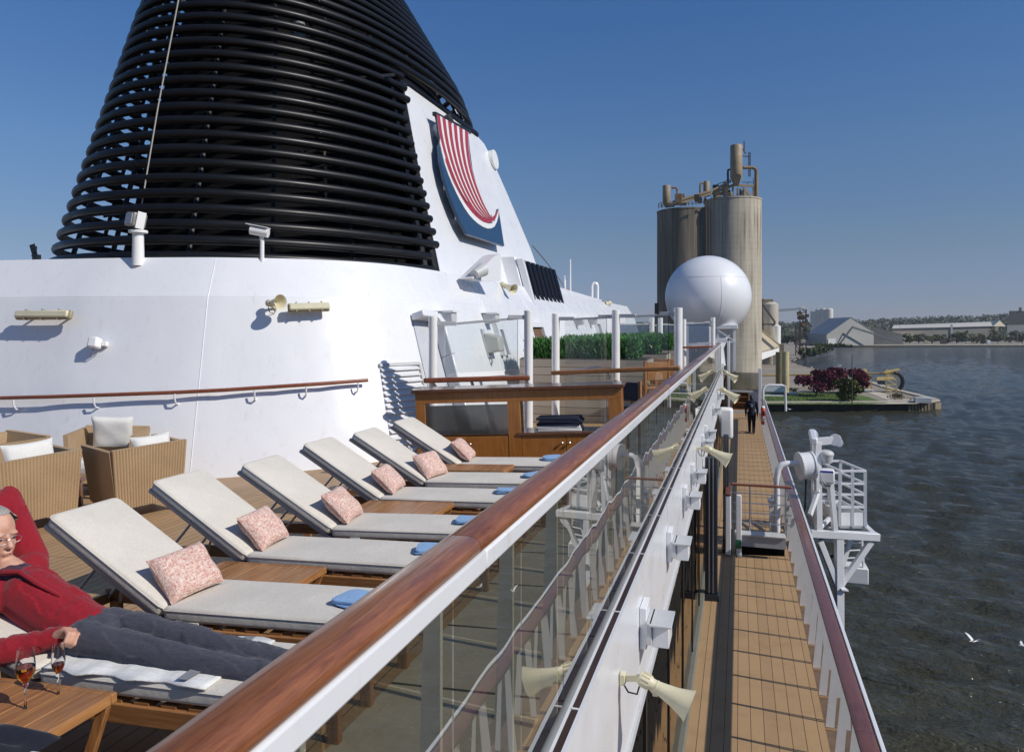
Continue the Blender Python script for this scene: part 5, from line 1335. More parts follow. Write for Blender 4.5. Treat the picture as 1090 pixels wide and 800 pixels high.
# near hand, knuckles up, resting over the belly hem
hdir = (V(-2.60, 2.46, -1.235) - wrn).normalized(); hsd = V(.15, -.75, .62); hsd = (hsd - hdir * hsd.dot(hdir)).normalized(); hup = hsd.cross(hdir)
HW = lambda a, b, c=0: wrn + hdir * a + hsd * b + hup * c
for b, e in ((-.030, .092), (-.010, .098), (.012, .095), (.030, .086)): mb.cap(HW(.0, b * .55), HW(e, b), .021, .0165, 10)
fl = []
for b, L_ in ((-.031, .036), (-.010, .042), (.012, .040), (.032, .032)):
    p0 = HW(.095, b); p1 = HW(.095 + L_ * .75, b * 1.05, -.026); p2 = HW(.095 + L_ * .35, b * 1.0, -.055); p3 = HW(.095 - L_ * .25, b * .95, -.058)
    mb.cap(p0, p1, .0125, .0115, 10); mb.cap(p1, p2, .0112, .0105, 10); mb.cap(p2, p3, .0102, .0092, 10)
mb.cap(HW(.02, -.028, -.008), HW(.056, -.050, -.018), .017, .014, 10); mb.cap(HW(.056, -.050, -.018), HW(.088, -.046, -.036), .0130, .0118, 10); mb.cap(HW(.088, -.046, -.036), HW(.102, -.026, -.050), .0115, .0095, 10)
# far hand behind the head
for b in (-.03, -.01, .01, .03): mb.cap(wrf + V(0, 0, b * .4), wrf + V(.05, -.09, b), .02, .016, 8); mb.cap(wrf + V(.05, -.09, b), wrf + V(.09, -.15, b), .012, .009, 8)
part('body', remeshed(mb, .0055, 3, .4), SKIN.m, man, smooth=180)
# hair
mb = MB()
mb.ell(H(-.022, 0, .040), (.100, .085, .097), 28, 18, HM); mb.ell(H(-.05, 0, -.01), (.075, .082, .075), 24, 14, HM)
for i in range(34):
    a = random.uniform(-.085, .085); b = random.uniform(-.03, .045); mb.ell(H(b, a * .9, .118 - abs(a) * .55 - max(0, b) * .5), (.030, .014, .014), 8, 6, HM)
hm = remeshed(mb, .006, 2, .4)
keep = []
hr = MB()
for p in hm.f:
    c = sum((hm.v[i] for i in p), Vector()) / len(p) - hd; lx, lz_ = c.dot(fw), c.dot(upv)
    if lx < .028 + .10 * (lz_ - .07) or lz_ > .105: keep.append(p)
used = sorted({i for p in keep for i in p}); mp = {u: k for k, u in enumerate(used)}
hr.v = [hm.v[u] for u in used]; hr.f = [[mp[i] for i in p] for p in keep]
part('hair', hr, HAIR, man, smooth=180)
for s_ in (1, -1):
    mb = MB(); mb.ell(H(.074, s_ * .031, -.003), (.011, .015, .008), 14, 10, HM); part('eye', mb, plain('eye_shade_%d' % (s_ + 1), (.10, .07, .06), .25), man)
    mb = MB(); mb.cap(H(.082, s_ * .015, .021), H(.068, s_ * .050, .020), .006, .004, 8); part('eyebrow', mb, HAIR, man)
mb = MB()
for s_ in (1, -1):
    mb.tube([H(.096 + .004 * math.cos(a), s_ * .031 + .023 * math.cos(a), -.006 + .016 * math.sin(a)) for a in [2 * PI * k / 20 for k in range(20)]], .0012, 6, closed=True)
    mb.tube([H(.094, s_ * .054, -.002), H(.04, s_ * .078, .0), H(-.02, s_ * .084, .0)], .0013, 6)
mb.tube([H(.100, .009, -.003), H(.103, 0, .0), H(.100, -.009, -.003)], .0013, 6); part('spectacles', mb, STEEL, man)
mb = MB(); mb.tube([H(.096, .020, -.069), H(.0995, 0, -.068), H(.096, -.020, -.069)], .0022, 6); part('mouth', mb, plain('lip', (.30, .12, .10), .5), man)
# shirt collar
mb = MB(); mb.cap(neck + V(.012, 0, -.018), che, .073, .110); mb.cap(neck + V(.02, -.01, -.02), V(-3.06, 2.53, -1.125), .060, .030)
part('shirt', remeshed(mb, .009, 4), SHIRT, man, smooth=180)
# fleece
def folds(b, amp, fr, seed=0):
    r = random.Random(seed); k = [V(r.gauss(0, 1), r.gauss(0, 1), r.gauss(0, 1)) * fr for _ in range(5)]; ph = [r.uniform(0, 6) for _ in range(5)]
    for v in b.v:
        s_ = sum(math.sin(q.dot(v) + p) for q, p in zip(k, ph)) / 5
        s2 = math.sin(k[0].dot(v) * 2.7 + 3 * s_) * math.sin(k[1].dot(v) * 2.1 + ph[2])
        v.z += amp * .45 * (1 - abs(s2)) * (1 if s2 > 0 else -.3)
        v.z += amp * (1 - abs(s_)) * (1 if s_ > 0 else -.6); v.y += amp * .5 * s_
    return b
mb = MB()
mb.cap(V(-3.21, 2.58, -1.17), che, .075, .122); mb.cap(che, bel, .122, .124); mb.cap(bel, V(-2.74, 2.58, -1.345), .124, .108); mb.cap(V(-3.19, 2.46, -1.22), V(-3.22, 2.70, -1.15), .075, .075)
mb.cap(shn, V(-3.13, 2.34, -1.295), .076, .066); mb.cap(V(-3.13, 2.34, -1.295), eln, .066, .064); mb.cap(eln, V(-2.90, 2.35, -1.345), .064, .054); mb.cap(V(-2.90, 2.35, -1.345), wrn + hdir * .022, .054, .042)
mb.cap(shf, elf, .078, .062); mb.cap(elf, V(-3.44, 2.66, -.92), .060, .046)
b = folds(remeshed(mb, .010, 4), .0065, 24, 5); part('fleece', b, KNIT, man, smooth=180)
# zip flap running down from the collar
mb = MB(); mb.tube([V(-3.15, 2.50, -1.095), V(-3.06, 2.51, -1.088), V(-2.97, 2.52, -1.135), V(-2.86, 2.54, -1.185)], [.014, .012, .010, .008], 8); part('zip_edge', mb, KNIT, man)
mb = MB()
mb.cap(pel, V(-2.66, 2.58, -1.345), .100, .090)
for a, b_, c in ((hn, kn, an), (hf, kf, af)):
    mb.cap(a, b_, .076, .060); mb.cap(b_, c, .059, .050)
b = folds(remeshed(mb, .009, 4), .0055, 24, 8); part('trousers', b, TROU, man, smooth=180)
mb = MB()
for c in (an, af): mb.cap(c + V(.02, 0, -.005), c + V(.12, -.09, .07), .040, .038)
part('shoes', remeshed(mb, .01, 3), plain('dark_shoes', (.02, .02, .022), .6), man, smooth=180)

# walking person, seen from behind
DKNAVY = fabric('crew_navy', (.012, .016, .032), var=.2, weave=200)
wx, wy = .50, 35.9; wz = walkz(wx)
wk = thing('person', 'person in dark navy clothes walking away along the tiled walkway', 'person', V(wx, wy, wz))
Pw = lambda x, y, z: V(wx + x, wy + y, wz + z)
mb = MB()
mb.ell(Pw(0, .03, 1.63), (.078, .095, .115), 20, 14); mb.ell(Pw(0, .125, 1.61), (.014, .02, .02), 8, 6)
for s_ in (1, -1): mb.ell(Pw(s_ * .08, .02, 1.62), (.012, .022, .034), 8, 8)
mb.cap(Pw(0, 0, 1.56), Pw(0, 0, 1.42), .058, .07); mb.cap(Pw(0, 0, 1.36), Pw(0, 0, 1.05), .145, .13); mb.cap(Pw(0, 0, 1.05), Pw(0, 0, .93), .13, .14); mb.cap(Pw(-.17, 0, 1.40), Pw(.17, 0, 1.40), .06, .06)
for s_, fy in ((-1, .14), (1, -.10)):
    mb.cap(Pw(s_ * .20, 0, 1.39), Pw(s_ * .25, -fy * .5, 1.10), .052, .044); mb.cap(Pw(s_ * .25, -fy * .5, 1.10), Pw(s_ * .255, -fy * .3 + .08, .86), .042, .03)
    hb = Pw(s_ * .255, -fy * .3 + .08, .86)
    mb.cap(hb, hb + V(0, .01, -.08), .032, .036)
    for q in (-.024, -.008, .008, .024): mb.cap(hb + V(q * .3, q, -.08), hb + V(-s_ * .01, q + .012, -.165 + abs(q) * .5), .0105, .008, 8)
    mb.cap(hb + V(0, .03, -.04), hb + V(-s_ * .02, .05, -.105), .013, .009, 8)
    kx = Pw(s_ * .09, fy * .8 + .02, .50); ax_ = Pw(s_ * .085, fy * 1.5 - (.12 if fy < 0 else 0), .09 if fy > 0 else .10)
    mb.cap(Pw(s_ * .09, 0, .92), kx, .09, .062); mb.cap(kx, ax_, .058, .042); mb.cap(ax_ + V(0, -.03, -.04), ax_ + V(0, .16, -.05), .042, .035)
part('body', remeshed(mb, .009, 3, .4), SKIN.m, wk, smooth=180)
mb = MB(); mb.ell(Pw(0, .01, 1.66), (.090, .100, .105), 20, 14); mb.ell(Pw(0, -.03, 1.60), (.082, .07, .09), 16, 10); part('hair', mb, plain('dark_hair', (.015, .012, .010), .5), wk)
mb = MB(); mb.cap(Pw(0, 0, 1.38), Pw(0, 0, 1.05), .165, .150); mb.cap(Pw(0, 0, 1.05), Pw(0, 0, .90), .150, .165); mb.cap(Pw(-.17, 0, 1.40), Pw(.17, 0, 1.40), .08, .08); mb.cap(Pw(0, 0, 1.46), Pw(0, 0, 1.42), .075, .1)
for s_, fy in ((-1, .14), (1, -.10)):
    mb.cap(Pw(s_ * .20, 0, 1.39), Pw(s_ * .25, -fy * .5, 1.10), .073, .062); mb.cap(Pw(s_ * .25, -fy * .5, 1.10), Pw(s_ * .255, -fy * .3 + .07, .89), .058, .045)
part('jacket', folds(remeshed(mb, .014, 4), .006, 20, 2), DKNAVY, wk, smooth=180)
mb = MB(); mb.cap(Pw(-.05, 0, .93), Pw(.05, 0, .93), .125, .125)
for s_, fy in ((-1, .14), (1, -.10)):
    kx = Pw(s_ * .09, fy * .8 + .02, .50); ax_ = Pw(s_ * .085, fy * 1.5 - (.12 if fy < 0 else 0), .09 if fy > 0 else .10)
    mb.cap(Pw(s_ * .09, 0, .92), kx, .115, .082); mb.cap(kx, ax_, .08, .066)
part('trousers', folds(remeshed(mb, .014, 4), .006, 25, 4), fabric('crew_black', (.010, .011, .016), var=.2, weave=200), wk, smooth=180)
mb = MB()
for s_, fy in ((-1, .14), (1, -.10)):
    ax_ = Pw(s_ * .085, fy * 1.5 - (.12 if fy < 0 else 0), .09 if fy > 0 else .10); mb.cap(ax_ + V(0, -.03, -.045), ax_ + V(0, .17, -.055), .052, .042)
part('shoes', remeshed(mb, .01, 2), plain('black_shoes', (.01, .01, .01), .5), wk, smooth=180)
mb = MB(); mb.ell(Pw(0, -.158, 1.26), (.045, .008, .05), 16, 8); mb.bx(wx - .09, wx + .09, wy - .17, wy - .158, wz + 1.345, wz + 1.365); part('back_print', mb, plain('pale_print', (.35, .37, .42), .6), wk)

# ------------------------------------------------------------------ gulls
GUW = plain('gull_white', (.78, .78, .76), .7, var=.04, scale=20); GUG = plain('gull_grey', (.36, .38, .41), .7, var=.06, scale=20); GUK = plain('gull_black', (.02, .02, .02), .7)
def gull(p, sc, rz, lift, label):
    t = thing('gull', label, 'gull', p, (0, 0, rz), 'white gulls flying over the water')
    mb = MB(); prof = [(0, -.24), (.03, -.22), (.055, -.12), (.075, 0), (.07, .10), (.05, .17), (.046, .20), (.048, .235), (.035, .27), (.012, .29), (.008, .33), (0, .335)]
    mb.lathe([(r * sc, z * sc) for r, z in prof], 16, (0, 0, 0), (0, 1, .05)); mb.hexa([V(-.03, -.2, -.005) * sc, V(.03, -.2, -.005) * sc, V(.03, -.2, .01) * sc, V(-.03, -.2, .01) * sc], [V(-.09, -.36, -.002) * sc, V(.09, -.36, -.002) * sc, V(.09, -.36, .004) * sc, V(-.09, -.36, .004) * sc])
    part('body', mb, GUW, t, 0, True, smooth=60)
    for s_ in (1, -1):
        mb = MB(); st = [(.04, .10, -.09, 0), (.20, .14, -.07, .5), (.36, .15, -.03, .85), (.52, .10, -.01, .95), (.60, .05, .0, 1.)]
        up = [V(s_ * x, a, .03 + lift * f * .30) * sc for x, a, b, f in st]; lo = [V(s_ * x, b, .03 + lift * f * .30) * sc for x, a, b, f in st]
        mb.grid([up, lo]); mb.grid([[v + V(0, 0, .012) * sc for v in up], [v + V(0, 0, .008) * sc for v in lo]], flip=True); part('wing', mb, GUG if s_ < 0 else GUW, t, 0, True)
        mb = MB(); tp = [(.601, .055, .0, 1.), (.70, .0, -.02, 1.05)]
        up = [V(s_ * x, a, .036 + lift * f * .30) * sc for x, a, b, f in tp]; lo = [V(s_ * x, b, .036 + lift * f * .30) * sc for x, a, b, f in tp]
        mb.grid([up, lo]); part('wing_tip', mb, GUK, t, 0, True)
    return t
gull(U(1036, 682, 30), .62, R(120), 1.0, 'white gull with raised wings low over the near water')
gull(U(1088.5, 687, 31), .5, R(80), .5, 'white gull at the right edge of the picture, partly out of frame')
gull(U(841, 435.5, 105), .9, R(150), .3, 'white gull flying in front of the dark quay wall')
gull(U(912, 393, 168), .6, R(150), .2, 'tiny white gull over the far basin near the crimson trees')
# ------------------------------------------------------------------ land, quay, hills
WL = -18.0
def UW(px, py, z=WL):
    d = -z * FOC / (py - CY); return U(px, py, d)
LZ = -16.4
shore = [UW(560, 438.5), UW(700, 437.5), UW(845, 437), UW(940, 436.5), UW(990, 436.2), UW(1000, 434.5), UW(996, 432.5), UW(968, 425), UW(948, 419.5), UW(930, 413), UW(905, 406.5), UW(880, 400.5), UW(858, 394.5), UW(843, 390), UW(841, 387), UW(850, 382.5), UW(862, 379), UW(876, 375.5), UW(884, 371.5), UW(893, 369), UW(1000, 368.7), UW(1090, 368.5), UW(1400, 368), UW(1900, 368)]
m = N('land_ground'); co = m.co(); f = m.noise(m.co((.03, .03, .03)), 2, 6, .6); g = m.noise(m.co((.5, .5, .5)), 2, 5)
m.setin(Base_Color=m.ramp(m.math('ADD', m.math('MULTIPLY', f, .65), m.math('MULTIPLY', g, .35)), [(.32, (.20, .165, .125)), (.5, (.27, .235, .19)), (.62, (.30, .27, .225)), (.72, (.13, .14, .07))]), Roughness=.9)
GROUND = m.m
far = [V(3500, 9000, 0), V(-6000, 9000, 0), V(-3000, 300, 0), V(-300, 140, 0)]
mb = MB(); pl2 = [V(p.x, p.y, LZ) for p in shore] + [V(p.x, p.y, LZ) for p in far]
mb.poly(pl2); n = len(pl2)
struct('land', mb, GROUND, smooth=0)
DARKQ = plain('sheet_piling_dark', (.030, .028, .026), .8, var=.4, scale=.5); CONC = plain('quay_concrete', (.42, .38, .31), .85, var=.18, scale=.4)
mb = MB(); sp = [V(p.x, p.y, 0) for p in shore]
for a, b in zip(sp[:-1], sp[1:]):
    mb.add([a + V(0, 0, -19), b + V(0, 0, -19), b + V(0, 0, LZ), a + V(0, 0, LZ)], [(0, 1, 2, 3)])
t = thing('quay_wall', 'dark sheet pile quay wall with pale concrete cap along the water', 'wall', V(sp[3].x, sp[3].y, -18))
part('sheet_piling', mb, DARKQ, t, smooth=0)
mb = MB()
for a, b in zip(sp[:9], sp[1:10]):
    u = (b - a).normalized(); nn = V(-u.y, u.x, 0); k = 1.6
    mb.hexa([a + V(0, 0, LZ + .004) - nn * .15, b + V(0, 0, LZ + .004) - nn * .15, b + nn * k + V(0, 0, LZ + .004), a + nn * k + V(0, 0, LZ + .004)], [a + V(0, 0, LZ + .3) - nn * .15, b + V(0, 0, LZ + .3) - nn * .15, b + nn * k + V(0, 0, LZ + .3), a + nn * k + V(0, 0, LZ + .3)])
for a, b in zip(sp[19:-1], sp[20:]):
    mb.hexa([a + V(0, -.3, LZ - .6), b + V(0, -.3, LZ - .6), b + V(0, 4, LZ - .6), a + V(0, 4, LZ - .6)], [a + V(0, -.3, LZ + .4), b + V(0, -.3, LZ + .4), b + V(0, 4, LZ + .4), a + V(0, 4, LZ + .4)])
part('concrete_cap', mb, CONC, t, smooth=0)
for i in range(16):
    f = i / 15; p = sp[4].lerp(sp[5], f) if i > 6 else sp[3].lerp(sp[4], .55 + f)
    mb = MB(); mb.cyl(V(p.x, p.y - .3, -19), V(p.x, p.y - .3, LZ - .2), .28, 10); part('timber_pile', mb, plain('pile_tan', (.25, .20, .13), .8) if i == 0 else bpy.data.materials['pile_tan'], t)
def UL(px, py, z=LZ): return UW(px, py, z)
# lawn and path on the pier
LAWN = N('lawn_grass'); f = LAWN.noise(LAWN.co((.25, .6, .3)), 2, 6, .6)
LAWN.setin(Base_Color=LAWN.ramp(f, [(.3, (.055, .095, .015)), (.7, (.11, .175, .032))]), Roughness=.9)
lawn = [UL(700, 430.5), UL(925, 430.3), UL(944, 429), UL(925, 422.5), UL(903, 418), UL(700, 418)]
mb = MB(); mb.poly([V(p.x, p.y, LZ + .03) for p in lawn]); struct('lawn', mb, LAWN.m, smooth=0)
mb = MB()
for k in range(9000):
    a = random.random(); p = lawn[0].lerp(lawn[1], random.random() * .98 + .01); q = lawn[5].lerp(lawn[4], (p.x - lawn[0].x) / (lawn[1].x - lawn[0].x)); c = p.lerp(q, a); c.z = LZ + .03
    h = random.uniform(.12, .35); s_ = V(random.gauss(0, 1), random.gauss(0, 1), 0).normalized() * .06; mb.add([c - s_, c + s_, c + V(random.gauss(0, .08), random.gauss(0, .08), h)], [(0, 1, 2)])
struct('grass', mb, LAWN.m, 'stuff', 0, 'green grass of the pier lawn', fix=False)
path = [UL(925, 430.2), UL(975, 429.8), UL(985, 428), UL(955, 423), UL(938, 418), UL(925, 413.5), UL(915, 414.5), UL(930, 420), UL(946, 426.5), UL(944, 429.2)]
mb = MB(); mb.poly([V(p.x, p.y, LZ + .05) for p in path]); struct('path', mb, plain('path_concrete', (.50, .45, .36), .85, var=.12, scale=.3), smooth=0)

def rock_bank(label):
    pass
# ------------------------------------------------------------------ trees
def leafm(name, a, b):
    m = N(name); nz = m.noise(m.co((.7, .7, .7)), 2.5, 3); n2 = m.noise(m.co(), 2.2, 2)
    m.setin(Base_Color=m.ramp(m.math('ADD', m.math('MULTIPLY', nz, .6), m.math('MULTIPLY', n2, .4)), [(.3, a), (.7, b)]), Roughness=.65)
    m.p.inputs['Specular IOR Level'].default_value = .2
    return m.m
CRIM = leafm('crimson_leaf', (.045, .006, .018), (.15, .018, .045)); OLIV = leafm('olive_leaf', (.045, .055, .012), (.10, .115, .028)); DGRN = leafm('woodland_leaf', (.035, .050, .022), (.085, .105, .042)); YGRN = leafm('spring_leaf', (.07, .085, .022), (.125, .14, .042)); BRWN = leafm('budding_leaf', (.09, .078, .042), (.17, .15, .085))
BARK = plain('bark', (.07, .05, .035), .9, var=.3, scale=4)
def crown(mb, c, rx, ry, rz, n, s, seed, lobes=9):
    rnd = random.Random(seed); L = []
    for i in range(lobes):
        a = rnd.uniform(0, 2 * PI); e = rnd.uniform(-.55, .9); r_ = rnd.uniform(.25, .72)
        L.append((V(c.x + rx * r_ * math.cos(a), c.y + ry * r_ * math.sin(a), c.z + rz * e * .75), rnd.uniform(.30, .5)))
    for i in range(n):
        q, k = L[rnd.randrange(lobes)]
        d = V(rnd.gauss(0, 1), rnd.gauss(0, 1), rnd.gauss(0, 1)).normalized() * rnd.random() ** .42
        p = V(q.x + d.x * rx * k, q.y + d.y * ry * k, q.z + d.z * rz * k)
        a = V(rnd.gauss(0, 1), rnd.gauss(0, 1), rnd.gauss(0, 1)).normalized(); b = a.cross(V(rnd.gauss(0, 1), rnd.gauss(0, 1), rnd.gauss(0, 1))).normalized(); z_ = s * rnd.uniform(.6, 1.4)
        mb.quad(p, a * z_ * .5, b * z_ * .5)
    return L
def tree(p, h, w, mat_, label, n=900, s=.35, trunk=.25, seed=0, name='tree', group=None, cz=.58, wide=1.):
    t = thing(name, label, 'tree' if 'bush' not in name else 'bush', p, group=group)
    mb = MB(); c = p + V(0, 0, h * cz); L = crown(mb, c, w / 2 * 1.15, w / 2 * wide, h * (1 - cz) * 1.15, n, s, seed)
    part('crown', mb, mat_, t, smooth=0, fix=False)
    mb = MB(); mb.tube([p - V(0, 0, .3), p + V(.05 * h * .2, 0, h * .25), p + V(-.03 * h * .2, 0, h * cz)], [trunk, trunk * .75, trunk * .4], 8)
    for q, k in L[:6]: mb.tube([p + V(0, 0, h * .25), (p + V(0, 0, h * .4)).lerp(q, .5), q], [trunk * .5, trunk * .35, trunk * .12], 6)
    part('trunk', mb, BARK, t)
    return t
tree(UL(869, 421.5), 6.0, 9.0, CRIM, 'crimson crab apple tree on the pier lawn, the nearer to the yellow tank', 2600, .42, .2, 1, 'crab_apple_tree', 'crimson crab apple trees')
tree(UL(904, 418.5), 6.0, 10.5, CRIM, 'crimson crab apple tree on the pier lawn, partly behind the olive bush', 2600, .42, .2, 2, 'crab_apple_tree', 'crimson crab apple trees')
tree(UL(905, 427.5), 5.0, 7.6, OLIV, 'rounded olive green bush in front of the crimson trees', 2400, .34, .12, 3, 'bush', None, .5)
for i, (px, py, h, w, lb) in enumerate(((830, 418, 1.6, 3, 'small dark shrub beside the yellow tank'), (953, 424.5, 1.2, 4, 'low tan shrub at the tip of the pier'), (842, 417, 1.0, 3, 'small dark shrub on the lawn behind the pier edge'))):
    tree(UL(px, py), h, w, DGRN if i != 1 else BRWN, lb, 300, .25, .06, 30 + i, 'bush', None, .5)
for i, (px, py) in enumerate(((863, 378.8), (868, 378.2), (874, 376.8), (880, 375.2), (857, 380.5))):
    tree(UL(px, py), 4.6, 8, DGRN, ['dark round bush on the far bank, nearest the lattice tower', 'dark round bush on the far bank, biggest of its row', 'dark round bush on the far bank, third from the lattice tower', 'dark round bush on the far bank, nearest the grey shed', 'dark round bush on the far bank, lowest at the bend'][i], 300, .8, .2, 40 + i, 'bush', 'dark bushes on the far bank', .5)
tree(UW(887, 371, LZ), 4, 26, YGRN, 'yellow green scrub on the bank in front of the grey shed', 500, 1., .2, 51, 'bush', None, .45, .3)

# rubble bank along the basin
RUB = plain('rubble_stone', (.34, .30, .25), .9, var=.3, scale=1.2)
mb = MB(); rnd = random.Random(4)
for a, b in zip(sp[8:18], sp[9:19]):
    L_ = (b - a).length
    for k in range(int(L_ * 1.6)):
        p = a.lerp(b, rnd.random()) + V(rnd.gauss(0, .8) - .8, rnd.gauss(0, .8), 0); s_ = rnd.uniform(.3, .9)
        Mx = Euler((rnd.uniform(0, 3), rnd.uniform(0, 3), rnd.uniform(0, 3))).to_matrix(); mb.box((p.x, p.y, LZ - rnd.uniform(-.1, 1.0)), (s_, s_ * .8, s_ * .7), Mx)
struct('rubble', mb, RUB, 'stuff', 0, 'pale rubble stones along the basin bank', fix=False)

# ------------------------------------------------------------------ concrete silos
SIL = N('silo_concrete'); co = SIL.co(); f = SIL.noise(SIL.co((.42, .42, .012)), 3, 6, .68); g = SIL.noise(SIL.co((.06, .06, .05)), 2, 5); X_, Y_, Z_ = SIL.sep(SIL.co())
ln, _ = seams(SIL, Z_, 1.55, .09)
k = SIL.math('ADD', SIL.math('MULTIPLY', f, .7), SIL.math('MULTIPLY', g, .3))
SIL.setin(Base_Color=SIL.mix(SIL.math('ADD', SIL.math('MULTIPLY', ln, .28), .72), (.15, .13, .10), SIL.ramp(k, [(.36, (.17, .145, .11)), (.46, (.36, .32, .255)), (.54, (.44, .395, .32)), (.66, (.56, .51, .42))])), Roughness=.9)
SILD = N('silo_stained_shaded'); f = SILD.noise(SILD.co((.5, .5, .02)), 2.4, 6, .65)
SILD.setin(Base_Color=SILD.ramp(f, [(.35, (.10, .085, .068)), (.55, (.21, .18, .14)), (.7, (.33, .29, .23))]), Roughness=.9)  # left silo's shade is put into this darker concrete, along with its streaks
RUST = plain('rust_pipe', (.24, .155, .09), .8, var=.25, scale=.5); TANS = plain('tan_steel', (.30, .235, .15), .6, var=.2, scale=.5); DKST = plain('dark_gantry_steel', (.06, .05, .04), .7, var=.3)
DS = 204.
cR = U(780, 412, DS); cL = U(730, 412, DS + 5)
rR = 29.3 / FOC * DS; rL = 30.8 / FOC * DS
zR = (CY - 213.5) / FOC * DS; zL = (CY - 222) / FOC * DS
t = thing('grain_silo', 'tall weathered concrete silo pair with rusty gantry and dust collectors on top', 'silo', V(cR.x, cR.y, LZ))
mb = MB(); mb.lathe([(rR, 0), (rR, zR - LZ - .5), (rR + .12, zR - LZ - .4), (rR + .12, zR - LZ), (0, zR - LZ)], 64, (cR.x, cR.y, LZ)); part('silo_cylinder', mb, SIL.m, t, smooth=30)
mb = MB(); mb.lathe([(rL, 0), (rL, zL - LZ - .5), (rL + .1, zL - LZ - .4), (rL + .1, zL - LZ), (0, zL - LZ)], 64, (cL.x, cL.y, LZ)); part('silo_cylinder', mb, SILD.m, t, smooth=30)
mb = MB(); mb.cyl(U(805, 420, DS - 4), U(805, 182, DS - 4), .5, 12); mb.tube([U(805, 183, DS - 4), U(804.3, 180, DS - 4), U(801, 178.4, DS - 4), U(791, 178.5, DS - 4)], .45, 10); part('down_pipe', mb, RUST, t)
mb = MB()
mb.bar(U(751.3, 213, DS - 6.5), U(752.3, 275, DS - 6.5), .25, .25); mb.bar(U(754.6, 213, DS - 6.5), U(755, 275, DS - 6.5), .25, .25)
for i in range(30): mb.bar(U(751, 214 + i * 2, DS - 6.5), U(755, 214 + i * 2, DS - 6.5), .12, .12)
part('ladder', mb, DKST, t, smooth=0)
mb = MB(); mb.bx(cL.x - rL - .4, cL.x - rL + 1.5, cL.y - 3, cL.y + 3, LZ, (CY - 322) / FOC * DS); part('duct', mb, DKST, t, smooth=0)
def sc_cyl(px, y0, y1, w, d, mat_, name, cone=0):
    mb = MB(); a, b = U(px, y0, d), U(px, y1, d); r_ = w / 2 / FOC * d; b.x, b.y = a.x, a.y
    mb.lathe([(0, 0), (r_ * (.35 if cone else 1), 0), (r_, (b.z - a.z) * cone), (r_, b.z - a.z), (r_ * .9, b.z - a.z + .25), (0, b.z - a.z + .3)], 28, a); return part(name, mb, mat_, t, smooth=40)
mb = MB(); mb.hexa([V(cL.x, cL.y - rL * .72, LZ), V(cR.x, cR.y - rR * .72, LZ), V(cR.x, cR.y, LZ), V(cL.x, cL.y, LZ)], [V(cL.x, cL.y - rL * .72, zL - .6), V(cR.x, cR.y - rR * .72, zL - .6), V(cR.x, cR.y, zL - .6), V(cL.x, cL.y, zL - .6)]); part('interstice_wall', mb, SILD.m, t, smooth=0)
sc_cyl(783.8, 198, 155.5, 12.6, DS - 1, TANS, 'dust_collector', .22)
sc_cyl(709.5, 221, 198.5, 8.4, DS + 5, TANS, 'dust_collector', .2)
sc_cyl(752, 209, 194, 6.6, DS + 1, TANS, 'dust_collector')
def bars(name, L_, w_, mat_, d=DS):
    mb = MB()
    for a, b in L_: mb.bar(U(*a, d), U(*b, d), w_, w_)
    return part(name, mb, mat_, t, smooth=0)
bars('gantry', [((712, 220), (757, 206)), ((757, 206), (780, 197)), ((716, 215), (757, 203)), ((757, 203), (778, 193)), ((758, 214), (778, 198)), ((758, 206), (778, 206)), ((766, 200), (766, 214)), ((774, 196), (774, 213)), ((780, 197), (802, 198)), ((791, 199), (803, 214)), ((802, 198), (802, 214)), ((780, 198), (780, 214)), ((785, 200), (785, 214)), ((765, 212), (780, 206))], .55, TANS)
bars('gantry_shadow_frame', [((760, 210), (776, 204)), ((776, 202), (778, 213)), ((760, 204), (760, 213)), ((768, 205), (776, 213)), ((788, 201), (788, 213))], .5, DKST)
mb = MB(); mb.hexa([U(720, 216, DS + 3), U(757, 208, DS + 3), U(757, 208, DS + 6), U(720, 216, DS + 6)], [U(720, 212, DS + 3), U(757, 203, DS + 3), U(757, 203, DS + 6), U(720, 212, DS + 6)]); part('conveyor_housing', mb, TANS, t, smooth=0)
mb = MB(); mb.hexa([U(788, 213.5, DS - 2), U(795, 213.5, DS - 2), U(795, 213.5, DS + 2), U(788, 213.5, DS + 2)], [U(789, 203, DS - 2), U(794, 200, DS - 2), U(794, 200, DS + 2), U(789, 203, DS + 2)]); part('hopper', mb, TANS, t, smooth=0)
rnd = random.Random(21)
for i in range(16):
    f = rnd.random(); px = 712 + 66 * f; py = 219 - 9 * f - (0 if px < 752 else 5); h_ = rnd.uniform(1.5, 5.5)
    d_ = DS + rnd.uniform(-2, 4); mb = MB(); w_ = rnd.uniform(.5, 2.0)
    a = U(px, py, d_); mb.box(a + V(0, 0, h_ * .5 - .8), (w_, w_, h_ * .5)); mb.cyl(a, a + V(0, 0, h_ * .6), .2, 6); part('roof_clutter', mb, (TANS, RUST, DKST)[i % 3], t, smooth=0)
bars('parapet_rail', [((701 + 4 * i, 218.3 - i * .35), (701 + 4 * i, 221.8 - i * .35)) for i in range(13)] + [((701, 218.3), (750, 214)), ((701, 220), (750, 215.8))] + [((757 + 4 * i, 209.5), (757 + 4 * i, 213.2)) for i in range(13)] + [((757, 209.5), (806, 209.5)), ((757, 211.3), (806, 211.3))], .14, DKST, DS - 5)
bars('handrail', [((764, 196), (778, 191)), ((764, 196), (764, 201)), ((770, 193.5), (770, 199)), ((790, 194), (802, 194)), ((796, 194), (796, 198)), ((802, 190), (802, 198)), ((701, 217), (704, 215)), ((701, 217), (701, 222)), ((704, 215), (704, 221))], .18, DKST)
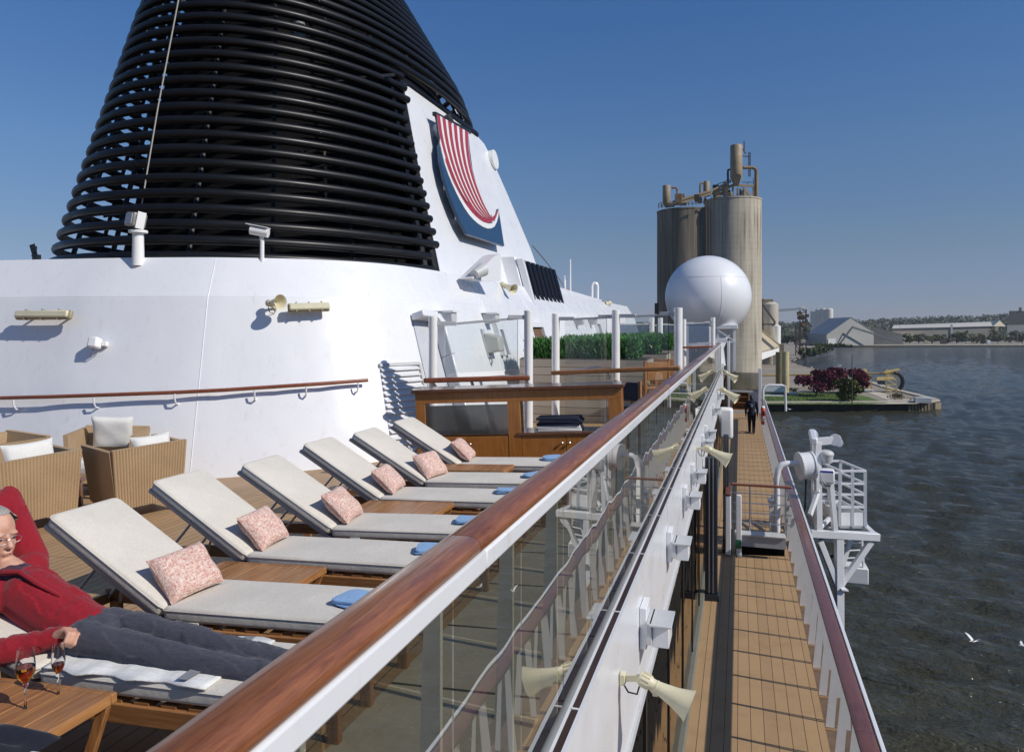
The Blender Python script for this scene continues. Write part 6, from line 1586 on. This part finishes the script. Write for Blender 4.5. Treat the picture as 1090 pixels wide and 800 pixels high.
bars('side_ladder', [((797, 162), (797, 188)), ((798.5, 162), (798.5, 188)), ((790, 166), (798, 167)), ((790, 178), (798, 178)), ((797, 170), (798.6, 170)), ((797, 174), (798.6, 174)), ((797, 182), (798.6, 182)), ((792, 150), (792.3, 160)), ((790, 158), (794, 164))], .25, DKST)
for P_ in ([(715, 200), (719, 199.5), (721, 201.5), (721.5, 214)], [(749, 195), (746.3, 195), (745.5, 197), (745.3, 207)], [(777.5, 180.5), (775, 181), (774.8, 184), (774.8, 198)]):
    mb = MB(); mb.tube([U(x, y, DS) for x, y in P_], .3, 8); part('bent_duct', mb, RUST if P_[0][0] != 777.5 else NAVYP, t)

# ------------------------------------------------------------------ pier installations
YEL = plain('yellow_paint', (.50, .38, .14), .6, var=.15, scale=1); YELT = plain('pale_yellow_tank', (.50, .41, .22), .55, var=.12, scale=.4)
b = UL(836, 418); d = b.y * CS - b.x * SN; zt = (CY - 374) / FOC * d
t = thing('yellow_tank', 'tall pale yellow cylindrical tank on the pier with a darker twin behind', 'tank', b)
mb = MB(); mb.cyl(V(b.x, b.y, LZ), V(b.x, b.y, zt), 7.4 / 2 / FOC * d * 1.02, 28); part('front_shell', mb, YELT, t, smooth=40)
b2 = U(830, 418, d + 5); mb = MB(); mb.cyl(V(b2.x, b2.y, LZ), V(b2.x, b2.y, (CY - 374.5) / FOC * (d + 5)), 4.3 / FOC * d, 28); part('rear_shell', mb, plain('olive_tank', (.26, .20, .09), .6, var=.15, scale=.4), t, smooth=40)
mb = MB(); mb.bx(b2.x - .1, b2.x + 1.0, b2.y - .5, b2.y + .5, (CY - 374.5) / FOC * (d + 5), (CY - 366) / FOC * (d + 5)); part('roof_box', mb, TANS, t, smooth=0)
t = thing('pipe_gantry', 'long thin yellow pipe bridge over the pier lawn ending in a lattice tower', 'pipe bridge', UL(951, 424))
d1, d2 = 215, 186
mb = MB(); mb.cyl(U(808, 399.5, 205), U(958, 397, d2), .25, 8); part('pipe', mb, YEL, t)
for px in (835.5, 858, 894): 
    mb = MB(); a = U(px, 399, 203 - (px - 830) * .1); mb.cyl(a, V(a.x, a.y, LZ), .18, 8); part('support', mb, YEL, t)
def lattice(parent, x0, x1, y0, y1, d, w_, mat_, n=5, name='lattice_tower', dep=3):
    mb = MB()
    for dd in (d, d + dep):
        for x in (x0, x1): mb.bar(U(x, y0, dd), U(x, y1, dd), w_, w_)
        for i in range(n):
            ya, yb = y0 + (y1 - y0) * i / n, y0 + (y1 - y0) * (i + 1) / n
            mb.bar(U(x0, ya, dd), U(x1, yb, dd), w_ * .6, w_ * .6); mb.bar(U(x0, yb, dd), U(x1, yb, dd), w_ * .6, w_ * .6)
    for i in range(n + 1):
        y = y0 + (y1 - y0) * i / n
        for x in (x0, x1): mb.bar(U(x, y, d), U(x, y, d + dep), w_ * .6, w_ * .6)
    return part(name, mb, mat_, parent, smooth=0)
lattice(t, 943.5, 954, 393, 420, d2, .28, YEL, 5); lattice(t, 924, 927.5, 398, 414, 196, .22, YEL, 4)
mb = MB(); mb.bar(U(941, 396, d2), U(957, 393, d2), .5, .5); mb.bar(U(933, 403, d2), U(951, 402, d2), .3, .8); mb.bar(U(914, 396, 198), U(922, 394, 198), .8, .8); part('platform', mb, YEL, t, smooth=0)
mb = MB(); mb.tube([U(952, 396, d2), U(956, 397, d2), U(960, 401.5, d2), U(961, 407, d2), U(959.5, 411.5, d2), U(957.5, 414, d2)], .5, 10); part('black_hose', mb, BLACKP, t)
mb = MB(); mb.bar(U(935, 407, d2), U(941, 407, d2), 1.0, .9); part('motor', mb, BLACKP, t, smooth=0)
p = UL(907, 429.5); d = p.y * CS - p.x * SN; mb = MB(); mb.cyl(p - V(0, 0, 1), V(p.x, p.y, (CY - 377) / FOC * d), .13, 8, .07); single('pole', mb, DKST, 'tall thin dark pole rising in front of the olive bush', 'pole')
p = UL(894, 412); d = p.y * CS - p.x * SN; mb = MB(); zt = (CY - 390) / FOC * d; mb.cyl(p, V(p.x, p.y, zt), .10, 8, .07); mb.bx(p.x - .5, p.x + .4, p.y - .2, p.y + .2, zt, zt + .45); single('street_lamp', mb, GREYW, 'short grey lamp post behind the crimson trees', 'lamp post')
p = UL(826, 419.5); t = thing('white_tank_skid', 'white equipment skid and machine at the foot of the yellow tank', 'machine', p)
mb = MB(); mb.bx(p.x - 2.6, p.x + 1.8, p.y - 1, p.y + 1, LZ + .6, LZ + 2.2); part('body', mb, WHITE2, t, bevel=.1)
mb = MB(); mb.bx(p.x - 2.4, p.x + 1.6, p.y - .9, p.y + .9, LZ + .02, LZ + .6); part('skid', mb, MIDGREY, t, smooth=0)
mb = MB(); mb.bx(p.x + 3.0, p.x + 5, p.y - .5, p.y + .5, LZ + .02, LZ + .7); single('white_crate', mb, WHITE2, 'low white crate on the ground right of the white skid', 'crate', bevel=.08)
p = UL(981.5, 428.8); mb = MB(); mb.bx(p.x - 1.5, p.x + 1.7, p.y - 1.1, p.y + 1.1, LZ + .05, LZ + 1.25); single('utility_box', mb, GREYW, 'pale utility box on the tip of the pier', 'box', bevel=.08)
p = UL(961, 426); t = thing('bench', 'low tan bench near the tip of the pier', 'bench', p)
mb = MB(); mb.bx(p.x - 2, p.x + 2, p.y - .3, p.y + .3, LZ + .5, LZ + .62); part('seat', mb, TANS, t, smooth=0)
for s_ in (-1.6, 1.6): 
    mb = MB(); mb.bx(p.x + s_ - .1, p.x + s_ + .1, p.y - .25, p.y + .25, LZ + .05, LZ + .5); part('leg', mb, TANS, t, smooth=0)

# ------------------------------------------------------------------ buildings beyond
SHED = plain('pale_sheet_metal', (.30, .30, .285), .55, var=.05, scale=.05); ROOFG = plain('grey_roof_sheet', (.15, .17, .195), .45, var=.06, scale=.05); CRM = plain('cream_wall', (.62, .55, .40), .7, var=.06, scale=.1)
def zat(py, d): return (CY - py) / FOC * d
# cream gabled warehouse, behind the silo
d = 300; p = U(812, 380, d)
t = thing('cream_warehouse', 'cream warehouse with sloping roof and white siding beside the concrete silo', 'warehouse', V(p.x, p.y, LZ))
mb = MB(); mb.prism([U(795, 379, d), U(826, 372, d + 6), U(830.5, 367.5, d + 6), U(809, 350, d + 2), U(795, 340, d)], V(0, 40, 0)); part('gable_wall', mb, CRM, t, smooth=0)
mb = MB(); mb.prism([U(808, 384, d - 14), U(831, 375, d - 4), U(831, 370, d - 4), U(808, 376, d - 14)], V(0, 1.5, 0)); part('white_siding', mb, WHITE2, t, smooth=0)
mb = MB(); mb.bar(U(808, 349.5, d), U(831, 368, d + 4), .6, .5); part('roof_edge', mb, TANS, t, smooth=0)
d = 330; b = U(820, 366, d); t = thing('storage_silo', 'round tan storage silo with conveyor arm beside the cream warehouse', 'silo', V(b.x, b.y, LZ))
mb = MB(); r_ = 8.2 / FOC * d; mb.lathe([(r_, 0), (r_, zat(324, d) - LZ), (r_ * .6, zat(321.5, d) - LZ), (0, zat(320, d) - LZ)], 32, (b.x, b.y, LZ)); part('shell', mb, plain('tan_silo', (.46, .42, .35), .8, var=.1, scale=.2), t, smooth=40)
mb = MB(); mb.box(U(818, 321, d), (4, 3, 2)); part('top_house', mb, TANS, t, smooth=0)
b = U(827, 366, d - 8); mb = MB(); r_ = 3.8 / FOC * d; mb.lathe([(r_, 0), (r_, zat(347, d) - LZ), (0, zat(345, d) - LZ)], 24, (b.x, b.y, LZ)); part('white_bin', mb, WHITE2, t, smooth=40)
for P_ in (((811, 323), (825, 343)), ((811, 328), (812, 350)), ((811, 345), (825, 345)), ((810, 331), (812, 318)), ((825, 343), (822, 347))):
    mb = MB(); mb.bar(U(*P_[0], d - 12), U(*P_[1], d - 12), .7, .7); part('conveyor_leg', mb, DKST, t, smooth=0)
# elevator tower with conveyor bridge
d = 430; b = U(855, 377, d)
t = thing('elevator_tower', 'dark lattice elevator tower with a conveyor bridge', 'tower', V(b.x, b.y, LZ))
lattice(t, 851.5, 858, 327, 378, d, .7, DKST, 9, 'tower_frame', 5); lattice(t, 847, 851, 346, 378, d, .6, DKST, 6, 'side_frame', 4)
rnd = random.Random(9)
for i in range(26):
    px, py = rnd.uniform(850.5, 859), rnd.uniform(331, 372); s_ = rnd.uniform(.8, 2.4)
    if i < 14: py = rnd.uniform(332, 346)
    mb = MB(); mb.box(U(px, py, d + rnd.uniform(0, 5)), (s_ * 1.1, s_, s_ * .9)); part('machinery_box', mb, DKST if i % 3 else RUST, t, smooth=0)
mb = MB(); mb.bar(U(812, 331.5, 400), U(855, 328.5, d), 1.3, 1.4); part('conveyor_bridge', mb, plain('blue_grey_conveyor', (.13, .15, .18), .6), t, smooth=0)
mb = MB(); mb.bar(U(850, 328, d), U(858.5, 328, d), 4, 1.0); mb.bar(U(850.5, 326, d), U(858, 326, d), .3, .3); part('head_house', mb, GREYW, t, smooth=0)
mb = MB(); mb.bar(U(858, 340, d), U(864, 348, d), .7, .7); part('chute', mb, DKST, t, smooth=0)
# cluster of white silos
d = 790
for i, (px, w_, y0) in enumerate(((868, 10.5, 331), (872.5, 8, 329.5), (877, 8, 329), (882.5, 8, 329.2))):
    b = U(px, 348, d + (3 - i) * 4); r_ = w_ / 2 / FOC * d
    mb = MB(); mb.lathe([(r_, 0), (r_, zat(y0, d) - LZ), (r_ * .8, zat(y0 - .8, d) - LZ), (0, zat(y0 - 1.2, d) - LZ)], 28, (b.x, b.y, LZ)); mb.box((b.x, b.y, zat(y0 - 1.2, d)), (r_ * .8, r_ * .8, 1.2))
    single('white_silo', mb, plain('white_silo_paint', (.62, .60, .54), .6, var=.06, scale=.1) if i == 0 else bpy.data.materials['white_silo_paint'], ['white silo, widest and greyest of the row behind the shed', 'white silo second in the row behind the shed, next to the widest', 'white silo third in the row behind the shed', 'white silo at the end of the row, over the shed roof'][i], 'silo', V(b.x, b.y, LZ), 'white silos behind the grey shed')
# grey gabled shed
d = 640
A = lambda x, y, dd=0: U(x, y, d + dd)
t = thing('grey_shed', 'large grey gabled shed with slanting conveyor on the far bank', 'shed', A(900, 367))
g0, g1, g2, g3, g4 = A(880, 367.5), A(930, 367.5, 30), A(930, 353, 30), A(906, 338.2, 14), A(880, 356.5)
s0, s4, s3 = A(859, 365.8, 62), A(859, 354, 62), A(884, 340.5, 78)
back = s0 - g0
mb = MB(); mb.poly([g0, g1, g2, g3, g4]); mb.poly([g0, g4, s4, s0]); part('walls', mb, SHED, t, smooth=0)
mb = MB(); th = V(0, 0, .5); mb.prism([g4 + V(0, -.6, .1), g3 + V(0, -.6, .1), g3 + back, g4 + back], th); mb.prism([g3 + V(0, -.6, .1), g2 + V(0, -.6, .1), g2 + back, g3 + back], th); part('roof', mb, ROOFG, t, smooth=0)
mb = MB(); mb.poly([A(881.5, 367.3, -.3), A(889.5, 367.3, 3.5), A(889.5, 360, 3.5), A(881.5, 360.3, -.3)]); part('door', mb, GREYW, t, smooth=0)
mb = MB(); mb.bar(A(893, 367, 4), A(907, 348.5, 6), .8, 1.4); mb.bar(A(907, 348, 6), A(957, 364, 26), 1.0, 1.4); part('conveyor', mb, plain('conveyor_dark', (.07, .08, .10), .6), t, smooth=0)
mb = MB(); mb.hexa([A(930, 367, 40), A(962, 367, 60), A(962, 367, 110), A(930, 367, 100)], [A(930, 347.5, 40), A(960, 355.5, 60), A(960, 355.5, 110), A(930, 347.5, 100)]); single('dark_lean_to', mb, plain('dark_cladding', (.05, .05, .055), .7, var=.1, scale=.1), 'dark sloping lean-to at the right flank of the grey shed', 'shed', smooth=0)
# long warehouse with pale roof
d = 860
t = thing('long_warehouse', 'long low tan warehouse with pale roof beyond the basin', 'warehouse', A(1010, 360, 220))
W1 = lambda x, y, dd=0: U(x, y, d + dd)
mb = MB(); mb.hexa([W1(950, 362), W1(1066, 362), W1(1066, 362, 60), W1(950, 362, 60)], [W1(950, 349.5), W1(1062, 347.), W1(1062, 347., 60), W1(950, 349.5, 60)]); part('walls', mb, plain('tan_wall', (.28, .255, .21), .8, var=.08, scale=.02), t, smooth=0)
mb = MB(); mb.hexa([W1(949.5, 349.5, -2), W1(1058, 347, -2), W1(1058, 347, 62), W1(949.5, 349.5, 62)], [W1(951, 346, 25), W1(1058, 342.2, 25), W1(1058, 342.2, 40), W1(951, 346, 40)]); part('roof', mb, plain('pale_roof', (.50, .48, .43), .7, var=.07, scale=.02), t, smooth=0)
mb = MB(); mb.prism([W1(1057, 347.3, -3), W1(1071, 347.3, 4), W1(1064, 341, 0)], V(0, 40, 0)); part('gable', mb, CRM, t, smooth=0)
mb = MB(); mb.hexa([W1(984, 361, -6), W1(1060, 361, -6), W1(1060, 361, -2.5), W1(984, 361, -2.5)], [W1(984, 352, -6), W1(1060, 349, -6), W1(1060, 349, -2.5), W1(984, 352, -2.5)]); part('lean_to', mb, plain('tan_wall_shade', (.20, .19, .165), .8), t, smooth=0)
mb = MB(); mb.bx(*(lambda p: (p.x - 1, p.x + 1, p.y - 8, p.y - 7, LZ, zat(345, 860)))(W1(1011, 355))); part('stair_shaft', mb, GREYW, t, smooth=0)
t = thing('dark_factory', 'dark factory block with a chimney on the skyline', 'factory', U(1083, 350, 900))
mb = MB(); mb.hexa([U(1074, 353, 900), U(1100, 353, 900), U(1100, 353, 930), U(1074, 353, 930)], [U(1074, 330.8, 900), U(1100, 330.8, 900), U(1100, 330.8, 930), U(1074, 330.8, 930)]); part('block', mb, plain('dark_brick', (.035, .035, .042), .8, var=.2, scale=.05), t, smooth=0)
mb = MB(); mb.hexa([U(1084.5, 331, 899), U(1087.5, 331, 899), U(1087.5, 331, 904), U(1084.5, 331, 904)], [U(1084.5, 327, 899), U(1087.5, 327, 899), U(1087.5, 327, 904), U(1084.5, 327, 904)]); part('chimney', mb, bpy.data.materials['dark_brick'], t, smooth=0)
mb = MB(); mb.hexa([U(1072, 360, 830), U(1120, 360, 830), U(1120, 360, 850), U(1072, 360, 850)], [U(1072, 346, 830), U(1120, 345, 830), U(1120, 345, 850), U(1072, 346, 850)]); single('grey_factory', mb, MIDGREY, 'long grey factory hall at the right edge below the dark block', 'factory', smooth=0)
for i, (px, py, w_, h_, lb, mm) in enumerate(((1004, 365, 5, 3, 'dark railcar on the far quay right of the shed', DKST), (1052, 366, 3, 3, 'white van parked on the far quay', WHITE2), (986, 357, 4, 2.4, 'small pale hut among the far trees', CRM), (1037, 356, 5, 2.4, 'pale hut near the middle of the far trees', CRM), (955, 366.3, 9, 1.2, 'dark machine at the foot of the shed conveyor', DKST))):
    p = UW(px, 367.6, LZ); d = p.y * CS - p.x * SN + i; b = U(px, py, 720 + (40 if py < 360 else 0)); b.z = LZ
    s_ = 720 / FOC
    mb = MB(); mb.bx(b.x - w_ / 2 * s_, b.x + w_ / 2 * s_, b.y - 2, b.y + 2, LZ + .3, LZ + .3 + h_ * s_ * (1 if py > 360 else 3)); mb.bx(b.x - w_ / 2.4 * s_, b.x + w_ / 2.4 * s_, b.y - 1.6, b.y + 1.6, LZ, LZ + .3)
    mb.prism([V(b.x - w_ / 2 * s_, b.y - 2, LZ + .3 + h_ * s_ * (1 if py > 360 else 3)), V(b.x + w_ / 2 * s_, b.y - 2, LZ + .3 + h_ * s_ * (1 if py > 360 else 3)), V(b.x + w_ / 2.6 * s_, b.y - 1.6, LZ + .9 + h_ * s_ * (1 if py > 360 else 3)), V(b.x - w_ / 2.6 * s_, b.y - 1.6, LZ + .9 + h_ * s_ * (1 if py > 360 else 3))], V(0, 3.6, 0))
    single(['railcar', 'van', 'hut', 'hut', 'machine'][i], mb, mm, lb, ['railcar', 'van', 'hut', 'hut', 'machine'][i], smooth=0)
# hills and far woods
def hill_h(px, d):
    top = 343 - 8.5 * max(0, min(1, (px - 880) / 200)) ** .8
    zt = (CY - top) / FOC * 1900 - 11
    f = max(0, min(1, (d - 900) / 1000)); f = f * f * (3 - 2 * f)
    return LZ - .4 + (zt - LZ) * f
mb = MB(); rows = []
for d in (880, 1000, 1150, 1300, 1500, 1700, 1900, 2300, 3200):
    rows.append([(lambda p: V(p.x, p.y, hill_h(px, d)))(U(px, CY, d)) for px in range(300, 2000, 50)])
mb.grid(rows); struct('hills', mb, plain('hill_ground', (.05, .055, .03), .95, var=.2, scale=.02))
mb = MB(); rnd = random.Random(12)
for k in range(3400):
    px = rnd.uniform(560, 1420); d = 1000 + 950 * rnd.random() ** .7; p = U(px, CY, d); z = hill_h(px, d); R_ = rnd.uniform(5, 10); hh_ = rnd.uniform(7, 14)
    for q in range(9):
        c = V(p.x + rnd.gauss(0, R_ * .5), p.y + rnd.gauss(0, R_ * .5), z + hh_ * rnd.uniform(.2, 1)); a = V(rnd.gauss(0, 1), rnd.gauss(0, 1), rnd.gauss(0, 1)).normalized(); b = a.cross(V(rnd.gauss(0, 1), rnd.gauss(0, 1), rnd.gauss(0, 1))).normalized(); s_ = rnd.uniform(2, 4.2); mb.quad(c, a * s_ * .5, b * s_ * .5)
struct('woods', mb, leafm('far_wood_leaf', (.055, .068, .038), (.13, .14, .08)), 'stuff', 0, 'far woods on the low hills beyond the harbour', fix=False)
# trees beyond the basin, one by one
FT = [(968, 363, 9, 16, OLIV), (978, 363, 10, 14, BRWN), (993, 362, 9, 18, OLIV), (1008, 361, 8, 15, BRWN), (1018, 363, 11, 15, DGRN), (1028, 362, 9, 18, OLIV), (1044, 362, 9, 16, BRWN), (1062, 365, 16, 20, YGRN), (1076, 364, 12, 14, DGRN), (1088, 364, 12, 14, BRWN), (938, 360, 8, 14, BRWN), (948, 361, 8, 14, OLIV), (1002, 356, 9, 15, DGRN), (1024, 356, 13, 14, YGRN), (1052, 359, 8, 14, DGRN), (1098, 364, 13, 15, OLIV), (958, 364, 6, 10, DGRN), (838, 368, 9, 16, DGRN), (846, 366, 10, 18, DGRN), (866, 362, 9, 20, OLIV)]
KN = {DGRN: 'dark green', OLIV: 'olive green', BRWN: 'budding brown', YGRN: 'yellow green'}
LB = ['near the foot of the shed conveyor', 'next along from the shed conveyor', 'below the left of the pale roof', 'by the pale hut', 'behind the dark railcar', 'below the middle of the pale roof', 'left of the biggest yellow green one', 'biggest of all, near the white van', 'just right of the biggest one', 'second right of the biggest one', 'behind the dark lean-to', 'at the end of the lean-to', 'farther off behind the railcar', 'standing tall below the roof middle', 'behind the second hut', 'at the picture edge under the factory', 'low at the conveyor foot', 'between the cream warehouse and the lattice tower', 'left of the lattice tower', 'right of the lattice tower']
for i, (px, py, h, w_, mm) in enumerate(FT):
    d = 740 if py > 358 else 800
    if px < 900: d = 700
    p = U(px, CY, d); p.z = LZ
    tree(p, h, w_, mm, '%s tree beyond the basin, %s' % (KN[mm], LB[i]), 420, 1.1, .35, 100 + i, 'far_tree', 'trees on the far bank of the basin', .5)
for i, px in enumerate((958, 993, 1012, 1083)):
    p = U(px, CY, 735); p.z = LZ; mb = MB(); mb.cyl(p, p + V(0, 0, 17 - i), .25, 8, .15); mb.bar(p + V(-1.2, 0, 15 - i), p + V(1.2, 0, 15 - i), .2, .2)
    single('utility_pole', mb, plain('pole_grey', (.25, .24, .22), .7) if i == 0 else bpy.data.materials['pole_grey'], ['utility pole beyond the basin by the shed lean-to', 'utility pole beyond the basin near the dark railcar', 'utility pole beyond the basin below the stair shaft', 'utility pole beyond the basin under the dark factory'][i], 'pole', p, 'utility poles beyond the basin')

# ------------------------------------------------------------------ the air: a thin even spring haze round the whole place
hz_ = bpy.data.materials.new('haze_air'); hz_.use_nodes = True; ht = hz_.node_tree; ht.nodes.clear()
ho = ht.nodes.new('ShaderNodeOutputMaterial'); hv = ht.nodes.new('ShaderNodeVolumePrincipled'); ht.links.new(hv.outputs[0], ho.inputs['Volume'])
hv.inputs['Color'].default_value = (.80, .87, .95, 1); hv.inputs['Density'].default_value = .00010; hv.inputs['Anisotropy'].default_value = .2
mb = MB(); mb.bx(-14500, 14500, -14500, 14500, -21, 70)
struct('haze', mb, hz_, 'stuff', 0, 'thin blue spring haze over the harbour')
